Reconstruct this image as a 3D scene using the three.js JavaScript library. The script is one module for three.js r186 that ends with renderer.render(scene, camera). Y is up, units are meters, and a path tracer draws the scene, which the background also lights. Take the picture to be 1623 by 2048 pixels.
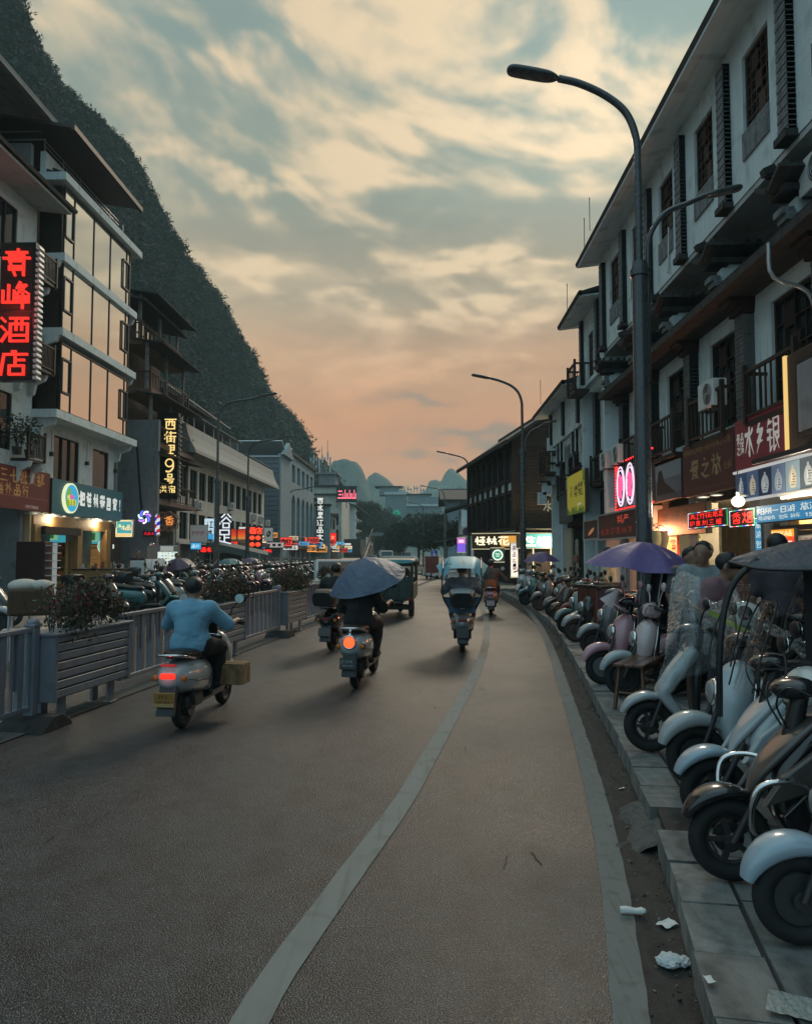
import * as THREE from 'three';
import { mergeGeometries, toCreasedNormals } from 'three/addons/utils/BufferGeometryUtils.js';
import { ImprovedNoise } from 'three/addons/math/ImprovedNoise.js';
import { RoundedBoxGeometry } from 'three/addons/geometries/RoundedBoxGeometry.js';

// ---------------------------------------------------------------- camera
const scene = new THREE.Scene();
const camera = new THREE.PerspectiveCamera(69.39, 1623 / 2048, 0.05, 4000);
camera.position.set(0, 1.7, 0);
camera.rotation.order = 'YXZ';
camera.rotation.set(0.0567, 0.0243, 0);
camera.updateMatrixWorld(true);
const renderer = new THREE.WebGLRenderer({ antialias: true });
renderer.setSize(811, 1024);
renderer.toneMapping = THREE.LinearToneMapping;
renderer.toneMappingExposure = 1.5;
renderer.shadowMap.enabled = true;

// ---------------------------------------------------------------- sky: dusk air and streaked clouds, for every direction
const perlin = new ImprovedNoise();
const nz = (x, y, z = 0) => perlin.noise(x, y, z);
const fbm = (x, y, z, n) => { let s = 0, a = 0.5; for (let i = 0; i < n; i++) { s += a * nz(x, y, z + i * 7.3); x = x * 2.03 + 3.1; y = y * 2.03 + 1.7; a *= 0.52; } return s; };
const fbm3 = (x, y, z, n) => { let s = 0, a = 0.5; for (let i = 0; i < n; i++) { s += a * nz(x, y, z); x = x * 2.07 + 3.1; y = y * 2.03 + 1.7; z = z * 2.05 + 5.3; a *= 0.54; } return s; };
const sstep = (a, b, x) => { const t = Math.min(1, Math.max(0, (x - a) / (b - a))); return t * t * (3 - 2 * t); };
const lin = (c) => (c <= 10 ? c / 255 / 12.92 : Math.pow((c / 255 + 0.055) / 1.055, 2.4));
const L3 = (r, g, b) => [lin(r), lin(g), lin(b)];
const mix3 = (a, b, t) => [a[0] + (b[0] - a[0]) * t, a[1] + (b[1] - a[1]) * t, a[2] + (b[2] - a[2]) * t];
const RAD = Math.PI / 180;
const skyTexture = (() => {
  const W = 2560, H = 1280, data = new Float32Array(W * H * 4);
  // air towards the sunset and away from it, by elevation in degrees
  const air = [[-2, L3(198, 146, 112)], [4, L3(206, 144, 104)], [9, L3(204, 142, 102)], [14, L3(182, 143, 112)], [20, L3(152, 142, 124)], [28, L3(134, 142, 132)], [36, L3(126, 142, 137)], [48, L3(118, 140, 140)], [90, L3(116, 146, 160)]];
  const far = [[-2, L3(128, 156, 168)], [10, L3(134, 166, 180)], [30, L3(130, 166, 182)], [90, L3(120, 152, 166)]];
  const at = (t, e) => { let i = 0; while (i < t.length - 2 && e > t[i + 1][0]) i++; return mix3(t[i][1], t[i + 1][1], sstep(t[i][0], t[i + 1][0], e)); };
  const cream = L3(216, 192, 158), peach = L3(218, 152, 110), slate = L3(112, 120, 118), pale = L3(150, 174, 182);
  // banks of cloud: azimuth, elevation, half widths, tilt, strength (negative is a slate gap)
  const banks = [[4, 31.5, 11, 3.4, 0.25, 0.42], [13.4, 29, 7, 4, 0.4, 0.42], [-15, 26.9, 9, 2.2, -0.1, 0.5], [-10.5, 26, 6, 1.1, -0.16, 0.5], [-2.6, 29.3, 7, 1.8, 0.2, 0.42], [4.4, 21.6, 6, 0.85, -0.04, 1.0], [9, 20.1, 5, 0.8, 0, 0.6], [-13.6, 20.7, 4, 0.7, -0.22, 0.55], [-6, 19.2, 4.5, 0.6, 0.05, 0.5], [5, 18.1, 9, 0.9, 0.05, 0.55], [-3, 13.6, 7, 0.9, -0.05, 0.3], [3, 14.2, 8, 0.5, 0, 0.3], [-14, 34.5, 8, 1.6, 0.35, 0.3], [2, 38, 8, 2, 0.4, 0.4],
    [-5.7, 24, 10, 1.5, 0.02, -0.32], [3, 24.6, 9, 1.4, 0, -0.28], [-16, 37, 7, 1.8, 0.3, -0.4], [-5, 38.5, 9, 2.4, 0.25, 0.22], [-22, 31.6, 8, 3, 0.2, -0.25], [3.4, 9.0, 4.5, 0.9, 0.02, -0.8], [-0.7, 12, 3, 0.45, 0, -0.6], [8, 34.5, 5, 1.6, 0.4, -0.35], [-4, 16.5, 9, 1.0, 0, -0.2]];
  for (let r = 0; r < H; r++) {
    const e = ((r + 0.5) / H - 0.5) * 180;
    if (e < -4) { for (let c = 0; c < W; c++) { const i = (r * W + c) * 4; data[i] = 0.1; data[i + 1] = 0.1; data[i + 2] = 0.1; data[i + 3] = 1; } continue; }
    const ce = Math.cos(e * RAD), se = Math.max(0, Math.sin(e * RAD));
    for (let c = 0; c < W; c++) {
      const th = ((c + 0.5) / W - 0.5) * 2 * Math.PI, dx = Math.cos(th) * ce, dz = Math.sin(th) * ce;
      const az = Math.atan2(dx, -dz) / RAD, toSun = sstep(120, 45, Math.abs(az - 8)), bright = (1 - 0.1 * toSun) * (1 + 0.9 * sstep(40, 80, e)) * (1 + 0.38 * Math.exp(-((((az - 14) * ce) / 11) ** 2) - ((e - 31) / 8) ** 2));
      let col = mix3(at(far, e), at(air, e), toSun);
      const tl = dx * 0.34 * sstep(0.22, 0.6, se), yy = se + tl, w1 = nz(dx * 3, yy * 6, dz * 3 + 4) * 0.14, w2 = nz(dx * 9 + 5, yy * 17, dz * 9) * 0.022, hx = dx + w1, hy = yy + w1 * 0.25 + w2 * 0.7, hz = dz + w2;
      const big = fbm3(hx * 3.4, hy * 8.5, hz * 3.4, 4), fine = fbm3(hx * 10, hy * 26, hz * 10 + 3, 6) * 1.15 + 0.16 * (0.24 - Math.abs(nz(hx * 6 + w2 * 30, hy * 26, hz * 6 + 8)));
      let m = 0.25 + big * 1.05 + fine * 0.85, gap = 0;
      if (az > -60 && az < 60 && e < 60 && e > 2) for (const [a, b, wx, wy, tilt, s] of banks) {
        const x = (az - a + nz(az * 0.16, e * 0.5, a) * 5) / wx, y = (e - b - tilt * (az - a) + fbm(az * 0.22, e * 0.6, b, 3) * 3.4) / wy, d = Math.exp(-(x * x + y * y));
        if (s > 0) m += d * s * (1.0 + fine * 1.9); else { m += d * s * 0.9; gap += d * -s * 0.8; }
      }
      const cloud = sstep(-0.08, 1.1, m), low = sstep(20, 9, e);
      const tone = mix3(mix3(pale, cream, toSun), mix3(pale, peach, toSun), low);
      col = mix3(col, tone, cloud * (0.9 - 0.3 * low));
      col = mix3(col, slate, Math.min(0.75, gap + 0.15 * sstep(0.12, -0.45, m)) * (0.55 + 0.35 * low));
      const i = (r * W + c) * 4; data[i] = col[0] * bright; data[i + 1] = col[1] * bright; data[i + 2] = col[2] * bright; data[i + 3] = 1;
    }
  }
  const t = new THREE.DataTexture(data, W, H, THREE.RGBAFormat, THREE.FloatType);
  t.mapping = THREE.EquirectangularReflectionMapping; t.magFilter = THREE.LinearFilter; t.needsUpdate = true;
  return t;
})();
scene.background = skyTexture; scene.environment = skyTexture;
scene.fog = new THREE.FogExp2(new THREE.Color().setRGB(0.62, 0.95, 0.92), 0.0007);
const sun = new THREE.DirectionalLight(new THREE.Color().setRGB(1.0, 0.84, 0.64), 0.9);
sun.position.set(16, 40, -72); sun.target.position.set(0, 0, -10);
sun.castShadow = true; sun.shadow.radius = 26; sun.shadow.mapSize.set(2048, 2048);
Object.assign(sun.shadow.camera, { left: -60, right: 60, top: 60, bottom: -60, far: 200 });
scene.add(sun, sun.target);

// ---------------------------------------------------------------- helpers
const V = (x, y, z) => new THREE.Vector3(x, y, z);
function mulberry(a) { return () => { a = (a + 0x6d2b79f5) | 0; let t = Math.imul(a ^ (a >>> 15), 1 | a); t = (t + Math.imul(t ^ (t >>> 7), 61 | t)) ^ t; return ((t ^ (t >>> 14)) >>> 0) / 4294967296; }; }
let R = mulberry(7);
const rr = (a, b) => a + (b - a) * R();
const pick = (a) => a[Math.floor(R() * a.length) % a.length];
// the street's own axes: x right, z towards us; a direction of sight through a place of the 1623 x 2048 photograph, met with a level, or with a plane across or along the street
function sight(px, py) { return V((px / 1623) * 2 - 1, 1 - (py / 2048) * 2, 0.5).unproject(camera).sub(camera.position).normalize(); }
const ground = (px, py, h = 0) => { const d = sight(px, py), t = (h - 1.7) / d.y; return V(d.x * t, h, d.z * t); };
const away = (px, py, Z) => { const d = sight(px, py), t = -Z / d.z; return V(d.x * t, 1.7 + d.y * t, -Z); };
const beside = (px, py, X) => { const d = sight(px, py), t = X / d.x; return V(X, 1.7 + d.y * t, d.z * t); };

const used = new Map();
function numbered(n) { const k = used.get(n) ?? 0; used.set(n, k + 1); return k ? n + '_' + String(k).padStart(3, '0') : n; }
function T(name, label, category, { p = [0, 0, 0], ry = 0, group, kind } = {}) {
  const o = new THREE.Group(); o.name = numbered(name); o.position.set(...p); o.rotation.y = ry; scene.add(o);
  o.userData = { label }; if (category) o.userData.category = category; if (group) o.userData.group = group; if (kind) o.userData.kind = kind;
  return o;
}
function planarUV(g) {
  const p = g.attributes.position, n = p.count, uv = new Float32Array(n * 2), a = V(), b = V(), c = V(), q = V();
  for (let i = 0; i + 2 < n; i += 3) {
    a.fromBufferAttribute(p, i); b.fromBufferAttribute(p, i + 1); c.fromBufferAttribute(p, i + 2);
    q.crossVectors(b.sub(a), c.sub(a)); const x = Math.abs(q.x), y = Math.abs(q.y), z = Math.abs(q.z);
    for (let k = i; k < i + 3; k++) {
      const X = p.getX(k), Y = p.getY(k), Z = p.getZ(k);
      if (y >= x && y >= z) { uv[k * 2] = X; uv[k * 2 + 1] = -Z; } else if (x >= z) { uv[k * 2] = -Z; uv[k * 2 + 1] = Y; } else { uv[k * 2] = X; uv[k * 2 + 1] = Y; }
    }
  }
  g.setAttribute('uv', new THREE.BufferAttribute(uv, 2));
  return g;
}
function prep(g) {
  const keep = g.userData.keepUV; let q = g.index ? g.toNonIndexed() : g.clone();
  for (const k of Object.keys(q.attributes)) if (!['position', 'normal', 'uv', 'color'].includes(k)) q.deleteAttribute(k);
  if (!q.attributes.normal) q.computeVertexNormals();
  if (!keep || !q.attributes.uv) planarUV(q);
  q.morphAttributes = {}; q.userData = {};
  return q;
}
const join = (gs) => { const a = [gs].flat(9).map(prep); return a.length === 1 ? a[0] : mergeGeometries(a, false); };
function P(parent, name, gs, m, label) {
  const o = new THREE.Mesh(join(gs), m); o.name = name; o.castShadow = o.receiveShadow = true; parent.add(o);
  if (label) o.userData.label = label;
  return o;
}
function topMesh(name, label, category, gs, m, { group, kind } = {}) {
  const o = P(scene, numbered(name), gs, m); o.userData = { label }; if (category) o.userData.category = category; if (group) o.userData.group = group; if (kind) o.userData.kind = kind;
  return o;
}
function share(parent, name, geometry, m, [x, y, z] = [0, 0, 0], ry = 0) {   // a piece that shares its geometry with its likes
  const o = new THREE.Mesh(geometry, m); o.name = name; o.position.set(x, y, z); o.rotation.y = ry; o.castShadow = o.receiveShadow = true; parent.add(o); return o;
}
// geometries
const put = (g, ...a) => (Array.isArray(g) ? g.map((q) => put1(q, ...a)) : put1(g, ...a));
const put1 = (g, x = 0, y = 0, z = 0, rx = 0, ry = 0, rz = 0) => g.applyMatrix4(new THREE.Matrix4().makeRotationFromEuler(new THREE.Euler(rx, ry, rz, 'YXZ')).setPosition(x, y, z));
const box = (w, h, d, x = 0, y = 0, z = 0, rx = 0, ry = 0, rz = 0) => put(new THREE.BoxGeometry(w, h, d), x, y, z, rx, ry, rz);
const span = (x0, x1, y0, y1, z0, z1) => box(Math.abs(x1 - x0), Math.abs(y1 - y0), Math.abs(z1 - z0), (x0 + x1) / 2, (y0 + y1) / 2, (z0 + z1) / 2);
const rbox = (w, h, d, r, x = 0, y = 0, z = 0, rx = 0, ry = 0, rz = 0) => put(new RoundedBoxGeometry(w, h, d, 2, Math.min(r, w / 2.01, h / 2.01, d / 2.01)), x, y, z, rx, ry, rz);
const cyl = (r0, r1, h, n = 16, x = 0, y = 0, z = 0, rx = 0, ry = 0, rz = 0) => put(new THREE.CylinderGeometry(r1, r0, h, n), x, y, z, rx, ry, rz);
const ball = (r, x = 0, y = 0, z = 0, sx = 1, sy = 1, sz = 1, n = 16) => new THREE.SphereGeometry(r, n, Math.ceil(n * 0.7)).scale(sx, sy, sz).translate(x, y, z);
const tube = (pts, r, n = 24, m = 8, closed = false) => new THREE.TubeGeometry(new THREE.CatmullRomCurve3(pts.map((p) => (Array.isArray(p) ? V(...p) : p)), closed, 'centripetal'), n, r, m, closed);
const bar = (a, b, r, n = 8) => { const A = V(...a), B = V(...b), d = B.clone().sub(A), g = new THREE.CylinderGeometry(r, r, d.length(), n); g.applyQuaternion(new THREE.Quaternion().setFromUnitVectors(V(0, 1, 0), d.normalize())); return g.translate((A.x + B.x) / 2, (A.y + B.y) / 2, (A.z + B.z) / 2); };
const torus = (R0, r, n = 28, m = 10, x = 0, y = 0, z = 0, rx = 0, ry = 0, rz = 0, arc = Math.PI * 2) => put(new THREE.TorusGeometry(R0, r, m, n, arc), x, y, z, rx, ry, rz);
const lathe = (pts, n = 24) => new THREE.LatheGeometry(pts.map((p) => new THREE.Vector2(...p)), n);
function slab(pts, d, bevel = 0) {   // outline in x, y pushed out d along z
  const s = new THREE.Shape(pts.map((p) => new THREE.Vector2(...p)));
  return new THREE.ExtrudeGeometry(s, { depth: d, bevelEnabled: bevel > 0, bevelSize: bevel, bevelThickness: bevel, bevelSegments: 2, curveSegments: 10 });
}
// a body swept along a path in the x-y plane; each section: [x, y, half width (z), half height, squareness, tilt of the section from upright or undefined]
function loft(secs, n = 20) {
  const m = secs.length, pos = [], idx = [];
  for (let i = 0; i < m; i++) {
    const [x, y, w, h, e = 2, tilt] = secs[i], a = secs[Math.max(0, i - 1)], b = secs[Math.min(m - 1, i + 1)];
    const ang = tilt ?? Math.atan2(b[1] - a[1], b[0] - a[0]), nx = -Math.sin(ang), ny = Math.cos(ang);
    for (let k = 0; k < n; k++) {
      const t = (k / n) * Math.PI * 2, c = Math.cos(t), s = Math.sin(t), q = 2 / e, cc = Math.sign(c) * Math.abs(c) ** q, ss = Math.sign(s) * Math.abs(s) ** q;
      pos.push(x + nx * h * ss, y + ny * h * ss, w * cc);
    }
  }
  for (let i = 0; i < m - 1; i++) for (let k = 0; k < n; k++) { const a = i * n + k, b = i * n + ((k + 1) % n), c = a + n, d = b + n; idx.push(a, b, c, b, d, c); }
  for (const [i, f] of [[0, 1], [m - 1, 0]]) { const c = pos.length / 3; pos.push(secs[i][0], secs[i][1], 0); for (let k = 0; k < n; k++) { const a = i * n + k, b = i * n + ((k + 1) % n); f ? idx.push(c, b, a) : idx.push(c, a, b); } }
  const g = new THREE.BufferGeometry(); g.setAttribute('position', new THREE.Float32BufferAttribute(pos, 3)); g.setIndex(idx);
  return toCreasedNormals(g, 0.9);
}
const smoothSecs = (secs, per = 4) => {   // more sections between the given ones
  const out = [], n = secs.length, cr = (a, b, c, d, t) => 0.5 * (2 * b + (c - a) * t + (2 * a - 5 * b + 4 * c - d) * t * t + (3 * b - a - 3 * c + d) * t * t * t);
  for (let i = 0; i < n - 1; i++) for (let k = 0; k < per; k++) { const t = k / per, g = (j) => secs[Math.min(n - 1, Math.max(0, j))]; out.push(g(i).map((_, c) => cr(g(i - 1)[c] ?? 2, g(i)[c] ?? 2, g(i + 1)[c] ?? 2, g(i + 2)[c] ?? 2, t))); }
  out.push(secs[n - 1]); return out;
};
// a wall in the plane across x (its face looks along -x when side = -1), openings cut out: [z0, z1, y0, y1] in depth Z
function wall(x, thick, z0, z1, y0, y1, holes = []) {
  const s = new THREE.Shape([[z0, y0], [z1, y0], [z1, y1], [z0, y1]].map((p) => new THREE.Vector2(...p)));
  for (const [a, b, c, d] of holes) s.holes.push(new THREE.Path([[a, c], [a, d], [b, d], [b, c]].map((p) => new THREE.Vector2(...p))));
  const g = new THREE.ExtrudeGeometry(s, { depth: thick, bevelEnabled: false });
  return g.applyMatrix4(new THREE.Matrix4().makeBasis(V(0, 0, -1), V(0, 1, 0), V(1, 0, 0))).translate(x, 0, 0);
}
function ribbon(line, halfWidth, h, waver = 0) {   // a flat strip along a line of points
  const pos = [], idx = [], n = line.length;
  for (let i = 0; i < n; i++) {
    const a = line[Math.max(0, i - 1)], b = line[Math.min(n - 1, i + 1)], d = V(b.x - a.x, 0, b.z - a.z).normalize(), l = halfWidth + waver * nz(i * 0.7, 2), r = halfWidth + waver * nz(i * 0.7, 9);
    pos.push(line[i].x + d.z * l, h, line[i].z - d.x * l, line[i].x - d.z * r, h, line[i].z + d.x * r);
    if (i) { const k = i * 2; idx.push(k - 2, k - 1, k, k, k - 1, k + 1); }
  }
  const g = new THREE.BufferGeometry(); g.setAttribute('position', new THREE.Float32BufferAttribute(pos, 3)); g.setIndex(idx); g.computeVertexNormals();
  return g;
}
const curve = (pts, n) => new THREE.CatmullRomCurve3(pts, false, 'centripetal').getSpacedPoints(n);

// ---------------------------------------------------------------- textures of surfaces
function canvasOf(w, h, draw) { const c = document.createElement('canvas'); c.width = w; c.height = h; const x = c.getContext('2d'); draw(x, w, h); return c; }
function grain(size, fn, srgb = false) {
  const d = new Uint8Array(size * size * 4);
  for (let y = 0; y < size; y++) for (let x = 0; x < size; x++) { const v = fn(x / size, y / size, x, y), i = (y * size + x) * 4; for (let c = 0; c < 3; c++) d[i + c] = Math.max(0, Math.min(255, 255 * (v.length ? v[c] : v))); d[i + 3] = 255; }
  const t = new THREE.DataTexture(d, size, size); t.wrapS = t.wrapT = THREE.RepeatWrapping; t.magFilter = THREE.LinearFilter; t.minFilter = THREE.LinearMipmapLinearFilter; if (srgb) t.colorSpace = THREE.SRGBColorSpace; t.needsUpdate = true;
  return t;
}
const rep = (t, metres) => { const c = t.clone(); c.repeat.set(1 / metres, 1 / metres); c.needsUpdate = true; return c; };
// noise that wraps round
const wrapN = (u, v, f, s) => { const a = u * 2 * Math.PI, b = v * 2 * Math.PI, k = f / (2 * Math.PI); return nz(Math.cos(a) * k + s, Math.sin(a) * k, Math.cos(b) * k + nz(Math.sin(b) * k, s) * 0.6 + Math.sin(b) * k * 0.7); };
const stoneCells = (() => { const r = mulberry(3), n = 150, pts = []; for (let i = 0; i < n * n; i++) pts.push([r(), r(), r()]); return { n, pts }; })();
const asphaltColor = grain(1024, (u, v) => {
  const { n, pts } = stoneCells, cx = Math.floor(u * n), cy = Math.floor(v * n); let best = 9, tone = 0;
  for (let j = -1; j < 2; j++) for (let i = -1; i < 2; i++) { const gx = (cx + i + n) % n, gy = (cy + j + n) % n, p = pts[gy * n + gx], dx = u * n - (cx + i + p[0]), dy = v * n - (cy + j + p[1]), d = dx * dx + dy * dy; if (d < best) { best = d; tone = p[2]; } }
  const e = sstep(0.26, 0.1, best), t = 0.11 + 0.12 * wrapN(u, v, 9, 1) + 1.15 * e * (tone > 0.72 ? 0.25 + 1.9 * (tone - 0.72) : 0.3 * tone);
  return [t * 1.03, t, t * 0.96];
});
const asphaltBump = grain(1024, (u, v) => {
  const { n, pts } = stoneCells, cx = Math.floor(u * n), cy = Math.floor(v * n); let best = 9, tone = 0;
  for (let j = -1; j < 2; j++) for (let i = -1; i < 2; i++) { const gx = (cx + i + n) % n, gy = (cy + j + n) % n, p = pts[gy * n + gx], dx = u * n - (cx + i + p[0]), dy = v * n - (cy + j + p[1]), d = dx * dx + dy * dy; if (d < best) { best = d; tone = p[2]; } }
  return sstep(0.5, 0.02, best) * (0.4 + 0.6 * tone);
});
const patchy = grain(512, (u, v) => 0.8 + 0.42 * wrapN(u, v, 7, 3) + 0.3 * wrapN(u, v, 23, 8) + 0.12 * wrapN(u, v, 80, 5));
const plaster = grain(512, (u, v) => { const a = wrapN(u, v, 6, 11), b = wrapN(u, v * 0.999, 30, 2), q = u * 2 * Math.PI, s = Math.max(0, wrapN(u, v, 14, 21) * 1.8 - 0.35) + Math.max(0, nz(Math.cos(q) * 8, Math.sin(q) * 8, 3 + 0.5 * Math.cos(v * 6.283)) * 1.1 - 0.2) + 0.4 * Math.max(0, nz(Math.cos(q) * 22, Math.sin(q) * 22, 7 + 0.7 * Math.cos(v * 6.283 + 1)) - 0.1); return [0.99 + a * 0.1 + b * 0.06 - s * 0.3, 0.99 + a * 0.1 + b * 0.06 - s * 0.31, 0.98 + a * 0.1 + b * 0.06 - s * 0.33]; });
const fineBump = grain(512, (u, v) => 0.5 + 0.4 * wrapN(u, v, 60, 4) + 0.35 * wrapN(u, v, 150, 9));
const woodGrain = grain(512, (u, v) => { const k = Math.sin((u * 34 + 1.4 * wrapN(u, v, 6, 2)) * 2 * Math.PI) * 0.08 + 0.25 * wrapN(u, v * 0.2, 40, 6); return [0.82 + k, 0.8 + k, 0.78 + k]; });
const roughPatch = grain(512, (u, v) => 0.62 + 0.5 * wrapN(u, v, 8, 31) + 0.3 * wrapN(u, v, 40, 13));
const folds = grain(256, (u, v) => 0.5 + 0.5 * wrapN(u, v, 5, 17) + 0.2 * wrapN(u, v, 14, 27));

// ---------------------------------------------------------------- materials (base colours are linear)
const mats = new Map();
function mt(rgb, rough = 0.8, o = {}) {
  const key = JSON.stringify([rgb, rough, Object.entries(o).map(([k, v]) => [k, v?.uuid ?? v])]);
  if (!mats.has(key)) {
    const { glow, ...rest } = o, m = new THREE.MeshPhysicalMaterial({ roughness: rough, ...rest }); m.color.setRGB(...rgb); mats.set(key, m);
    if (glow) { m.emissive = new THREE.Color().setRGB(...glow); m.emissiveIntensity = 1; }
  }
  return mats.get(key);
}
const wornWall = (rgb, s = 5) => mt(rgb, 0.9, { map: rep(plaster, s), bumpMap: rep(fineBump, 0.8), bumpScale: 0.004 });
const M = {
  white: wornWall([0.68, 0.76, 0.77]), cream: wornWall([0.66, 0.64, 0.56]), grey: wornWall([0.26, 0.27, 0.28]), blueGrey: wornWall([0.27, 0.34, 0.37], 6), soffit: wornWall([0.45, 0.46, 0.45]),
  concrete: mt([0.24, 0.235, 0.225], 0.9, { map: rep(patchy, 2.2), bumpMap: rep(fineBump, 0.5), bumpScale: 0.003 }),
  stone: [[0.235, 0.235, 0.225], [0.2, 0.2, 0.19], [0.265, 0.26, 0.245], [0.22, 0.21, 0.195]].map((c) => mt(c, 0.85, { map: rep(patchy, 1.3), bumpMap: rep(fineBump, 0.4), bumpScale: 0.003 })),
  brick: mt([0.23, 0.235, 0.24], 0.9, { map: rep(patchy, 1.1) }), darkBrick: mt([0.07, 0.05, 0.045], 0.9, { map: rep(patchy, 1.1) }),
  tile: mt([0.045, 0.042, 0.042], 0.8, { map: rep(patchy, 1.3) }), wood: mt([0.055, 0.026, 0.018], 0.6, { map: rep(woodGrain, 0.9) }), darkWood: mt([0.028, 0.015, 0.012], 0.6, { map: rep(woodGrain, 1.1) }),
  tan: mt([0.42, 0.24, 0.09], 0.6, { map: rep(woodGrain, 1.2) }), glass: mt([0.02, 0.025, 0.028], 0.04, { specularIntensity: 1 }), mirrorGlass: mt([0.78, 0.8, 0.78], 0.05, { metalness: 1 }),
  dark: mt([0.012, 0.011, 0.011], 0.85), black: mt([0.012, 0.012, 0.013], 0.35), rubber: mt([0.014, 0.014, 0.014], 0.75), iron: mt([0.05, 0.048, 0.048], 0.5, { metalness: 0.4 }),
  steel: mt([0.38, 0.38, 0.39], 0.35, { metalness: 0.8 }), chrome: mt([0.7, 0.7, 0.7], 0.12, { metalness: 1 }), alu: mt([0.5, 0.5, 0.5], 0.45, { metalness: 0.6 }),
  pole: mt([0.085, 0.09, 0.095], 0.45, { metalness: 0.3, roughnessMap: rep(roughPatch, 0.9) }), whitePlastic: mt([0.6, 0.6, 0.58], 0.5), lens: mt([0.3, 0.3, 0.3], 0.08, { clearcoat: 1 }),
  clear: mt([0.95, 0.96, 0.96], 0.06, { transmission: 1, thickness: 0, bumpMap: rep(folds, 0.35), bumpScale: 0.012 }), pane: mt([0.9, 0.93, 0.93], 0.02, { transmission: 1, thickness: 0 }),
  skin: mt([0.26, 0.145, 0.095], 0.55), hair: mt([0.011, 0.009, 0.008], 0.5), paper: mt([0.66, 0.66, 0.63], 0.8),
};
const paint = (rgb, rough = 0.32) => mt(rgb, rough, { clearcoat: 0.8, clearcoatRoughness: 0.12 });
const cloth = (rgb) => mt(rgb, 0.9, { bumpMap: rep(folds, 0.4), bumpScale: 0.012, sheen: 0.2 });
const lit = (rgb, k = 1) => mt([0.02, 0.02, 0.02], 0.6, { glow: rgb.map((v) => v * k * 0.66) });

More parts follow.
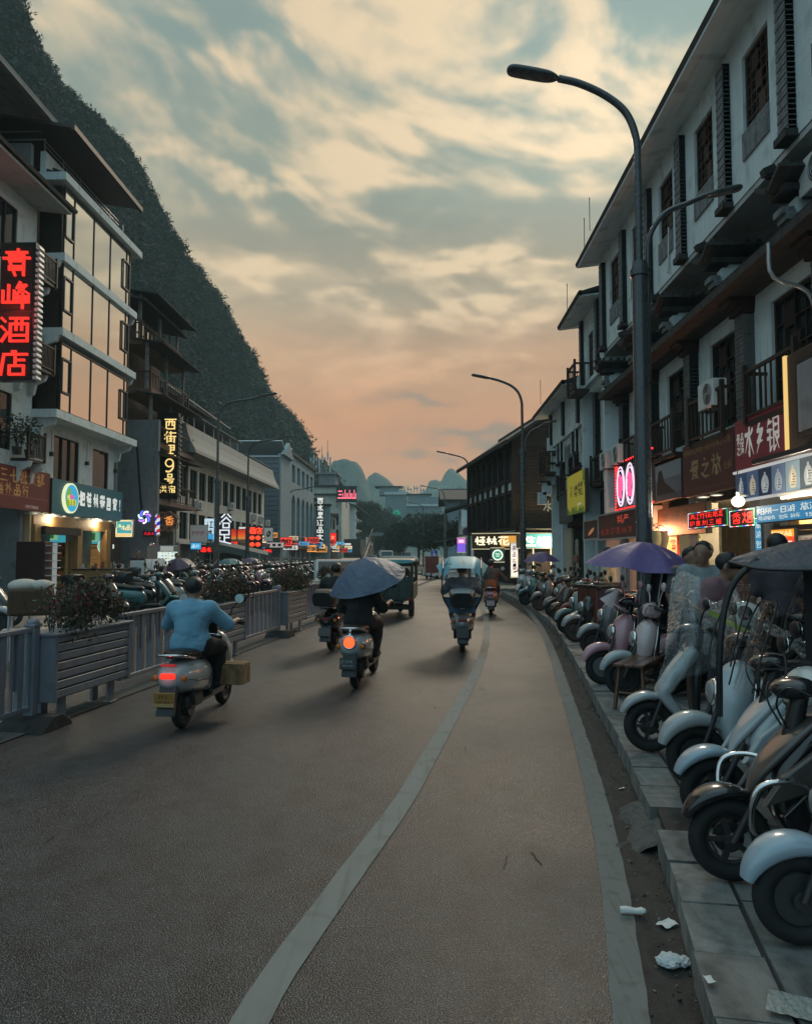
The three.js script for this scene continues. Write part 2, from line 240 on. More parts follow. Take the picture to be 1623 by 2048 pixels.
// ---------------------------------------------------------------- writing: strokes on a ten by ten grid, two digits a point
const INK = {
  青: '1181 2272 0393 5053 2449 247479 2676 2777', 峰: '03074743 2127 6052 618154 6294 5595 5696 4797 7479', 酒: '0112 0415 0926 3191 3393993933 5155 7175 3797', 店: '4151 1292 1209 5356 5484 3686893936',
  西: '0191 1383891913 4136 616686', 街: '2003 3306 2529 4161 5054 3464 4666 5458 3868 7191 7494 8489', 里: '2080842420 2282 5059 2777 0999', 号: '3070733330 0595 4537877959', 美: '3041 7061 1282 2373 0696 5256 5609 5699', 宿: '5051 13119193 3316 2529 4494 6455 5696995956 5797',
  把: '0333 202919 0746 4191954541 6165 41499997', 桂: '0333 2029 2306 2346 4191 7074 4494 4696 7479 3999', 林: '0343 2029 2307 2346 5393 7079 7348 7399', 带: '0191 2023 5053 8083 05049495 28268688 5459', 回: '1181891911 3363663633', 家: '5051 13119193 2373 5316 446759 5518 6619 846699', '！': '5056 5859',
  水: '505948 134318 8254 5499', 乡: '5023632676 7319 2676', 银: '2003 1242 0444 242948 0646 51919555 5393 515978 9677 6599', 景: '2080832320 2181 0494 3575773735 5759 3819 7899', 之: '4051 238328 174999', 旅: '2031 0242 222509 25454938 6053 6292 8355 555978 7599',
  云: '2171 0494 442888 6799', 南: '1181 5003 19138389 3445 6455 2767 3565 5559', 文: '4051 0292 725609 225699', 山: '14198984 5059', 三: '1181 2575 0999', 七: '0594 40499997', 批: '0333 202919 0746 4149 4464 4968 70799997 9375', 发: '3023 211393 5019 7182 357539 4599', 部: '2021 0242 0545 1314 3334 1646491916 6069 609074749767',
  养: '3041 7061 1191 2383 0595 5108 5599 3639 6669', 生: '2004 2282 1575 0999 5059', 滋: '0112 0415 0926 4142 7162 3393 5446664969 8476967999', 补: '2031 0242 4206 2429 4434 6069 6496', 品: '3070733330 0545490905 5595995955', 行: '2003 3306 2529 5191 4494 747969',
  印: '40111847 1444 51919685 5159', 象: '4012 317162 2282842422 5254 4417 456759 6719 846699', 刘: '2031 0242 4209 1358 6166 909989', 姐: '201548 4309 0343 51818959 5159 5383 5686 4999', 漓: '0112 0415 0926 6061 3191 42449492 5263 7253 49469699 6567', 江: '0112 0415 0926 4191 6169 3999',
  竹: '2004 1242 2229 6054 5292 727969', 筏: '2002 1141 6052 6191 3306 2529 4595 6399 8549 8394', 漂: '0112 0415 0926 3191 4292944442 6164 7174 3696 7679 5748 8799', 流: '0112 0415 0926 6061 3191 614383 4549 6569 858999', 香: '7021 0292 5055 5215 5295 2686892926 2787', 烟: '0113 202509 4224 2649 5191995951 5494 7267 7487',
  阳: '0109 0131143617 5191995951 5595', 朔: '1011 4031 0242 04064644 222609 616659 619199 6494 6696', 一: '0595', 日: '2181892921 2585', 游: '0112 0415 0926 3252 4239 445459 7062 7191 639385 858979 6696', 咨: '0112 0514 5033 419183 6235 6395 2686892926',
  导: '20808222 2024 2494 9493 0696 757969 3748', 服: '111609 11414939 1343 1545 5159 51919474 659569 6699', 务: '4013 317105 3295 168679 5529', 包: '3004 229286 24646626 24299997', 车: '1181 401585 0797 5359', 拼: '0333 202919 0746 5061 9081 4393 3696 5349 8389',
  特: '1104 1242 2029 0646 5191 7074 4494 4696 858979 5667', 产: '4051 1191 3243 7263 1494 1409', 菩: '0191 3032 6062 1383 3445 6455 0595 2686892926', 提: '0333 202919 0746 5090935350 5292 4595 7578 7797 5649 5799', 雪: '1181 04029294 5155 2333 6373 2434 6474 26868929 2888', 花: '0191 3032 6062 3306 2529 53599997 9457',
  龙: '0393 404409 53599997 7182 8457', 颈: '014104 0646 2629 0949 5191 67639397 747659 8799', 浴: '0112 0415 0926 5032 7092 6235 6295 4686894946', 足: '2080832320 5358 5585 2509 1799', 国: '1181891911 3363 3565 3767 5357', 公: '3005 6095 4628 2878 7699', 司: '118189 2565682825 2363', 社: '2031 0242 4206 2429 5494 7179 5999', 有: '0292 4007 3439 348489 3686',
  业: '3038 6068 0999 1325 8374', 界: '2080842420 2282 5054 5416 5496 4509 7579', 新: '2021 0242 0545 2529 7062 6169 6494 8489', 清: '0112 0415 0926 4191 6064 4292 3494 4549 459599 4797', 补: '2031 0242 4206 2429 4434 6069 6496',
};
const glyph = (ch) => (INK[ch] ?? '').split(' ').filter(Boolean).map((s) => s.match(/\d\d/g).map((p) => [+p[0], +p[1]]));
// writes a line of signs on a canvas; strokes swell like a brush when brush > 0
function write(x, text, left, top, size, width, colour, { gap = 0.12, down = false, brush = 0, wide = 1 } = {}) {
  x.strokeStyle = x.fillStyle = colour; x.lineCap = brush ? 'round' : 'butt'; x.lineJoin = 'round';
  let px = left, py = top;
  for (const ch of text) {
    const g = glyph(ch);
    if (g.length) for (const line of g) {
      const pts = line.map(([a, b]) => [px + (a / 9) * size * wide, py + (b / 9) * size]);
      if (!brush) { x.lineWidth = width; x.beginPath(); pts.forEach((p, i) => (i ? x.lineTo(...p) : x.moveTo(...p))); x.stroke(); } else for (let i = 1; i < pts.length; i++) for (let k = 0; k < 8; k++) {
        const f = (t) => [pts[i - 1][0] + (pts[i][0] - pts[i - 1][0]) * t, pts[i - 1][1] + (pts[i][1] - pts[i - 1][1]) * t];
        x.lineWidth = width * (1 + brush * Math.cos((k / 8) * Math.PI * (i === pts.length - 1 ? 1 : 0.4))); x.beginPath(); x.moveTo(...f(k / 8)); x.lineTo(...f((k + 1) / 8)); x.stroke();
      }
    } else if (ch !== ' ') { x.font = 'bold ' + Math.round(size * 1.05) + 'px sans-serif'; x.fillText(ch, px, py + size * 0.92); if (!down) { px += size * 0.62; continue; } } else { if (down) py += size * 0.5; else px += size * 0.4; continue; }
    if (down) py += size * (1 + gap); else px += size * (wide + gap);
  }
}
function printed(w, h, draw, { glow = 0, rough = 0.5, base = 1 } = {}) {
  const t = new THREE.CanvasTexture(canvasOf(w, h, draw)); t.colorSpace = THREE.SRGBColorSpace;
  const m = new THREE.MeshPhysicalMaterial({ map: t, roughness: rough }); m.color.setRGB(base, base, base);
  if (glow) { m.emissive = new THREE.Color(1, 1, 1); m.emissiveIntensity = glow * 0.66; m.emissiveMap = t; }
  return m;
}
const face = (w, h) => { const g = new THREE.PlaneGeometry(w, h); g.userData.keepUV = true; return g; };
// letters as raised strokes: each sign is one geometry, in x right, y up from its lower left corner, d deep
function letter(ch, size, width, d) {
  const gs = [];
  for (const line of glyph(ch)) for (let i = 1; i < line.length; i++) {
    const [a, b] = [line[i - 1], line[i]].map(([p, q]) => [(p / 9) * size, (1 - q / 9) * size]), dx = b[0] - a[0], dy = b[1] - a[1], l = Math.hypot(dx, dy);
    gs.push(box(l + width, width, d, (a[0] + b[0]) / 2, (a[1] + b[1]) / 2, 0, 0, 0, Math.atan2(dy, dx)));
  }
  return join(gs);
}

// ---------------------------------------------------------------- ground, road, kerbs and pavements
const S = { kind: 'structure' };
const lineX = (t, z) => { let i = 0; while (i < t.length - 2 && z > t[i + 1][0]) i++; const [a, b] = [t[i], t[i + 1]], k = (z - a[0]) / (b[0] - a[0]); return a[1] + (b[1] - a[1]) * k; };
const kerbLine = [[-6, -0.75], [-2, -0.02], [0, 0.42], [2.44, 0.94], [4.95, 1.43], [7.85, 1.83], [10.5, 2.16], [14.2, 2.6], [17.8, 2.96], [22, 3.14], [26.4, 3.2], [31, 3.2]];
const kerbCurve = curve(kerbLine.map(([z, x]) => V(x, 0, -z)), 400);
const fenceX = (Z) => -4.626 + 0.107 * Z;
{
  const g = new THREE.PlaneGeometry(1500, 1500).rotateX(-Math.PI / 2).translate(-80, -0.03, -640);
  topMesh('ground', 'flat grey ground that carries the town out to the hills', null, g, mt([0.12, 0.115, 0.105], 0.95, { map: rep(patchy, 9) }), S);
  const road = new THREE.PlaneGeometry(60, 340, 24, 120).rotateX(-Math.PI / 2).translate(-4, 0, -145);
  const c = [], p = road.attributes.position;
  for (let i = 0; i < p.count; i++) { const v = 0.92 + 0.2 * fbm(p.getX(i) * 0.5, p.getZ(i) * 0.18, 3, 4); c.push(v, v, v); }
  road.setAttribute('color', new THREE.Float32BufferAttribute(c, 3));
  topMesh('road', 'dark coarse asphalt carriageway curving away between the shop rows', null, road, mt([0.138, 0.156, 0.178], 0.5, { map: rep(asphaltColor, 1.15), bumpMap: rep(asphaltBump, 1.15), bumpScale: 0.0028, roughnessMap: rep(grain(256, (u, v) => 0.82 + 0.25 * wrapN(u, v, 9, 33)), 9), vertexColors: true }), S);
  const lineMat = mt([0.185, 0.195, 0.188], 0.75, { map: rep(plaster, 1.9) });
  const lane = curve([[459, 2200], [499, 2048], [686, 1769], [802, 1610], [866, 1500], [922, 1400], [955, 1336], [970, 1290], [973, 1258], [971, 1238], [966, 1222], [955, 1205], [940, 1190], [915, 1174], [890, 1160]].map(([x, y]) => ground(x, y)), 260);
  topMesh('lane_line', 'long pale painted line sweeping up the middle of the lane', null, ribbon(lane, 0.072, 0.006, 0.006), lineMat, S);
  const edge = curve([[1283, 2250], [1262, 2048], [1227, 1770], [1200, 1630], [1166, 1500], [1135, 1400], [1101, 1300], [1077, 1250], [1050, 1215], [1022, 1195], [985, 1176], [950, 1162]].map(([x, y]) => ground(x, y)), 320);
  topMesh('edge_line', 'worn pale painted edge line beside the right gutter', null, ribbon(edge, 0.068, 0.006, 0.014), mt([0.165, 0.172, 0.162], 0.85, { map: rep(plaster, 0.9) }), S);
  const gut = kerbCurve.map((q, i) => { const e = edge[Math.min(edge.length - 1, Math.floor((i / kerbCurve.length) * edge.length))]; return q; });
  topMesh('gutter', 'dirty dark strip of old asphalt along the right kerb', null, ribbon(gut.map((q) => V(q.x - 0.14, 0, q.z)), 0.15, 0.003, 0.03), mt([0.045, 0.038, 0.034], 0.85, { map: rep(patchy, 0.7), bumpMap: rep(asphaltBump, 1.1), bumpScale: 0.003 }), S);

  R = mulberry(13); const marks = [];
  for (let i = 0; i < 22; i++) { const z = rr(2.6, 16), x = lineX(kerbLine, z) - rr(0.5, 5.2), l = rr(0.03, 0.1), w = rr(0.004, 0.012), pts = [], a = rr(-0.5, 0.3); for (let k = 0; k <= 5; k++) pts.push(V(x + a * l * k * 0.4 + rr(-0.006, 0.006), 0, -z - k * l * 0.4)); marks.push(ribbon(pts, w * rr(0.5, 1), 0.0035, w)); }
  topMesh('road_scars', 'scattered small dark scratches and stains on the asphalt', null, marks, mt([0.022, 0.021, 0.02], 0.8), { kind: 'stuff' });
  // kerb stones, one mesh each, with the broken gap of the old drain
  const kerb = T('kerb', 'row of grey kerb stones edging the right pavement', null, S);
  const quad = (a, b, c, d, y0, y1, dip = 0) => {   // a block over four corners
    const v = [a, b, c, d], pos = []; for (const y of [y0, y1]) for (const q of v) pos.push(q.x, y - (y === y1 ? dip * (q === a || q === b ? 1 : 0) : 0), q.z);
    const g = new THREE.BufferGeometry(); g.setAttribute('position', new THREE.Float32BufferAttribute(pos, 3));
    g.setIndex([4, 5, 6, 4, 6, 7, 0, 1, 5, 0, 5, 4, 1, 2, 6, 1, 6, 5, 2, 3, 7, 2, 7, 6, 3, 0, 4, 3, 4, 7]);
    const q = g.toNonIndexed(); q.computeVertexNormals(); return q;
  };
  const onKerb = (s, t) => { const u = Math.min(0.999, Math.max(0, s)) * 400, i = Math.min(399, Math.floor(u)), a = kerbCurve[i], b = kerbCurve[i + 1], k = u - i, d = V(b.x - a.x, 0, b.z - a.z).normalize(); return V(a.x + (b.x - a.x) * k - d.z * t, 0, a.z + (b.z - a.z) * k + d.x * t); };
  const length = new THREE.CatmullRomCurve3(kerbCurve).getLength();
  R = mulberry(11);
  for (let s = 3.2; s < length - 0.4; s += 0.43) {
    const z = -onKerb(s / length, 0).z; if (z > 4.3 && z < 4.71) continue;
    const e = 0.005, w = 0.25 + rr(-0.006, 0.006), y = 0.15 + rr(-0.012, 0.006), j = () => rr(-0.014, 0.012);
    P(kerb, 'kerb_stone', quad(onKerb((s + e) / length, j()), onKerb((s + 0.43 - e) / length, j()), onKerb((s + 0.43 - e) / length, w), onKerb((s + e) / length, w), -0.02, y, 0.006), pick(M.stone));
  }
  // the ramp of broken concrete in the gap
  let sRamp = 0; while (-onKerb(sRamp, 0).z < 4.3) sRamp += 0.001;
  const ramp = new THREE.PlaneGeometry(1, 1, 14, 14), rp = ramp.attributes.position;
  for (let i = 0; i < rp.count; i++) { const a = rp.getX(i) + 0.5, b = rp.getY(i) + 0.5, q = onKerb(sRamp + (b * 0.82) / length, -0.2 + a * 0.48 + 0.09 * nz(b * 4, 3)); rp.setXYZ(i, q.x + 0.03 * nz(a * 3, b * 4), -0.01 + 0.13 * sstep(0.0, 0.8, a) + 0.04 * nz(a * 4, b * 4, 2) + 0.016 * nz(a * 17, b * 17), q.z); }
  ramp.computeVertexNormals();
  topMesh('drain_ramp', 'lump of rough broken concrete filling the gap in the kerb', null, ramp, mt([0.13, 0.128, 0.12], 0.95, { map: rep(patchy, 0.6), bumpMap: rep(asphaltBump, 1.1), bumpScale: 0.006 }), S);

  const pav = new THREE.Shape([...kerbCurve.map((q) => new THREE.Vector2(q.x + 0.05, -q.z)), new THREE.Vector2(9.5, 31), new THREE.Vector2(9.5, -6)]);
  const pg = new THREE.ExtrudeGeometry(pav, { depth: 0.13, bevelEnabled: false }).rotateX(-Math.PI / 2);
  const pavement = topMesh('pavement', 'right pavement of square grey slabs under the parked scooters', null, pg, mt([0.05, 0.046, 0.042], 0.95, { map: rep(patchy, 1.4) }), S);
  for (let row = 0; row < 7; row++) for (let s = 4.2 + (row % 2) * 0.2; s < 24; s += 0.5) {
    const t0 = 0.265 + row * 0.475, e = 0.006, y = 0.145 + rr(-0.006, 0.005);
    P(pavement, 'paving_slab', quad(onKerb((s + e) / length, t0 + e), onKerb((s + 0.5 - e) / length, t0 + e), onKerb((s + 0.5 - e) / length, t0 + 0.475 - e), onKerb((s + e) / length, t0 + 0.475 - e), 0.1, y, rr(-0.003, 0.003)), pick(M.stone));
  }
  // grit and leaf scraps gathered along the kerb
  R = mulberry(17); const bits = new THREE.InstancedMesh(new THREE.TetrahedronGeometry(1, 1), mt([1, 1, 1], 0.9), 1500), bm = new THREE.Matrix4(), bc = new THREE.Color();
  for (let i = 0; i < 1500; i++) { const s = rr(0.03, 0.75), q = onKerb(s, -0.28 * R() * R() - 0.005), k = rr(0.002, 0.006) * (R() < 0.08 ? 2.2 : 1); bm.compose(V(q.x, 0.004 + k * 0.3, q.z), new THREE.Quaternion().setFromEuler(new THREE.Euler(rr(0, 6), rr(0, 6), 0)), V(k * rr(1, 2), k * 0.5, k)); bits.setMatrixAt(i, bm); const v = rr(0.02, 0.22); bits.setColorAt(i, bc.setRGB(v * 1.1, v * 0.95, v * 0.75)); }
  bits.name = 'grit'; bits.userData = { label: 'loose grit and leaf scraps gathered along the kerb foot', kind: 'stuff' }; scene.add(bits);
  // beyond the side lane, and along the left shops
  const far = new THREE.Shape([[2.6, 34.5], [2.9, 33.6], [16, 33.2], [16, 70], [-1.6, 70], [1.4, 47]].map((p) => new THREE.Vector2(...p)));
  topMesh('far_pavement', 'raised pavement round the corner before the timber building', null, new THREE.ExtrudeGeometry(far, { depth: 0.14, bevelEnabled: false }).rotateX(-Math.PI / 2), M.concrete, S);
  const left = new THREE.Shape([[-8.2, -6], [-7.4, 12], [-7.2, 40], [-9.5, 80], [-16, 140], [-30, 140], [-30, -6]].map((p) => new THREE.Vector2(...p)));
  const lp = topMesh('left_pavement', 'wide paved forecourt before the left shops, crowded with scooters', null, new THREE.ExtrudeGeometry(left, { depth: 0.13, bevelEnabled: false }).rotateX(-Math.PI / 2), mt([0.15, 0.14, 0.13], 0.8, { map: rep(patchy, 2.6), bumpMap: rep(fineBump, 0.6), bumpScale: 0.003, roughnessMap: rep(roughPatch, 3) }), S);
  const med = T('median_strip', 'low dark concrete strip under the barrier in mid street', null, S);
  const ml = []; for (let z = -2; z < 60; z += 2) ml.push(V(fenceX(z), 0, -z));
  P(med, 'strip', ribbon(ml, 0.13, 0.012, 0.01), mt([0.09, 0.085, 0.08], 0.95, { map: rep(patchy, 1.1) }));
}

// ---------------------------------------------------------------- street lamps
const lampHead = (() => { const g = loft(smoothSecs([[0, 0, 0.03, 0.03, 2], [0.06, 0.0, 0.075, 0.04, 3], [0.2, 0, 0.12, 0.05, 3], [0.6, 0, 0.125, 0.05, 3], [0.72, -0.005, 0.1, 0.04, 3], [0.76, -0.01, 0.04, 0.02, 2]], 3), 18); return g; })();
function lampPost(name, label, x, Z, { h = 8.35, arm = -1.55, low = 1.25, lowH = 5.6, turn = 0, y0 = 0, group } = {}) {
  const t = T(name, label, 'street lamp', { p: [x, y0, -Z], ry: turn, group });
  P(t, 'lower_pole', [cyl(0.118, 0.108, lowH, 20, 0, lowH / 2, 0), cyl(0.15, 0.15, 0.03, 20, 0, 0.015, 0)], M.pole);
  P(t, 'access_hatch', rbox(0.1, 0.32, 0.02, 0.008, 0, 0.75, 0.112), M.iron);
  P(t, 'collar', [cyl(0.135, 0.135, 0.09, 20, 0, lowH, 0), cyl(0.12, 0.1, 0.12, 20, 0, lowH + 0.1, 0)], M.pole);
  const s = Math.sign(arm), reach = Math.abs(arm);
  P(t, 'upper_arm', tube([[0, lowH, 0], [0, h - 1.2, 0], [s * 0.02, h - 0.72, 0], [s * 0.16, h - 0.36, 0], [s * 0.42, h - 0.12, 0], [s * (reach - 0.3), h + 0.09, 0], [s * reach, h + 0.17, 0]], 0.052, 60, 12), M.pole);
  P(t, 'lamp_head', put(lampHead.clone(), s * reach, h + 0.17, 0, 0, s < 0 ? Math.PI : 0, s < 0 ? 0.2 : 0.2), M.pole);
  if (low) {
    P(t, 'lower_arm', tube([[0.1, lowH - 1.6, 0], [0.12, lowH, 0], [0.16, lowH + 0.55, 0], [0.38, lowH + 0.88, 0], [0.7, lowH + 1.02, 0], [low - 0.3, lowH + 1.13, 0]], 0.038, 40, 10), M.pole);
    P(t, 'small_lamp_head', put(lampHead.clone().scale(0.72, 0.8, 0.75), low - 0.3, lowH + 1.13, 0, 0, 0, 0.22), M.pole);
  }
  return t;
}
lampPost('street_lamp', 'nearest tall grey double-armed street lamp before the right shops', 3.1, 10.5, { y0: 0.13, arm: -1.13 });
lampPost('street_lamp', 'slim street lamp in front of the dark timber building', 3.8, 28.5, { low: 1.1, arm: -1.2 });
lampPost('street_lamp', 'distant street lamp above the round no-parking sign', 3.05, 50, { low: 0, arm: -1.45 });
lampPost('street_lamp', 'farthest right street lamp, before the small white gabled house', 2.1, 75, { low: 1.2, arm: -1.7 });
lampPost('street_lamp', 'thin lamp post standing beside the blue wheelchair sign', -0.1, 98, { low: 0, arm: -1.6 });
lampPost('street_lamp', 'nearest left street lamp, rising before the long white building', -8.9, 31.6, { arm: 1.8, low: 0, lowH: 4.8 });
lampPost('street_lamp', 'second left street lamp, before the red lanterns and awning', -10.3, 43, { arm: 1.9, low: 0, lowH: 4.9 });
lampPost('street_lamp', 'third left street lamp, before the arched grey building', -14.0, 76, { arm: 2, low: 0, lowH: 5 });
lampPost('street_lamp', 'fourth left street lamp, before the stepped white gables', -17, 104, { arm: 2.1, low: 0, lowH: 5 });

// ---------------------------------------------------------------- the barrier down the middle of the street
const railPaint = mt([0.19, 0.205, 0.24], 0.45, { map: rep(plaster, 2.3) });
const dirtyFoot = mt([0.03, 0.027, 0.026], 0.85, { map: rep(patchy, 0.6) });
const fenceTurn = -Math.atan(0.107) + Math.PI / 2;   // local x runs away along the barrier
const picketShape = box(0.075, 0.76, 0.035), picketThin = box(0.022, 0.8, 0.022), slatShape = box(1.42, 0.085, 0.02);
function barrierAt(name, label, cat, Z, group) { return T(name, label, cat, { p: [fenceX(Z), 0, -Z], ry: fenceTurn, group }); }
function barrierPost(Z, label) {
  const t = barrierAt('barrier_post', label, 'barrier post', Z, 'posts of the mid-street barrier');
  P(t, 'shaft', rbox(0.1, 0.98, 0.1, 0.012, 0, 0.51, 0), railPaint);
  P(t, 'cap', [rbox(0.125, 0.03, 0.125, 0.01, 0, 1.0, 0), ball(0.062, 0, 1.02, 0, 1, 0.75, 1)], railPaint);
  P(t, 'foot', [slab([[-0.24, 0], [0.24, 0], [0.2, 0.05], [0.07, 0.13], [-0.07, 0.13], [-0.2, 0.05]], 0.5).translate(0, 0, -0.2)], dirtyFoot);
}
function picketPanel(Z, len, label) {
  const t = barrierAt('picket_fence', label, 'fence', Z, 'picket panels of the mid-street barrier'), n = Math.round(len / 0.125), L = len / Math.cos(Math.atan(0.107));
  P(t, 'top_rail', rbox(L, 0.05, 0.06, 0.01, L / 2, 0.955, 0), railPaint);
  P(t, 'bottom_rail', rbox(L, 0.05, 0.06, 0.01, L / 2, 0.2, 0), railPaint);
  for (let i = 0; i < n; i++) share(t, 'picket', i % 2 ? picketThin : picketShape, railPaint, [((i + 0.5) / n) * L, 0.58, i % 2 ? 0.012 : 0]);
  // the arched infill that is higher at the middle
  const arch = Array.from({ length: n + 1 }, (_, i) => { const k = i / n, hh = 0.1 + 0.34 * Math.sin(k * Math.PI); return box(0.05, 0.76 - hh, 0.012, k * L, 0.94 - (0.76 - hh) / 2, -0.02); });
  arch.forEach((g) => P(t, 'infill_board', g, railPaint));
}
const leafGeo = (() => { const g = new THREE.BufferGeometry(); g.setAttribute('position', new THREE.Float32BufferAttribute([0, 0, 0, 0.35, 0.5, 0.08, 0, 1, 0, -0.35, 0.5, 0.08], 3)); g.setIndex([0, 1, 2, 0, 2, 3]); g.computeVertexNormals(); return g; })();
function leaves(parent, name, n, place, [s0, s1], m, tint) {
  const o = new THREE.InstancedMesh(leafGeo, m, n), q = new THREE.Quaternion(), e = new THREE.Euler(), c = new THREE.Color(), mx = new THREE.Matrix4();
  for (let i = 0; i < n; i++) { const p = place(i), s = rr(s0, s1); e.set(rr(-1.6, 1.6), rr(0, 6.3), rr(-1.2, 1.2)); mx.compose(p, q.setFromEuler(e), V(s, s, s)); o.setMatrixAt(i, mx); const [r, g, b] = tint(p, i); o.setColorAt(i, c.setRGB(r, g, b)); }
  o.name = name; o.castShadow = o.receiveShadow = true; o.userData.kind = 'stuff'; parent.add(o); return o;
}
const leafMat = mt([1, 1, 1], 0.75, { transmission: 0.3, thickness: 0, side: THREE.DoubleSide });
function planter(Z, len, label, flower) {
  const t = barrierAt('planter', label, 'planter', Z, 'slatted planters between the barrier panels');
  const L = len / Math.cos(Math.atan(0.107));
  P(t, 'frame', [rbox(0.06, 0.66, 0.4, 0.01, 0.05, 0.56, 0), rbox(0.06, 0.66, 0.4, 0.01, L - 0.05, 0.56, 0), box(L - 0.12, 0.02, 0.34, L / 2, 0.26, 0), box(L - 0.14, 0.6, 0.02, L / 2, 0.56, -0.16), rbox(L, 0.03, 0.42, 0.008, L / 2, 0.895, 0)], railPaint);
  for (let i = 0; i < 7; i++) P(t, 'slat', rbox(L - 0.12, 0.078, 0.022, 0.009, L / 2, 0.3 + i * 0.092, 0.178 + (i % 2) * 0.004), railPaint);
  for (const [a, b] of [[0.3, 0.1], [0.3, -0.1], [L - 0.3, 0.1], [L - 0.3, -0.1]]) P(t, 'leg', [rbox(0.11, 0.25, 0.04, 0.008, a, 0.125, b), rbox(0.16, 0.012, 0.1, 0.004, a, 0.012, b)], railPaint);
  P(t, 'soil', box(L - 0.14, 0.03, 0.34, L / 2, 0.85, 0), mt([0.03, 0.022, 0.016], 1));
  const s = barrierAt('flowering_shrub', flower, 'shrub', Z, 'shrubs growing in the barrier planters');
  const stems = []; for (let i = 0; i < 26; i++) { const x = rr(0.05, L - 0.05), z = rr(-0.14, 0.14); stems.push(bar([x, 0.84, z], [x + rr(-0.12, 0.12), rr(1.1, 1.4), z + rr(-0.15, 0.15)], 0.006, 5)); }
  P(s, 'stem', stems, mt([0.05, 0.03, 0.02], 0.9)).userData.kind = 'stuff';
  const clumps = Array.from({ length: 26 }, () => [rr(-0.05, L + 0.05), rr(0.92, 1.3), rr(-0.2, 0.22), rr(0.1, 0.2)]);
  leaves(s, 'foliage', 2600, () => { const [x, y, z, q] = pick(clumps); return V(x + q * 1.3 * (R() + R() - 1), y + q * 1.2 * (R() + R() - 1), z + q * (R() + R() - 1)); }, [0.028, 0.06], leafMat, (p) => { const k = rr(0.5, 1.3); return R() < 0.2 && p.y > 1.0 ? [0.16 * k, 0.03 * k, 0.035 * k] : [0.05 * k, 0.055 * k, 0.024 * k]; });
}
R = mulberry(21);
const words = ['nearest', 'second', 'third', 'fourth', 'fifth', 'sixth', 'seventh', 'eighth'];
{
  const start = 7.3, period = 3.98;
  picketPanel(4.95, 2.3, 'grey picket panel cut off by the left edge of the view');
  for (let i = 0; i < 6; i++) {
    const z = start + i * period;
    barrierPost(z - 0.05, i ? words[i] + ' square barrier post counted from the camera, round cap on top' : 'nearest square barrier post with round cap, left of the first planter');
    planter(z, 1.55, words[i] + ' slatted grey planter box counted from the camera along the barrier', words[i] + ' mass of dark reddish shrub in the barrier planters, from the camera');
    picketPanel(z + 1.6, 2.3, words[i] + ' grey picket panel beyond the nearest planter, with arched infill');
  }
}

// ---------------------------------------------------------------- scooters: forward is +x, rear axle over the origin
const tyreGeo = torus(0.174, 0.049, 36, 12), rimGeo = join([cyl(0.125, 0.125, 0.05, 24, 0, 0, 0, Math.PI / 2), torus(0.126, 0.016, 24, 8), cyl(0.045, 0.045, 0.12, 12, 0, 0, 0, Math.PI / 2)]);
const spokeRim = join([torus(0.126, 0.014, 28, 8), cyl(0.04, 0.04, 0.13, 12, 0, 0, 0, Math.PI / 2), ...[0, 1, 2, 3, 4].map((k) => box(0.1, 0.03, 0.03, Math.cos(k * 1.257) * 0.07, Math.sin(k * 1.257) * 0.07, 0, 0, 0, k * 1.257)), cyl(0.085, 0.085, 0.008, 20, 0, 0, 0.04, Math.PI / 2)]);
const SHIELD = {
  retro: [[0.99, 0.28, 0.07, 0.05, 2.6], [1.0, 0.4, 0.13, 0.075, 2.4], [0.99, 0.54, 0.175, 0.11, 2.3], [0.965, 0.67, 0.185, 0.132, 2.2], [0.925, 0.78, 0.16, 0.125, 2.2], [0.88, 0.85, 0.11, 0.085, 2.2], [0.85, 0.88, 0.04, 0.035, 2]],
  modern: [[0.9, 0.22, 0.1, 0.035, 3.2], [1.02, 0.36, 0.13, 0.045, 3.2], [1.12, 0.5, 0.14, 0.06, 3.2], [1.08, 0.59, 0.145, 0.065, 3], [0.97, 0.74, 0.14, 0.07, 3], [0.87, 0.87, 0.135, 0.06, 3], [0.845, 0.9, 0.07, 0.03, 3]],
  sport: [[0.86, 0.26, 0.1, 0.06, 3], [0.92, 0.36, 0.15, 0.08, 3], [0.96, 0.5, 0.16, 0.085, 2.8], [0.93, 0.64, 0.16, 0.085, 2.6], [0.82, 0.8, 0.15, 0.06, 2.6], [0.72, 0.9, 0.11, 0.04, 2.4], [0.68, 0.94, 0.05, 0.025, 2]],
};
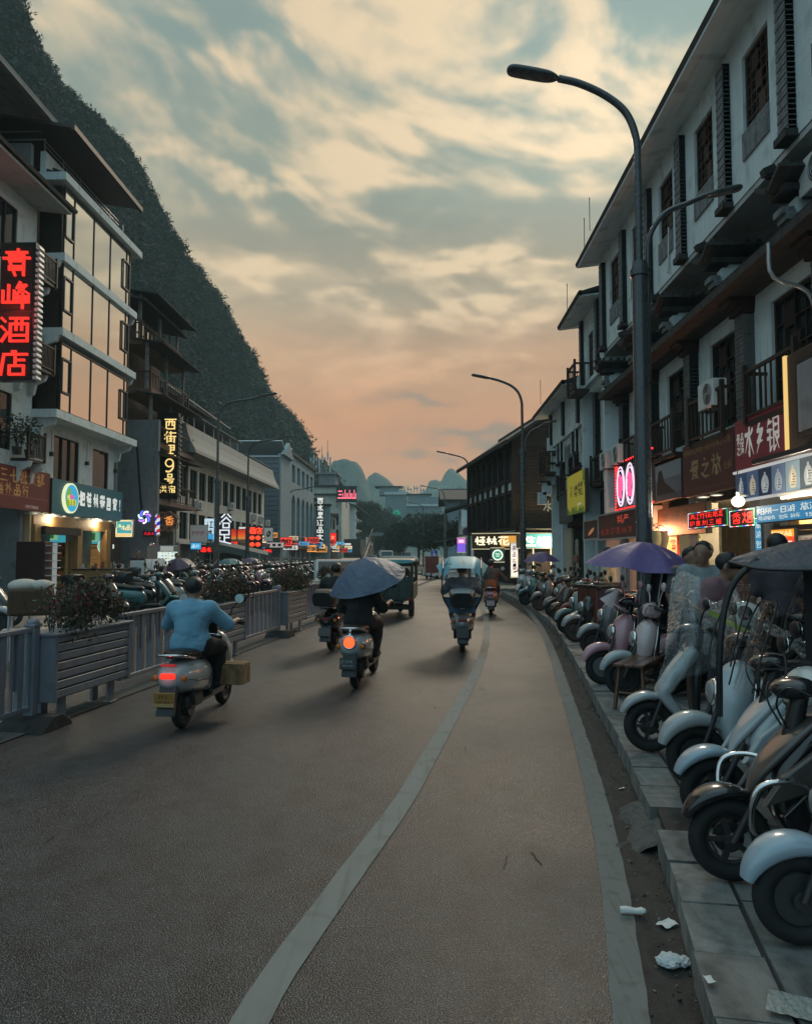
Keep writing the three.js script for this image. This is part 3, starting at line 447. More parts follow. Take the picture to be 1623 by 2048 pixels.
function scooterParts(t, o) {
  const body = o.body, second = o.second ?? body, seatM = o.seat ?? M.black, st = o.style ?? 'retro', wb = 1.24, r = 0.223;
  const fork = o.turned ?? 0;
  for (const [name, x] of [['rear_wheel', 0], ['front_wheel', wb]]) { const w = share(t, name, tyreGeo, M.rubber, [x, r, 0], x ? fork : 0); share(w, 'rim', st === 'retro' ? rimGeo : spokeRim, o.rim ?? M.iron); }
  const ff = []; for (let i = 0; i <= 12; i++) { const k = i / 12, a = (st === 'retro' ? 16 + k * 118 : 24 + k * 92) * RAD, q = Math.sin(Math.PI * Math.min(1, 0.1 + k * 0.82)); ff.push([Math.cos(a) * 0.255, Math.sin(a) * 0.255 + 0.008, 0.018 + 0.082 * q ** 0.7, 0.012 + 0.05 * q * (st === 'retro' ? 1 : 0.6), 2.5]); }
  P(t, 'front_fender', put(loft(ff, 18), wb, r, 0, 0, fork), o.fender ?? body);
  P(t, 'fork', [-0.075, 0.075].map((z) => put(bar([0, 0, z], st === 'sport' ? [-0.17, 0.33, z] : [-0.2, 0.5, z], 0.02), wb, r, 0, 0, fork)), M.iron);
  P(t, 'front_shield', loft(smoothSecs(SHIELD[st], 4), 24), body);
  P(t, 'knee_panel', loft(smoothSecs([[0.86, 0.34, 0.12, 0.03, 3], [0.86, 0.6, 0.15, 0.04, 3], [0.82, 0.86, 0.12, 0.04, 3]], 3), 16), o.inner ?? M.black);
  P(t, 'floorboard', [rbox(0.46, 0.07, 0.3, 0.03, 0.68, 0.285, 0), rbox(0.7, 0.05, 0.22, 0.02, 0.62, 0.235, 0)], o.inner ?? M.black);
  P(t, 'body_cowl', loft(smoothSecs(st === 'sport' ? [[0.5, 0.36, 0.1, 0.1, 2.4], [0.36, 0.5, 0.16, 0.17, 2.4], [0.08, 0.6, 0.17, 0.15, 2.4], [-0.2, 0.68, 0.13, 0.11, 2.4], [-0.42, 0.76, 0.06, 0.05, 2.4]] : [[0.5, 0.34, 0.12, 0.08, 2.6], [0.42, 0.46, 0.155, 0.18, 2.4], [0.2, 0.52, 0.19, 0.19, 2.3], [-0.06, 0.54, 0.2, 0.175, 2.3], [-0.26, 0.55, 0.165, 0.14, 2.3], [-0.37, 0.54, 0.09, 0.08, 2.2], [-0.4, 0.54, 0.03, 0.03, 2]], 4), 24), second);
  P(t, 'seat', loft(smoothSecs([[0.52, 0.69, 0.08, 0.03, 2.6], [0.42, 0.715, 0.13, 0.05, 2.6], [0.18, 0.73, 0.155, 0.055, 2.6], [0.02, 0.76, 0.16, 0.055, 2.6], [-0.2, 0.775, 0.13, 0.05, 2.6], [-0.32, 0.775, 0.05, 0.025, 2.4]], 3), 18), seatM);
  P(t, 'grab_rail', tube([[-0.1, 0.73, 0.17], [-0.34, 0.78, 0.13], [-0.4, 0.79, 0], [-0.34, 0.78, -0.13], [-0.1, 0.73, -0.17]], 0.013, 24, 8), o.trim ?? M.chrome);
  P(t, 'engine', [rbox(0.42, 0.16, 0.2, 0.05, 0.1, 0.27, 0.02), cyl(0.1, 0.1, 0.16, 18, 0, 0.223, 0.02, Math.PI / 2), rbox(0.5, 0.1, 0.14, 0.04, 0.35, 0.24, 0)], M.iron);
  P(t, 'rear_mudguard', [put(slab([[0, 0], [0.05, 0], [0.02, -0.3], [-0.03, -0.3]], 0.16, 0.006), -0.35, 0.5, -0.08, 0, 0, -0.25)], M.black);
  P(t, 'shock_absorber', [-0.13, 0.13].map((z) => bar([-0.02, 0.25, z], [-0.1, 0.52, z], 0.024)), M.iron);
  const lm = o.tailLit ? lit([1, 0.03, 0.012], 1.3) : mt([0.25, 0.01, 0.008], 0.25, { clearcoat: 1 });
  P(t, 'tail_light', rbox(0.04, 0.06, o.tailWide ?? 0.15, 0.02, st === 'sport' ? -0.43 : -0.385, st === 'sport' ? 0.73 : 0.585, 0), lm);
  for (const z of [-0.14, 0.14]) P(t, 'rear_indicator', ball(0.034, -0.33, 0.56, z * 1.05, 0.7, 1, 1, 10), mt([0.45, 0.14, 0.02], 0.25));
  P(t, 'licence_plate', rbox(0.012, 0.14, 0.21, 0.004, -0.46, 0.37, 0, 0, 0, -0.18), o.plate ?? mt([0.3, 0.31, 0.3], 0.5));
  // steering: head cowl, bar, grips, levers, mirrors
  const bar0 = st === 'retro' ? [[0.84, 1.0, -0.35], [0.86, 1.03, -0.22], [0.9, 1.05, 0], [0.86, 1.03, 0.22], [0.84, 1.0, 0.35]] : [[0.72, 1.05, -0.36], [0.76, 1.07, -0.22], [0.83, 1.05, 0], [0.76, 1.07, 0.22], [0.72, 1.05, 0.36]];
  const turnS = (g) => put(put(g, -0.9, 0, 0), 0.9, 0, 0, 0, fork);
  P(t, 'stem', [loft(smoothSecs([[0.9, 0.78, 0.05, 0.05, 2], [0.87, 0.9, 0.055, 0.05, 2], [0.84, 1.02, 0.06, 0.045, 2]], 2), 12)], M.black);
  P(t, 'handlebar', turnS(tube(bar0, 0.017, 30, 8)), M.iron);
  for (const s of [-1, 1]) P(t, 'grip', turnS(bar([bar0[2 - 2 * s][0], bar0[2 - 2 * s][1], s < 0 ? 0.37 : -0.37].map((v, i) => v), [bar0[2 - s][0], bar0[2 - s][1], s < 0 ? 0.24 : -0.24], 0.026, 10)), M.rubber);
  P(t, 'head_cowl', turnS(loft(smoothSecs([[0.98, 1.02, 0.04, 0.03, 2.4], [0.94, 1.045, 0.1, 0.055, 2.4], [0.84, 1.06, 0.13, 0.06, 2.4], [0.76, 1.05, 0.08, 0.035, 2.4]], 3), 18)), o.cowl ?? body);
  if (!o.noMirror) for (const s of [-1, 1]) { const m = P(t, 'mirror', turnS([tube([[0.85, 1.05, s * 0.2], [0.83, 1.17, s * 0.24], [0.82, 1.24, s * 0.31]], 0.008, 12, 6), put(ball(0.065, 0, 0, 0, 0.3, 0.85, 1.15, 14), 0.82, 1.28, s * 0.33)]), o.mirrorM ?? M.black); P(m, 'glass', turnS(put(cyl(0.052, 0.052, 0.004, 18), 0.799, 1.28, s * 0.33, 0, 0, Math.PI / 2)), M.mirrorGlass); }
  const hx = st === 'retro' ? 1.1 : st === 'modern' ? 1.165 : 1.06, hy = st === 'retro' ? 0.675 : st === 'modern' ? 0.5 : 0.58;
  if (st === 'retro') { const h = P(t, 'headlight', put(lathe([[0, 0.03], [0.08, 0.03], [0.098, 0.018], [0.1, 0], [0.098, -0.05], [0.07, -0.1]], 28), hx, hy, 0, 0, 0, -Math.PI / 2 + 0.12), M.chrome); P(h, 'lens', put(ball(0.084, 0, 0, 0, 0.35, 1, 1, 20), hx + 0.022, hy, 0), M.lens); } else P(t, 'headlight', [rbox(0.05, 0.1, 0.18, 0.03, hx - 0.015, hy, 0)], M.lens);
  if (st === 'sport') { const pm = o.panel ?? second; P(t, 'nose_panel', loft(smoothSecs([[1.14, 0.47, 0.025, 0.012, 2.4], [1.08, 0.59, 0.1, 0.025, 3], [0.93, 0.77, 0.15, 0.03, 3], [0.74, 0.94, 0.12, 0.02, 3]], 3), 18), pm); for (const s of [-1, 1]) { P(t, 'side_panel', put(slab([[1.12, 0.47], [1.02, 0.61], [0.72, 0.84], [0.48, 0.9], [0.7, 0.71], [0.88, 0.56]], 0.03, 0.012), 0, 0, s * 0.165 - 0.015, 0, s * -0.06, 0), pm); P(t, 'lower_panel', put(slab([[1.0, 0.4], [0.88, 0.52], [0.6, 0.64], [0.54, 0.54], [0.72, 0.32]], 0.03, 0.012), 0, 0, s * 0.15 - 0.015), o.lower ?? body); P(t, 'tail_panel', put(slab([[0.42, 0.6], [0.0, 0.72], [-0.44, 0.82], [-0.3, 0.68], [0.1, 0.5]], 0.03, 0.012), 0, 0, s * 0.16 - 0.015), pm); } }
  P(t, 'brake_cable', [-1, 1].map((s) => turnS(tube([[0.84, 1.03, s * 0.24], [0.95, 1.07, s * 0.16], [0.99, 0.98, s * 0.08], [0.93, 0.84, s * 0.05]], 0.006, 14, 5))), M.black);
  if (st === 'retro') P(t, 'apron_trim', tube([[0.93, 0.36, 0.13], [0.9, 0.56, 0.185], [0.86, 0.74, 0.165], [0.83, 0.86, 0.07], [0.83, 0.86, -0.07], [0.86, 0.74, -0.165], [0.9, 0.56, -0.185], [0.93, 0.36, -0.13]], 0.009, 40, 6), o.trim ?? M.chrome);
  P(t, 'panel_seam', [-1, 1].map((s) => tube([[0.42, 0.5, s * 0.165], [0.2, 0.47, s * 0.193], [-0.06, 0.5, s * 0.203], [-0.26, 0.54, s * 0.168]], 0.004, 16, 5)), M.dark);
  if (!o.moving) P(t, 'side_stand', bar([0.4, 0.22, 0.14], [0.3, 0.015, 0.3], 0.012), M.iron);
  P(t, 'badge', rbox(0.07, 0.018, 0.006, 0.003, -0.02, 0.5, 0.198), M.chrome);
  if (o.guard) P(t, 'crash_bar', [-1, 1].map((s) => tube([[1.02, 0.3, s * 0.1], [1.2, 0.36, s * 0.3], [1.18, 0.58, s * 0.36], [1.02, 0.62, s * 0.34], [0.9, 0.56, s * 0.26], [0.86, 0.4, s * 0.17]], 0.016, 40, 10)), M.chrome);
  if (o.screen) { const g = new THREE.PlaneGeometry(0.42, 0.62, 10, 14), p = g.attributes.position; for (let i = 0; i < p.count; i++) { const y = p.getX(i), z = p.getY(i) + 0.31, w = 1 - 0.25 * (z / 0.62) ** 3; p.setXYZ(i, 1.08 - 0.32 * z - 0.9 * y * y, 0.86 + z * 0.95, y * w * 1.15); } g.computeVertexNormals(); P(t, 'windscreen', g, M.clear); P(t, 'screen_edge', tube([[1.06, 0.88, 0.24], [0.98, 1.15, 0.235], [0.86, 1.44, 0.16], [0.85, 1.45, 0], [0.86, 1.44, -0.16], [0.98, 1.15, -0.235], [1.06, 0.88, -0.24]], 0.006, 40, 6), M.black); }
  if (o.box) P(t, 'top_box', [loft(smoothSecs([[-0.62, 0.93, 0.16, 0.12, 4], [-0.5, 0.95, 0.2, 0.15, 4], [-0.3, 0.95, 0.2, 0.15, 4], [-0.2, 0.94, 0.17, 0.13, 4]], 3), 20)], o.boxM ?? M.black);
  if (o.basket) P(t, 'basket', [rbox(0.24, 0.02, 0.3, 0.01, 1.2, 0.82, 0), ...[-0.15, 0.15].map((z) => box(0.24, 0.18, 0.006, 1.2, 0.91, z)), box(0.006, 0.18, 0.3, 1.32, 0.91, 0)], M.iron);
  return t;
}
const spotOf = (o) => ({ p: [o.x, o.y ?? 0, -o.Z], ry: o.ry ?? 0, group: o.group });
function scooter(name, label, o) {   // ry: 0 points along +x, +90 degrees away from us
  o.moving = true; const t = T(name, label, 'scooter', spotOf(o)); t.rotation.order = 'YXZ'; t.scale.setScalar(o.scale ?? 1); return scooterParts(t, o);
}
function umbrellaCanopy(t, r, h, m, { sag = 0.05, n = 8, drop = 0.42, ribs = true } = {}) {
  const pos = [], idx = [], A = n * 6, K = 9;
  for (let j = 0; j <= K; j++) for (let i = 0; i <= A; i++) { const a = (i / A) * 2 * Math.PI, f = ((i / 6) % 1), dip = Math.sin(f * Math.PI), k = j / K, rad = r * k * (1 - 0.075 * dip * k), y = h - drop * (k ** 1.9) - 0.05 * r * dip * k * (1.2 - 0.5 * k) + 0.012 * nz(Math.cos(a) * 3 * k, Math.sin(a) * 3 * k, r * 9); pos.push(Math.cos(a) * rad, y, Math.sin(a) * rad); }
  for (let j = 0; j < K; j++) for (let i = 0; i < A; i++) { const a = j * (A + 1) + i, b = a + A + 1; idx.push(a, a + 1, b, b, a + 1, b + 1); }
  const g = new THREE.BufferGeometry(); g.setAttribute('position', new THREE.Float32BufferAttribute(pos, 3)); g.setIndex(idx); g.computeVertexNormals();
  P(t, 'canopy', g, m);
  if (ribs) for (let i = 0; i < n; i++) { const a = (i / n) * 2 * Math.PI, pts = [0.02, 0.3, 0.6, 0.85, 1].map((k) => [Math.cos(a) * r * k, h - drop * k ** 1.9 - 0.012, Math.sin(a) * r * k]); P(t, 'rib', tube(pts, 0.004, 10, 5), M.iron); }
  P(t, 'ferrule', cyl(0.012, 0.006, 0.06, 8, 0, h + 0.03, 0), M.iron);
}

// ---------------------------------------------------------------- people: one continuous surface from rounded bones, clothes as shells over it
const cap = (a, b, ra, rb) => ({ a, b, ra, rb });
function capDist(p, c) {
  const bx = c.b[0] - c.a[0], by = c.b[1] - c.a[1], bz = c.b[2] - c.a[2], px = p[0] - c.a[0], py = p[1] - c.a[1], pz = p[2] - c.a[2];
  const l = bx * bx + by * by + bz * bz, t = l ? Math.max(0, Math.min(1, (px * bx + py * by + pz * bz) / l)) : 0;
  return Math.hypot(px - bx * t, py - by * t, pz - bz * t) - (c.ra + (c.rb - c.ra) * t);
}
const bonesField = (caps, k = 0.035) => (p) => { let d = 9; for (const c of caps) { const e = capDist(p, c), h = Math.max(0, k - Math.abs(d - e)) / k; d = Math.min(d, e) - h * h * k * 0.25; } return d; };
function surface(f, lo, hi, cell) {   // surface nets
  const n = lo.map((v, i) => Math.ceil((hi[i] - v) / cell) + 1), [nx, ny, nzz] = n, F = new Float32Array(nx * ny * nzz), id = new Int32Array(nx * ny * nzz).fill(-1), pos = [], idx = [];
  const I = (x, y, z) => (z * ny + y) * nx + x;
  for (let z = 0; z < nzz; z++) for (let y = 0; y < ny; y++) for (let x = 0; x < nx; x++) F[I(x, y, z)] = f([lo[0] + x * cell, lo[1] + y * cell, lo[2] + z * cell]);
  for (let z = 0; z < nzz - 1; z++) for (let y = 0; y < ny - 1; y++) for (let x = 0; x < nx - 1; x++) {
    let c = 0, sx = 0, sy = 0, sz = 0;
    for (let e = 0; e < 12; e++) { const ax = e >> 2, b = e & 1, d = (e >> 1) & 1, p = [x, y, z], o1 = (ax + 1) % 3, o2 = (ax + 2) % 3; p[o1] += b; p[o2] += d; const q = [...p]; q[ax]++; const u = F[I(...p)], v = F[I(...q)]; if ((u < 0) !== (v < 0)) { const t = u / (u - v); c++; sx += p[0] + (q[0] - p[0]) * t; sy += p[1] + (q[1] - p[1]) * t; sz += p[2] + (q[2] - p[2]) * t; } }
    if (c) { id[I(x, y, z)] = pos.length / 3; pos.push(lo[0] + (sx / c) * cell, lo[1] + (sy / c) * cell, lo[2] + (sz / c) * cell); }
  }
  for (let z = 1; z < nzz - 1; z++) for (let y = 1; y < ny - 1; y++) for (let x = 1; x < nx - 1; x++) for (let ax = 0; ax < 3; ax++) {
    const q = [x, y, z]; q[ax]++; const u = F[I(x, y, z)], v = F[I(...q)]; if ((u < 0) === (v < 0)) continue;
    const o1 = (ax + 1) % 3, o2 = (ax + 2) % 3, at = (i, j) => { const p = [x, y, z]; p[o1] -= i; p[o2] -= j; return id[I(...p)]; }, a = at(0, 0), b = at(1, 0), c = at(1, 1), d = at(0, 1);
    if (a < 0 || b < 0 || c < 0 || d < 0) continue;
    u < 0 ? idx.push(a, c, b, a, d, c) : idx.push(a, b, c, a, c, d);
  }
  const g = new THREE.BufferGeometry(); g.setAttribute('position', new THREE.Float32BufferAttribute(pos, 3)); g.setIndex(idx); g.computeVertexNormals();
  // even the winding out: outward is away from the inside
  const p = g.attributes.position, nn = g.attributes.normal; let s = 0; for (let i = 0; i < Math.min(p.count, 60); i++) { const e = cell * 0.6, P0 = [p.getX(i), p.getY(i), p.getZ(i)], N = [nn.getX(i), nn.getY(i), nn.getZ(i)]; s += f(P0.map((v, k) => v + N[k] * e)) - f(P0.map((v, k) => v - N[k] * e)); }
  if (s < 0) { const ix = g.index.array; for (let i = 0; i < ix.length; i += 3) { const t = ix[i]; ix[i] = ix[i + 1]; ix[i + 1] = t; } g.computeVertexNormals(); }
  return g;
}
const mirrorZ = (p) => [p[0], p[1], -p[2]];
// J: joints of the figure, forward +x, up +y; left side z < 0 unless given
function person(name, label, J, o) {
  const t = T(name, label, 'person', spotOf(o)); t.scale.setScalar(o.scale ?? 1); t.rotation.order = 'YXZ'; if (o.lean) t.rotation.x = o.lean;
  const fat = o.fat ?? 1, both = (k) => [J[k], J[k + 'L'] ?? mirrorZ(J[k])];
  const [shR, shL] = both('shoulder'), [elR, elL] = both('elbow'), [haR, haL] = both('hand'), [hiR, hiL] = both('hip'), [knR, knL] = both('knee'), [anR, anL] = both('ankle'), [toR, toL] = both('toe');
  const lerp = (a, b, k) => a.map((v, i) => v + (b[i] - v) * k), add = (a, b) => a.map((v, i) => v + b[i]);
  const torso = [cap(J.pelvis, J.waist, 0.135 * fat, 0.12 * fat), cap(J.waist, J.chest, 0.125 * fat, 0.125 * fat), cap(lerp(shR, J.chest, 0.3), lerp(shL, J.chest, 0.3), 0.085, 0.085), cap(shR, add(J.chest, [0, -0.06, 0.06]), 0.066, 0.1 * fat), cap(shL, add(J.chest, [0, -0.06, -0.06]), 0.066, 0.1 * fat), cap(lerp(J.pelvis, hiR, 0.6), lerp(J.pelvis, hiL, 0.6), 0.13 * fat, 0.13 * fat), cap(add(J.chest, [0, 0.1, 0]), J.neck, 0.075, 0.055)];
  const arms = [[shR, elR, haR], [shL, elL, haL]].flatMap(([a, b, c]) => [cap(a, b, 0.057, 0.043), cap(b, c, 0.044, 0.027)]);
  const legs = [[hiR, knR, anR, toR], [hiL, knL, anL, toL]].flatMap(([a, b, c, d]) => [cap(a, b, 0.09 * fat, 0.062), cap(b, lerp(b, c, 0.4), 0.058, 0.056), cap(lerp(b, c, 0.35), c, 0.057, 0.038)]);
  const hc = J.head, fx = J.face ?? [1, 0, 0], side = [-fx[2], 0, fx[0]], H = (a, b, c) => [hc[0] + fx[0] * a + side[0] * c, hc[1] + b, hc[2] + fx[2] * a + side[2] * c];
  const skull = [cap(H(-0.02, 0.03, 0), H(0.01, 0.035, 0), 0.083, 0.082), cap(H(0.02, -0.02, 0), H(0.045, -0.075, 0), 0.068, 0.042), cap(H(0.085, 0.0, 0), H(0.1, -0.03, 0), 0.009, 0.014), cap(H(0.0, 0, 0.08), H(-0.006, -0.02, 0.08), 0.014, 0.012), cap(H(0.0, 0, -0.08), H(-0.006, -0.02, -0.08), 0.014, 0.012), cap(H(0.072, -0.062, 0.014), H(0.072, -0.062, -0.014), 0.012, 0.012), cap(H(0.07, 0.028, 0.03), H(0.07, 0.028, -0.03), 0.014, 0.014)];
  const neck = [cap(J.neck, H(-0.015, -0.06, 0), 0.052, 0.048)];
  const hands = [];
  for (const [el, ha, s] of [[elR, haR, 1], [elL, haL, -1]]) {
    const d = V(...ha).sub(V(...el)).normalize(), up = V(...(o.palmUp ?? [0, 1, 0])), sd = d.clone().cross(up).normalize(), dn = sd.clone().cross(d).normalize().multiplyScalar(o.curl ?? -1), P2 = (a, b, c) => [ha[0] + d.x * a + dn.x * b + sd.x * c, ha[1] + d.y * a + dn.y * b + sd.y * c, ha[2] + d.z * a + dn.z * b + sd.z * c];
    hands.push(cap(P2(0, 0, 0), P2(0.06, 0, 0), 0.026, 0.03), cap(P2(0.03, 0, -0.016), P2(0.075, 0.0, -0.022), 0.02, 0.018), cap(P2(0.03, 0, 0.016), P2(0.075, 0, 0.022), 0.02, 0.018));
    [[-0.031, 0.072, 0.9], [-0.0105, 0.078, 1], [0.0105, 0.076, 0.96], [0.031, 0.07, 0.8]].forEach(([c, a, l]) => hands.push(cap(P2(a, 0, c), P2(a + 0.034 * l, 0.022, c), 0.0095, 0.009), cap(P2(a + 0.034 * l, 0.022, c), P2(a + 0.02 * l, 0.05 * l, c), 0.0088, 0.008)));
    hands.push(cap(P2(0.02, 0.005, -0.026 * s), P2(0.05, 0.022, -0.05 * s), 0.012, 0.01), cap(P2(0.05, 0.022, -0.05 * s), P2(0.075, 0.04, -0.042 * s), 0.01, 0.0085));
  }
  const all = [...torso, ...arms, ...legs, ...neck, ...skull], bounds = (cs, m) => { const lo = [9, 9, 9], hi = [-9, -9, -9]; for (const c of cs) for (const [q, r] of [[c.a, c.ra], [c.b, c.rb]]) for (let i = 0; i < 3; i++) { lo[i] = Math.min(lo[i], q[i] - r - m); hi[i] = Math.max(hi[i], q[i] + r + m); } return [lo, hi]; };
  const q = o.cell ?? 0.016, mesh = (cs, k, cell, grow = 0, cut) => { const f0 = bonesField(cs, k), f = (p) => { const d = f0(p) - grow; return cut ? Math.max(d, cut(p)) : d; }; return surface(f, ...bounds(cs, grow + 3 * cell), cell); };
  const bodyGeo = [mesh(all, 0.04, q), mesh([...skull, ...neck], 0.014, q * 0.45)];
  for (const k of [0, 12]) if (!o.noHands) bodyGeo.push(mesh(hands.slice(k, k + 12).concat(hands.length > 24 ? [] : []), 0.006, Math.max(0.0045, q * 0.32)));
  if (!o.noHands && hands.length > 24) bodyGeo.push(mesh(hands.slice(24), 0.006, Math.max(0.0045, q * 0.32)));
  const body = P(t, 'body', bodyGeo, o.skin ?? M.skin);
  P(body, 'brow', [-1, 1].map((s) => put(rbox(0.01, 0.008, 0.034, 0.003), ...H(0.083, 0.03, 0.031 * s), 0, Math.atan2(-fx[2], fx[0]), 0)), M.hair); P(body, 'mouth', put(rbox(0.008, 0.01, 0.04, 0.003), ...H(0.084, -0.064, 0), 0, Math.atan2(-fx[2], fx[0]), 0), mt([0.2, 0.07, 0.06], 0.5));
  P(body, 'eyes', [ball(0.0125, ...H(0.076, 0.008, 0.031), 1, 0.75, 1, 8), ball(0.0125, ...H(0.076, 0.008, -0.031), 1, 0.75, 1, 8)], M.hair);
  const hs = [cap(H(-0.03, 0.04, 0), H(0.0, 0.05, 0), 0.094, 0.09)]; if (o.longHair) hs.push(cap(H(-0.07, 0, 0), H(-0.09, -0.12, 0), 0.07, 0.04));
  if (!o.noHair) P(t, 'hair', mesh(hs, 0.03, q * 0.5, 0, (p) => { const a = (p[0] - hc[0]) * fx[0] + (p[2] - hc[2]) * fx[2], b = p[1] - hc[1], wob = 0.008 * nz(p[0] * 60, p[1] * 60, p[2] * 60); return Math.max((a - 0.04 - (b - 0.05) * 0.5) * 0.8, -(b + 0.055 - (a + 0.03) * 0.75) * 0.7) + wob; }), o.hairM ?? M.hair);
  const wr = (k) => (p) => k * (nz(p[0] * 9, p[1] * 6, p[2] * 9) * 0.5 + (0.3 - Math.abs(nz(p[0] * 8 + p[1] * 7, p[1] * 11, p[2] * 8 + 3))) * 0.7);
  const sl = o.sleeve ?? 0.8, shirtCaps = [...torso, ...[[shR, elR, haR], [shL, elL, haL]].flatMap(([a, b, c]) => (sl <= 1 ? [cap(a, lerp(a, b, sl), 0.064, 0.06)] : [cap(a, b, 0.062, 0.05), cap(b, lerp(b, c, sl - 1), 0.05, 0.04)]))];
  const hem = o.hem ?? J.pelvis[1] - 0.03, w1 = wr(0.013), w2 = wr(0.011), nk = J.neck;
  { const f0 = bonesField(shirtCaps, 0.05), f = (p) => Math.max(f0(p) - 0.017 + w1(p), hem - p[1], p[1] - nk[1] - 0.03, 0.082 - Math.hypot(p[0] - nk[0] - 0.012, (p[1] - nk[1] - 0.035) * 1.1, p[2] - nk[2])); P(t, 'shirt', surface(f, ...bounds(shirtCaps, 0.06), q * 0.85), o.shirt); }
  { const tc = [...torso.slice(0, 1), torso[5], ...(o.shorts ? [cap(hiR, lerp(hiR, knR, 0.85), 0.1 * fat, 0.085), cap(hiL, lerp(hiL, knL, 0.85), 0.1 * fat, 0.085)] : legs)], f0 = bonesField(tc, 0.04), top = hem + 0.09, f = (p) => Math.max(f0(p) - 0.016 + w2(p), p[1] - Math.max(top, J.pelvis[1] + 0.06)); P(t, o.shorts ? 'shorts' : 'trousers', surface(f, ...bounds(tc, 0.06), q), o.trousers ?? M.black); }
  P(t, 'shoes', [[anR, toR], [anL, toL]].map(([a, b]) => mesh([cap([a[0] - 0.03, b[1], a[2]], b, 0.043, 0.04), cap([a[0], a[1], a[2]], [a[0], b[1] + 0.02, a[2]], 0.042, 0.045)], 0.02, q * 0.8)), o.shoes ?? M.dark);
  return t;
}
const RIDE = { pelvis: [0.2, 0.84, 0], waist: [0.2, 0.98, 0], chest: [0.22, 1.14, 0], neck: [0.25, 1.29, 0], head: [0.28, 1.41, 0], shoulder: [0.23, 1.2, 0.19], elbow: [0.4, 1.02, 0.34], hand: [0.74, 1.035, 0.31], hip: [0.22, 0.82, 0.1], knee: [0.62, 0.76, 0.17], ankle: [0.6, 0.4, 0.15], toe: [0.74, 0.35, 0.16] };
const STAND = { pelvis: [0, 0.92, 0], waist: [0, 1.06, 0], chest: [0.01, 1.25, 0], neck: [0.01, 1.42, 0], head: [0.03, 1.555, 0], shoulder: [0, 1.35, 0.175], elbow: [-0.02, 1.08, 0.25], hand: [0.06, 0.84, 0.25], hip: [0, 0.9, 0.09], knee: [0.02, 0.5, 0.1], ankle: [0, 0.09, 0.1], toe: [0.13, 0.045, 0.12] };

// ---------------------------------------------------------------- riders and vehicles on the road
const D = Math.PI / 180;
const whiteP = paint([0.38, 0.41, 0.42]), silverP = mt([0.33, 0.345, 0.36], 0.3, { metalness: 0.3, clearcoat: 0.8, clearcoatRoughness: 0.1 }), blackP = paint([0.012, 0.012, 0.014], 0.25), pinkP = paint([0.5, 0.27, 0.31]), paleBlueP = paint([0.23, 0.31, 0.37]), palePinkP = paint([0.55, 0.44, 0.44]), greyP = paint([0.12, 0.13, 0.14]), tealP = paint([0.06, 0.17, 0.17]), redP = paint([0.2, 0.02, 0.018]), navyP = paint([0.02, 0.026, 0.05]);
const yellowPlate = printed(210, 140, (x, w, h) => { x.fillStyle = '#8a6428'; x.fillRect(0, 0, w, h); x.fillStyle = '#2a1a0c'; x.font = 'bold 54px sans-serif'; x.fillText('ET·C', 45, 60); x.fillText('15281', 28, 122); });
const darkPlate = printed(210, 140, (x, w, h) => { x.fillStyle = '#3d4a48'; x.fillRect(0, 0, w, h); x.fillStyle = '#9aa29c'; x.font = 'bold 50px sans-serif'; x.fillText('JC·X18', 14, 60); x.fillText('99169', 30, 122); });
const plateGeo = (() => { const g = face(0.2, 0.13); return put(g, -0.468, 0.37, 0, 0, -Math.PI / 2, 0); })();
function plate(t, m) { P(t, 'plate_print', put(face(0.2, 0.13), -0.472, 0.37, 0, 0, -Math.PI / 2, 0).applyMatrix4(new THREE.Matrix4()), m); }

// the man in the blue shirt
{
  const at = { x: -2.37, Z: 7.3, ry: 86 * D, scale: 0.95 };
  const s = scooter('moving_scooter', 'white retro scooter with lit red tail lamp, ridden by man in blue shirt', { ...at, body: whiteP, tailLit: true, tailWide: 0.16, plate: mt([0.3, 0.2, 0.07], 0.5), style: 'retro', seat: M.black });
  plate(s, yellowPlate);
  P(s, 'brake_light', rbox(0.03, 0.025, 0.16, 0.01, -0.37, 0.69, 0), lit([0.6, 0.02, 0.02], 0.5));
  const c = V(-0.33, 0.585, 0).applyMatrix4(new THREE.Matrix4().makeRotationY(at.ry)).add(V(at.x, 0, -at.Z)), b = V(-1, 0, 0).applyMatrix4(new THREE.Matrix4().makeRotationY(at.ry));
  const l = new THREE.PointLight(new THREE.Color(1, 0.06, 0.03), 0.012); l.position.copy(c).addScaledVector(b, 0.14); l.castShadow = true; scene.add(l);
  person('person', 'man in light blue shirt and black trousers riding the white scooter on the left', RIDE, { ...at, fat: 1.16, shirt: cloth([0.15, 0.32, 0.44]), trousers: cloth([0.012, 0.011, 0.012]), sleeve: 0.95, hem: 0.76, cell: 0.014 });
  const bx = T('cardboard_box', 'brown cardboard box carried on the blue-shirted rider’s footboard', 'box', { p: [-2.06, 0.32, -7.95], ry: 86 * D });
  const card = mt([0.3, 0.18, 0.09], 0.85, { map: rep(patchy, 0.6) });
  P(bx, 'carton', rbox(0.24, 0.21, 0.3, 0.006, 0, 0.11, 0.02), card); P(bx, 'flap', [rbox(0.115, 0.005, 0.295, 0.002, 0.06, 0.218, 0.02, 0, 0, 0.03), rbox(0.115, 0.005, 0.295, 0.002, -0.06, 0.218, 0.02, 0, 0, -0.03)], card); P(bx, 'tape', rbox(0.045, 0.003, 0.296, 0.001, 0, 0.224, 0.02), mt([0.4, 0.27, 0.13], 0.3));
}
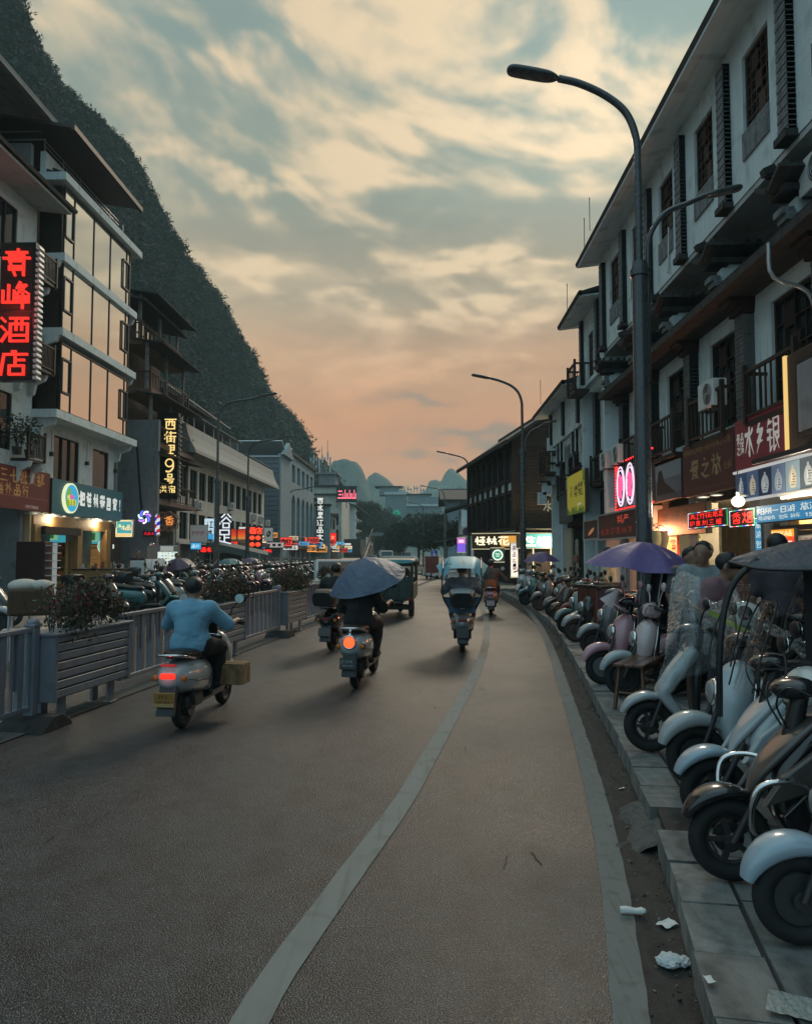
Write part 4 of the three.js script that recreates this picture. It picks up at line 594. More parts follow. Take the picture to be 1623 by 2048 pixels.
// the rider under the slate umbrella
{
  const at = { x: -0.87, Z: 9.5, ry: 83.5 * D };
  const s = scooter('moving_scooter', 'rounded white scooter with round orange-red tail lamp under the slate umbrella', { ...at, body: whiteP, plate: M.black, tailWide: 0.02 });
  plate(s, darkPlate);
  P(s, 'round_tail_lamp', [put(lathe([[0, 0.03], [0.05, 0.026], [0.068, 0.0], [0.07, -0.02]], 20), -0.4, 0.62, 0, 0, 0, Math.PI / 2)], lit([1, 0.09, 0.02], 2.2));
  P(s, 'lamp_surround', torus(0.078, 0.014, 20, 8, -0.4, 0.62, 0, 0, Math.PI / 2), M.chrome);
  for (const z of [-0.2, 0.2]) P(s, 'round_vent', put(cyl(0.04, 0.04, 0.03, 16), -0.3, 0.56, z * 0.75, 0, 0, Math.PI / 2), M.black);
  P(s, 'crest', rbox(0.05, 0.11, 0.03, 0.01, -0.34, 0.72, 0, 0, 0, -0.5), M.chrome);
  person('person', 'rider in black shirt seated under the slate blue umbrella', { ...RIDE, chest: [0.24, 1.1, 0], neck: [0.29, 1.22, 0], head: [0.34, 1.32, 0], shoulder: [0.25, 1.15, 0.18], elbow: [0.42, 0.98, 0.28] }, { ...at, shirt: cloth([0.012, 0.012, 0.013]), trousers: cloth([0.03, 0.026, 0.024]), sleeve: 0.98, hem: 0.76, cell: 0.016 });
  const u = T('scooter_umbrella', 'crumpled slate blue rain umbrella clamped over the white scooter rider', 'umbrella', { p: [-0.84, 1.64, -9.9] });
  umbrellaCanopy(u, 0.55, 0, mt([0.085, 0.115, 0.175], 0.55, { side: THREE.DoubleSide, bumpMap: rep(folds, 0.5), bumpScale: 0.02 }), { drop: 0.34, n: 6 }); P(u, 'shaft', tube([[0.0, -0.02, 0], [0.02, -0.3, 0], [0.02, -0.62, 0]], 0.011, 16, 8), M.chrome); u.rotation.set(0.2, 0.35, 0.26);
}
// the scooter half hidden before it
{
  const at = { x: -1.62, Z: 13.1, ry: 80 * D };
  scooter('moving_scooter', 'black scooter with silver-lidded top box, half hidden beyond the slate umbrella', { ...at, body: blackP, style: 'modern', box: true, boxM: mt([0.02, 0.02, 0.022], 0.3), plate: mt([0.1, 0.1, 0.1], 0.5) });
  person('person', 'dark-clothed rider mostly hidden behind the slate umbrella', RIDE, { ...at, shirt: cloth([0.02, 0.02, 0.022]), trousers: M.black, cell: 0.022, noHands: true });
}
// three-wheeled cargo truck with teal cab
{
  const t = T('cargo_tricycle', 'dark green three-wheeled cargo truck with bright teal roof ahead', 'tricycle truck', { p: [-0.82, 0, -19.6], ry: 87 * D });
  const green = mt([0.03, 0.055, 0.05], 0.45, { map: rep(patchy, 1.5) }), teal = paint([0.05, 0.3, 0.33]);
  P(t, 'cargo_bed', [rbox(1.5, 0.06, 1.06, 0.02, 0.75, 0.5, 0), rbox(1.5, 0.4, 0.04, 0.012, 0.75, 0.72, 0.52), rbox(1.5, 0.4, 0.04, 0.012, 0.75, 0.72, -0.52), rbox(0.04, 0.4, 1.0, 0.012, 1.48, 0.72, 0)], green);
  const gate = P(t, 'tailgate', [rbox(0.04, 0.4, 1.0, 0.012, 0.01, 0.72, 0), ...[-0.36, -0.12, 0.12, 0.36].map((z) => rbox(0.03, 0.34, 0.05, 0.008, -0.018, 0.72, z))], green);
  P(gate, 'latch', [-0.5, 0.5].map((z) => rbox(0.03, 0.09, 0.04, 0.008, -0.03, 0.84, z)), M.iron);
  P(t, 'cab', [rbox(0.06, 0.75, 0.06, 0.02, 1.55, 1.1, 0.5), rbox(0.06, 0.75, 0.06, 0.02, 1.55, 1.1, -0.5), rbox(0.06, 0.12, 1.02, 0.02, 1.55, 1.42, 0), rbox(0.06, 0.3, 1.02, 0.02, 1.55, 0.9, 0), rbox(0.8, 0.5, 1.02, 0.06, 1.98, 0.72, 0), rbox(0.06, 0.62, 0.05, 0.02, 2.3, 1.2, 0.49), rbox(0.06, 0.62, 0.05, 0.02, 2.3, 1.2, -0.49)], green);
  P(t, 'rear_window', rbox(0.012, 0.34, 0.94, 0.004, 0.03, 1.2, 0), M.pane); P(t, 'rear_frame', [rbox(0.07, 0.62, 0.08, 0.02, 0.03, 1.2, 0.5), rbox(0.07, 0.62, 0.08, 0.02, 0.03, 1.2, -0.5), rbox(0.06, 0.1, 1.02, 0.02, 0.03, 1.43, 0), rbox(0.06, 0.12, 1.02, 0.02, 0.03, 0.97, 0)], green); P(t, 'windscreen', rbox(0.012, 0.42, 0.92, 0.004, 2.33, 1.2, 0, 0, 0, 0.12), M.pane);
  P(t, 'roof', loft(smoothSecs([[-0.1, 1.47, 0.53, 0.03, 4], [0.05, 1.52, 0.57, 0.055, 4], [2.0, 1.545, 0.57, 0.06, 4], [2.4, 1.5, 0.55, 0.05, 4], [2.5, 1.46, 0.5, 0.02, 4]], 3), 22), teal);
  P(t, 'roof_rack', [rbox(0.8, 0.03, 0.9, 0.01, 1.95, 1.625, 0)], mt([0.5, 0.52, 0.5], 0.5));
  for (const [x, z] of [[0.4, 0.46], [0.4, -0.46], [2.35, 0]]) { const w = P(t, 'wheel', torus(0.19, 0.07, 28, 10, x, 0.26, z), M.rubber); P(w, 'rim', cyl(0.14, 0.14, 0.08, 20, x, 0.26, z, Math.PI / 2), M.iron); }
  P(t, 'chassis', [rbox(2.2, 0.08, 0.5, 0.02, 1.1, 0.42, 0), rbox(0.2, 0.14, 1.0, 0.04, 0.4, 0.28, 0)], M.iron);
  for (const s of [-1, 1]) { const m = P(t, 'side_mirror', [bar([2.25, 1.2, s * 0.5], [2.2, 1.24, s * 0.66], 0.01), rbox(0.05, 0.17, 0.12, 0.02, 2.19, 1.16, s * 0.68)], M.black); P(m, 'glass', rbox(0.004, 0.14, 0.1, 0.002, 2.162, 1.16, s * 0.68), M.mirrorGlass); }
  for (const z of [-0.44, 0.44]) P(t, 'tail_light', rbox(0.03, 0.07, 0.11, 0.01, -0.02, 0.5, z), mt([0.2, 0.01, 0.01], 0.3));
  P(t, 'side_vent_stripe', [-0.06, -0.02, 0.02].map((z) => rbox(0.006, 0.12, 0.012, 0.002, 1.515, 1.05, z - 0.1)), M.paper);
  person('person', 'driver seen dimly through the rear window of the green tricycle truck', RIDE, { x: -0.72, Z: 21.4, ry: 87 * D, shirt: cloth([0.05, 0.04, 0.04]), cell: 0.024, noHands: true });
}
// the scooter with roof and rear sheet
{
  const at = { x: 0.66, Z: 12.9, ry: 87 * D };
  const s = scooter('moving_scooter', 'silver scooter with top case, wearing a pale blue sun roof', { ...at, body: blackP, second: silverP, style: 'modern', box: true, boxM: mt([0.02, 0.02, 0.022], 0.25), plate: mt([0.05, 0.05, 0.05], 0.5), noMirror: false });
  P(s, 'top_box_lid', loft(smoothSecs([[-0.63, 1.03, 0.17, 0.03, 3], [-0.45, 1.07, 0.2, 0.06, 3], [-0.22, 1.05, 0.17, 0.04, 3]], 3), 18), silverP);
  const c = T('scooter_canopy', 'pale blue patterned sun roof with clear rear sheet on the silver scooter', 'scooter canopy', { p: [at.x, 0, -at.Z], ry: at.ry });
  const roofM = printed(256, 256, (x, w, h) => { x.fillStyle = '#5fa3b3'; x.fillRect(0, 0, w, h); const q = mulberry(5); for (let i = 0; i < 26; i++) { x.fillStyle = pick(['#3d7486', '#8fb9b5', '#46606a', '#7d7a5a']); x.beginPath(); x.ellipse(q() * w, q() * h, 6 + q() * 12, 4 + q() * 7, q() * 3, 0, 7); x.fill(); } }, { rough: 0.5 });
  const g = new THREE.PlaneGeometry(1.75, 0.92, 24, 16), p = g.attributes.position; g.userData.keepUV = true;
  for (let i = 0; i < p.count; i++) { const x = p.getX(i), z = p.getY(i), b = Math.abs(z / 0.46), a = x / 0.875, e = Math.max(0, -a); const wide = 1 - 0.3 * e * e * (b > 0.6 ? 1 : 0.2); p.setXYZ(i, x + 0.5, 1.66 - 0.04 * b ** 2 - 0.13 * Math.max(0, b - 0.55) / 0.45 - 0.2 * e ** 2.2 - 0.1 * Math.max(0, a) ** 2, z * wide); }
  g.computeVertexNormals(); P(c, 'roof', g, roofM);
  P(c, 'frame', [-1, 1].flatMap((s) => [tube([[-0.36, 1.45, s * 0.32], [-0.42, 1.2, s * 0.335], [-0.42, 0.95, s * 0.31], [-0.36, 0.75, s * 0.2], [-0.2, 0.6, s * 0.15]], 0.014, 30, 8), tube([[-0.36, 1.45, s * 0.32], [0.4, 1.61, s * 0.34], [1.1, 1.55, s * 0.33], [1.3, 1.2, s * 0.3], [1.15, 0.8, s * 0.2]], 0.014, 30, 8)]), M.black);
  const rs = new THREE.PlaneGeometry(0.66, 0.46, 10, 8), rp = rs.attributes.position; for (let i = 0; i < rp.count; i++) { const z = rp.getX(i), y = rp.getY(i); rp.setXYZ(i, -0.41 - 0.02 * nz(z * 5, y * 5), 1.2 + y, z); } rs.computeVertexNormals();
  P(c, 'clear_sheet', rs, M.clear);
  const ls = new THREE.PlaneGeometry(0.6, 0.26, 10, 8), lp = ls.attributes.position; for (let i = 0; i < lp.count; i++) { const z = lp.getX(i), y = lp.getY(i), k = 0.72 + (y + 0.13) * 1.3; lp.setXYZ(i, -0.4 + 0.02 * nz(z * 7, y * 7), 0.84 + y, z * k); } ls.computeVertexNormals();
  P(c, 'lower_apron', ls, mt([0.05, 0.1, 0.16], 0.5, { side: THREE.DoubleSide }));
  P(c, 'hem', tube([[-0.42, 0.97, -0.33], [-0.425, 0.965, 0], [-0.42, 0.97, 0.33]], 0.012, 12, 6), M.black);
  person('person', 'rider in grey shirt behind the clear sheet of the blue sun roof', RIDE, { ...at, shirt: cloth([0.1, 0.1, 0.13]), trousers: M.black, cell: 0.018 });
}
// the two on a scooter in rain capes
{
  const at = { x: 1.84, Z: 20.6, ry: 84 * D };
  scooter('moving_scooter', 'small scooter ridden by the pair in brown capes, far right lane', { ...at, body: redP, second: paint([0.2, 0.16, 0.2]), plate: mt([0.3, 0.28, 0.3], 0.5) });
  person('person', 'rider in loose brown cape with orange back, right lane', { ...RIDE, elbow: [0.32, 0.98, 0.4] }, { ...at, fat: 1.25, shirt: cloth([0.07, 0.06, 0.055]), trousers: cloth([0.02, 0.018, 0.02]), sleeve: 1.7, hem: 0.62, cell: 0.02 });
  const w = T('shoulder_bag', 'orange bag on the back of the caped rider', 'bag', { p: [at.x, 0, -at.Z], ry: at.ry });
  P(w, 'pouch', loft(smoothSecs([[-0.04, 0.66, 0.13, 0.06, 3], [-0.07, 0.8, 0.16, 0.09, 3], [-0.02, 0.98, 0.12, 0.06, 3]], 3), 14), cloth([0.24, 0.07, 0.025])); P(w, 'strap', tube([[0.0, 0.95, -0.1], [0.2, 1.3, -0.1], [0.36, 1.1, 0.06]], 0.012, 12, 6), M.dark);
}
// red cargo tricycle far ahead
{
  const t = T('cargo_tricycle', 'dark red covered tricycle with open back, far ahead in the lane', 'tricycle truck', { p: [0.55, 0, -50], ry: 92 * D });
  P(t, 'box_body', [rbox(1.5, 1.15, 0.9, 0.03, 0.8, 0.98, 0)], redP); P(t, 'cab', [rbox(0.9, 1.0, 0.84, 0.08, 1.95, 0.9, 0)], paint([0.13, 0.02, 0.018])); P(t, 'cab_window', rbox(0.02, 0.4, 0.7, 0.01, 2.41, 1.15, 0), M.glass);
  for (const [x, z] of [[0.4, 0.36], [0.4, -0.36], [2.1, 0]]) P(t, 'wheel', torus(0.17, 0.065, 22, 8, x, 0.235, z), M.rubber);
  P(t, 'bumper', [rbox(0.04, 0.16, 0.3, 0.01, 0.03, 0.34, 0.26), rbox(0.04, 0.16, 0.3, 0.01, 0.03, 0.34, -0.26)], M.paper);
  P(t, 'door_seam', [rbox(0.012, 1.0, 0.02, 0.004, 0.046, 0.98, 0), rbox(0.012, 0.03, 0.8, 0.004, 0.046, 1.45, 0)], M.dark);
}
// cars, van and coaches far down the other carriageway
function car(name, label, x, Z, ry, m, { l = 4.3, w = 1.72, h = 1.46, van = 0, group } = {}) {
  const t = T(name, label, van ? 'van' : 'car', { p: [x, 0, -Z], ry, group }), q = h;
  const prof = van ? [[-l / 2, 0.3], [l / 2, 0.3], [l / 2, 0.85], [l / 2 - 0.35, 1.05], [l / 2 - 1.0, q - 0.04], [l / 2 - 1.3, q], [-l / 2 + 0.1, q], [-l / 2, q - 0.15]] : [[-l / 2, 0.3], [l / 2 - 0.05, 0.28], [l / 2, 0.55], [l / 2 - 0.15, 0.75], [l / 2 - 1.15, 0.92], [l / 2 - 1.75, q - 0.03], [l / 2 - 2.2, q], [-l / 2 + 1.1, q - 0.02], [-l / 2 + 0.35, 1.0], [-l / 2, 0.92]];
  P(t, 'body', slab(prof, w - 0.16, 0.08).translate(0, 0, -(w - 0.16) / 2), m);
  const gx = van ? l / 2 - 0.62 : l / 2 - 1.42, gy = van ? (1.05 + q) / 2 + 0.06 : 1.24;
  P(t, 'windscreen', rbox(0.03, van ? 0.95 : 0.62, w - 0.3, 0.02, gx + 0.04, gy, 0, 0, 0, van ? 0.58 : 0.86), M.glass);
  for (const s of [-1, 1]) { P(t, 'side_window', slab(van ? [[-l / 2 + 0.3, 1.05], [l / 2 - 0.8, 1.05], [l / 2 - 1.25, q - 0.18], [-l / 2 + 0.3, q - 0.18]] : [[-l / 2 + 0.7, 0.98], [l / 2 - 1.45, 0.98], [l / 2 - 2.0, q - 0.1], [-l / 2 + 1.15, q - 0.1]], 0.01).translate(0, 0, s * (w / 2 + 0.004) - 0.005), M.glass); P(t, 'headlight', rbox(0.06, 0.13, 0.34, 0.04, l / 2 + 0.03, 0.66, s * (w / 2 - 0.28)), M.lens); }
  P(t, 'rear_window', rbox(0.03, 0.4, w - 0.4, 0.02, van ? -l / 2 - 0.07 : -l / 2 + 0.62, van ? 1.3 : 1.22, 0, 0, 0, van ? 0 : -0.95), M.glass);
  P(t, 'grille', rbox(0.04, 0.14, w * 0.5, 0.02, l / 2 + 0.065, 0.5, 0), M.black);
  for (const a of [-l / 2 + 0.75, l / 2 - 0.8]) for (const s of [-1, 1]) P(t, 'wheel', torus(0.22, 0.09, 24, 8, a, 0.31, s * (w / 2 - 0.08)), M.rubber);
  return t;
}
const toUs = -83 * D;
car('parked_car', 'white car just beyond the barrier, roof showing left of the slate umbrella', -2.98, 26, toUs, whiteP, { h: 1.44 });
car('parked_car', 'pale car half hidden behind the slate umbrella, farther than the white one', -3.3, 37, toUs, paint([0.3, 0.3, 0.28]), { h: 1.42 });
car('parked_car', 'distant white saloon on the far carriageway, centre left', -9.2, 130, toUs, whiteP);
car('parked_car', 'distant silver saloon next to the white one on the far carriageway', -14, 142, toUs, silverP);
car('parked_car', 'small grey car at the far bend beneath the dark trees', -3.2, 150, toUs, greyP);
car('van', 'white van with dark windscreen in the far traffic', -5.4, 105, toUs, whiteP, { van: 1, l: 4.9, w: 1.8, h: 2.1 });
car('van', 'light van behind the first in the far traffic', -3.2, 128, toUs, paint([0.5, 0.45, 0.38]), { van: 1, l: 4.9, w: 1.8, h: 2.0 });
{
  const t = T('coach', 'dark-fronted coach waiting at the far end of the left shops', 'bus', { p: [-14.5, 0, -140], ry: toUs });
  P(t, 'body', slab([[-4, 0.35], [4, 0.35], [4.1, 1.2], [3.95, 2.9], [3.7, 3.1], [-4, 3.1]], 2.3, 0.1).translate(0, 0, -1.15), paint([0.45, 0.43, 0.38])); P(t, 'windscreen', rbox(0.04, 1.5, 2.2, 0.03, 4.16, 2.0, 0, 0, 0, 0.06), M.glass); P(t, 'side_window', [rbox(7, 0.8, 0.02, 0.01, -0.2, 2.2, 1.27), rbox(7, 0.8, 0.02, 0.01, -0.2, 2.2, -1.27)], M.glass);
  for (const a of [-2.4, 2.6]) for (const s of [-1, 1]) P(t, 'wheel', torus(0.33, 0.13, 22, 8, a, 0.46, s * 1.05), M.rubber);
  for (const s of [-1, 1]) P(t, 'headlight', rbox(0.05, 0.2, 0.4, 0.04, 4.2, 0.8, s * 0.85), M.lens);
}

// ---------------------------------------------------------------- scooters parked along the right kerb
const Y = 0.15;
function parked(label, px, py, deg, o) {   // placed by the foot of its front wheel
  const f = ground(px, py, Y), a = deg * D, k = o.scale ?? 0.92, t = T('parked_scooter', label, 'scooter', { p: [f.x - Math.cos(a) * 1.24 * k, Y, f.z + Math.sin(a) * 1.24 * k], ry: a, group: o.group });
  t.rotation.order = 'YXZ'; t.rotation.x = o.lean ?? 0.06; t.scale.setScalar(k); scooterParts(t, o); return t;
}
const labelText = (t, name, s, w, h, p, r, col) => P(t, name, put(face(w, h), ...p, ...r), printed(256, 128, (x) => { x.fillStyle = '#9aa7ab'; x.fillRect(0, 0, 256, 128); x.fillStyle = col; x.font = 'bold 110px sans-serif'; x.fillText(s, 40, 105); }));
parked('pale blue-white scooter with round mudguard in the bottom right corner', 1600, 1890, 176, { body: paleBlueP, fender: paint([0.32, 0.41, 0.48]), style: 'retro', scale: 0.8 });
const big = parked('big black maxi-scooter with chrome crash bars, second from the corner', 1462, 1762, 172, { body: blackP, second: blackP, panel: paint([0.07, 0.06, 0.055]), fender: blackP, style: 'sport', guard: true, rim: M.iron, scale: 0.86 });
const spw = parked('streamlined white and black scooter with pointed blue-white mudguard behind the crash bars', 1432, 1656, 174, { body: paint([0.45, 0.5, 0.52]), second: paint([0.42, 0.47, 0.5]), fender: paint([0.32, 0.41, 0.48]), style: 'sport', cowl: blackP, lower: blackP, scale: 0.88, screen: true });
const sixty = parked('white retro scooter numbered 60 on its mudguard, with clear windscreen', 1395, 1574, 178, { body: paint([0.48, 0.56, 0.6]), fender: whiteP, style: 'retro', screen: true, cowl: blackP });
{
  const m = printed(128, 64, (x, w, h) => { x.fillStyle = '#c9cdcc'; x.fillRect(0, 0, w, h); x.fillStyle = '#15181a'; x.font = 'bold 58px sans-serif'; x.fillText('60', 30, 54); }, { rough: 0.35 });
  const g = new THREE.PlaneGeometry(0.1, 0.05, 6, 2); g.userData.keepUV = true; P(sixty, 'number_sticker', put(g, 1.415, 0.425, 0.072, -0.25, 0.42, 0.0), m);
}
const capeS = parked('white modern scooter half covered by a clear plastic rain cape', 1300, 1504, 174, { body: whiteP, fender: whiteP, style: 'modern', cowl: blackP, rim: M.iron, scale: 0.9 });
parked('pink retro scooter with pink mudguard by the wooden bench', 1205, 1369, 184, { body: pinkP, style: 'retro', rim: M.steel, cowl: blackP, mirrorM: pinkP });
parked('pale pink scooter with white mudguard behind the bench', 1246, 1392, 178, { body: palePinkP, fender: whiteP, style: 'retro', cowl: blackP, mirrorM: palePinkP });
parked('dark scooter with grey mudguard just beyond the waste bin', 1186, 1312, 182, { body: greyP, fender: silverP, style: 'retro' });
parked('black scooter with silver mudguard between bin and kerb', 1150, 1284, 190, { body: blackP, fender: silverP, style: 'retro', inner: M.dark });
parked('green-grey scooter with dark seat left of the waste bin', 1133, 1268, 196, { body: paint([0.2, 0.27, 0.25]), style: 'retro' });
parked('black scooter with long dark top box near the kerb bend', 1118, 1247, 215, { body: blackP, style: 'modern', box: true });
parked('dark grey scooter parked nose to the road, before the purple umbrella', 1104, 1234, 200, { body: greyP, style: 'retro', box: true });
parked('black upright motorcycle-like scooter facing the road by the lit sign', 1078, 1216, 235, { body: blackP, style: 'sport', fender: silverP });
parked('white twin-lamp scooter facing us under the far purple umbrella', 1057, 1202, 250, { body: whiteP, style: 'retro', screen: true });
parked('white scooter with pale mudguard, leftmost of the far right row', 1040, 1196, 240, { body: paint([0.5, 0.5, 0.48]), style: 'retro' });
// a second rank nearer the shops, only tops showing
for (const [x, Z, deg, body, label, st] of [[4.0, 6.2, 150, blackP, 'black scooter in the second rank behind the white retro one', 'modern'], [3.9, 4.9, 20, greyP, 'dark scooter deep in the row behind the maxi-scooter', 'retro'], [3.9, 8.2, 170, blackP, 'black scooter behind the plastic-caped one', 'sport'], [4.0, 9.6, 175, navyP, 'navy scooter beyond the pink ones, near the lamp post', 'retro'], [3.7, 12.2, 20, blackP, 'black scooter beside the lamp post foot', 'modern'], [4.1, 14.2, 185, silverP, 'silver scooter with upright mirrors before the shop doors', 'modern'], [4.3, 16.0, 170, redP, 'dark red scooter before the shop with red curtain', 'retro'], [4.3, 18.2, 190, blackP, 'black scooter before the brown shop signs', 'modern'], [4.3, 20.4, 180, greyP, 'grey scooter by the yellow sign shop', 'retro'], [4.2, 22.8, 190, tealP, 'dark teal scooter before the farthest right shop', 'retro'], [3.4, 3.6, 170, blackP, 'black scooter at the right edge behind the corner scooter', 'retro']]) {
  const t = T('parked_scooter', label, 'scooter', { p: [x, Y, -Z], ry: deg * D }); t.rotation.order = 'YXZ'; t.rotation.x = 0.07; t.scale.setScalar(0.93); scooterParts(t, { body, style: st, screen: Z < 10 && Z > 5 });
}
// the helmet with dark patches on the second-rank scooter, and white helmets at the edge
function helmet(label, p, ry, m, patches) {
  const t = T('helmet', label, 'helmet', { p, ry });
  P(t, 'shell', [new THREE.SphereGeometry(0.135, 28, 20, 0, Math.PI * 2, 0, 2.0).scale(1.12, 1, 0.95)], m); P(t, 'rim', torus(0.12, 0.012, 28, 8, 0, -0.055, 0, Math.PI / 2).scale(1.13, 1, 0.96), M.black); P(t, 'padding', put(cyl(0.115, 0.1, 0.05, 20), 0, -0.07, 0), M.dark);
  if (patches) for (const [a, b, s] of patches) P(t, 'patch', put(ball(1, 0, 0, 0, 0.05 * s, 0.052 * s, 0.014, 14), Math.sin(a) * Math.cos(b) * 0.144, Math.sin(b) * 0.127, Math.cos(a) * Math.cos(b) * 0.124, -b, a, 0, 'YXZ'), M.black);
  P(t, 'strap', [tube([[0.05, -0.06, 0.11], [0.08, -0.16, 0.07], [0.05, -0.2, 0]], 0.006, 12, 6), tube([[0.0, 0.135, -0.06], [0.06, 0.12, 0.08], [0.08, -0.06, 0.12]], 0.006, 16, 6)], M.black);
  return t;
}
{
  const p = away(1487, 1236, 6.0); helmet('white helmet with big black spots, resting on a scooter in the crowd', [p.x, p.y, p.z], 0.2, mt([0.6, 0.6, 0.55], 0.25, { clearcoat: 1 }), [[-0.5, 0.42, 1.15], [-1.25, 0.1, 0.9], [0.9, 0.2, 0.8], [0.2, -0.2, 0.5]]);
  const q = away(1617, 1385, 3.9); helmet('white and grey helmet hung at the right edge of the view', [q.x, q.y, q.z], 1.2, mt([0.55, 0.55, 0.52], 0.25, { clearcoat: 1 }), null);
  const b = away(1228, 1196, 9.0), hat = T('paper_hat', 'folded pinkish white cloth cap on the pink scooter’s mirror', 'cap', { p: [b.x, b.y, b.z] });
  P(hat, 'crown', put(new THREE.ConeGeometry(0.13, 0.24, 7), 0, 0.02, 0, 0.2, 0, -0.55), cloth([0.55, 0.42, 0.42])); P(hat, 'brim', put(cyl(0.12, 0.13, 0.02, 12), 0.05, -0.1, 0.02, 0.2, 0, -0.55), cloth([0.5, 0.36, 0.36]));
  const c2 = away(1302, 1222, 8.2), mc = T('mirror_cover', 'rounded pale pink padded cover on a scooter mirror', 'cover', { p: [c2.x, c2.y, c2.z] });
  P(mc, 'pad', rbox(0.2, 0.15, 0.11, 0.05, 0, 0, 0, 0, 0.2, -0.2), cloth([0.5, 0.36, 0.37])); P(mc, 'seam', torus(0.08, 0.006, 20, 6, 0, 0, 0.045, 0, 0.2, 0).scale(1.15, 0.8, 1), cloth([0.42, 0.3, 0.3])); P(mc, 'tie', bar([0, -0.06, 0], [0.04, -0.2, 0.02], 0.009), M.dark);
}
// clear plastic cape over the modern scooter
{
  const t = T('rain_cape', 'clear crumpled plastic rain cape with lime stripe draped over a white scooter', 'rain cape', {});
  const f = ground(1300, 1504, Y), x0 = f.x + 0.16, z0 = f.z, g = new THREE.PlaneGeometry(1, 1, 36, 34), p = g.attributes.position;
  for (let i = 0; i < p.count; i++) {
    const a = p.getX(i) + 0.5, b = p.getY(i) + 0.5, top = V(x0 + 0.12 + 0.5 * a, 1.5 - 0.16 * a + 0.09 * Math.sin(a * 9), z0 - 0.3 + 0.3 * Math.sin(a * 3)), low = V(x0 - 0.2 + 0.8 * a, 0.74 + 0.28 * a * a, z0 + 0.32 - 0.2 * a), k = 1 - b, q = top.lerp(low, k).add(V(0.05 * nz(a * 7, b * 2, 1), 0.02 * nz(a * 5, b * 5, 4), 0.13 * nz(a * 9, b * 2.4, 2) + 0.16 * Math.sin(k * Math.PI) * 0.7)); p.setXYZ(i, q.x, q.y, q.z);
  }
  g.computeVertexNormals(); P(t, 'front_sheet', g, mt([0.85, 0.9, 0.92], 0.08, { transmission: 0.9, thickness: 0, side: THREE.DoubleSide, bumpMap: rep(folds, 0.16), bumpScale: 0.02 }));
  const h = new THREE.PlaneGeometry(1, 1, 26, 22), hp = h.attributes.position;
  for (let i = 0; i < hp.count; i++) { const a = hp.getX(i) + 0.5, b = hp.getY(i) + 0.5; hp.setXYZ(i, x0 + 0.5 + 0.75 * a, 1.36 - 0.42 * a + 0.05 * nz(a * 8, b * 6) - 0.3 * (1 - b) * (0.4 + a * 0.4), z0 + 0.2 - 0.4 * b + 0.08 * nz(a * 6, b * 7, 5)); }
  h.computeVertexNormals(); P(t, 'trailing_sheet', h, mt([0.85, 0.9, 0.92], 0.1, { transmission: 0.9, thickness: 0, side: THREE.DoubleSide, bumpMap: rep(folds, 0.16), bumpScale: 0.02 }));
  const st = new THREE.PlaneGeometry(0.36, 0.045, 10, 1), sp = st.attributes.position; for (let i = 0; i < sp.count; i++) { const a = sp.getX(i), b = sp.getY(i); sp.setXYZ(i, x0 + 0.42 + a, 1.16 - a * 0.55 + b, z0 + 0.22 + 0.02 * nz(a * 8, 1)); } st.computeVertexNormals();
  P(t, 'lime_stripe', st, mt([0.38, 0.5, 0.1], 0.5, { side: THREE.DoubleSide }));
}
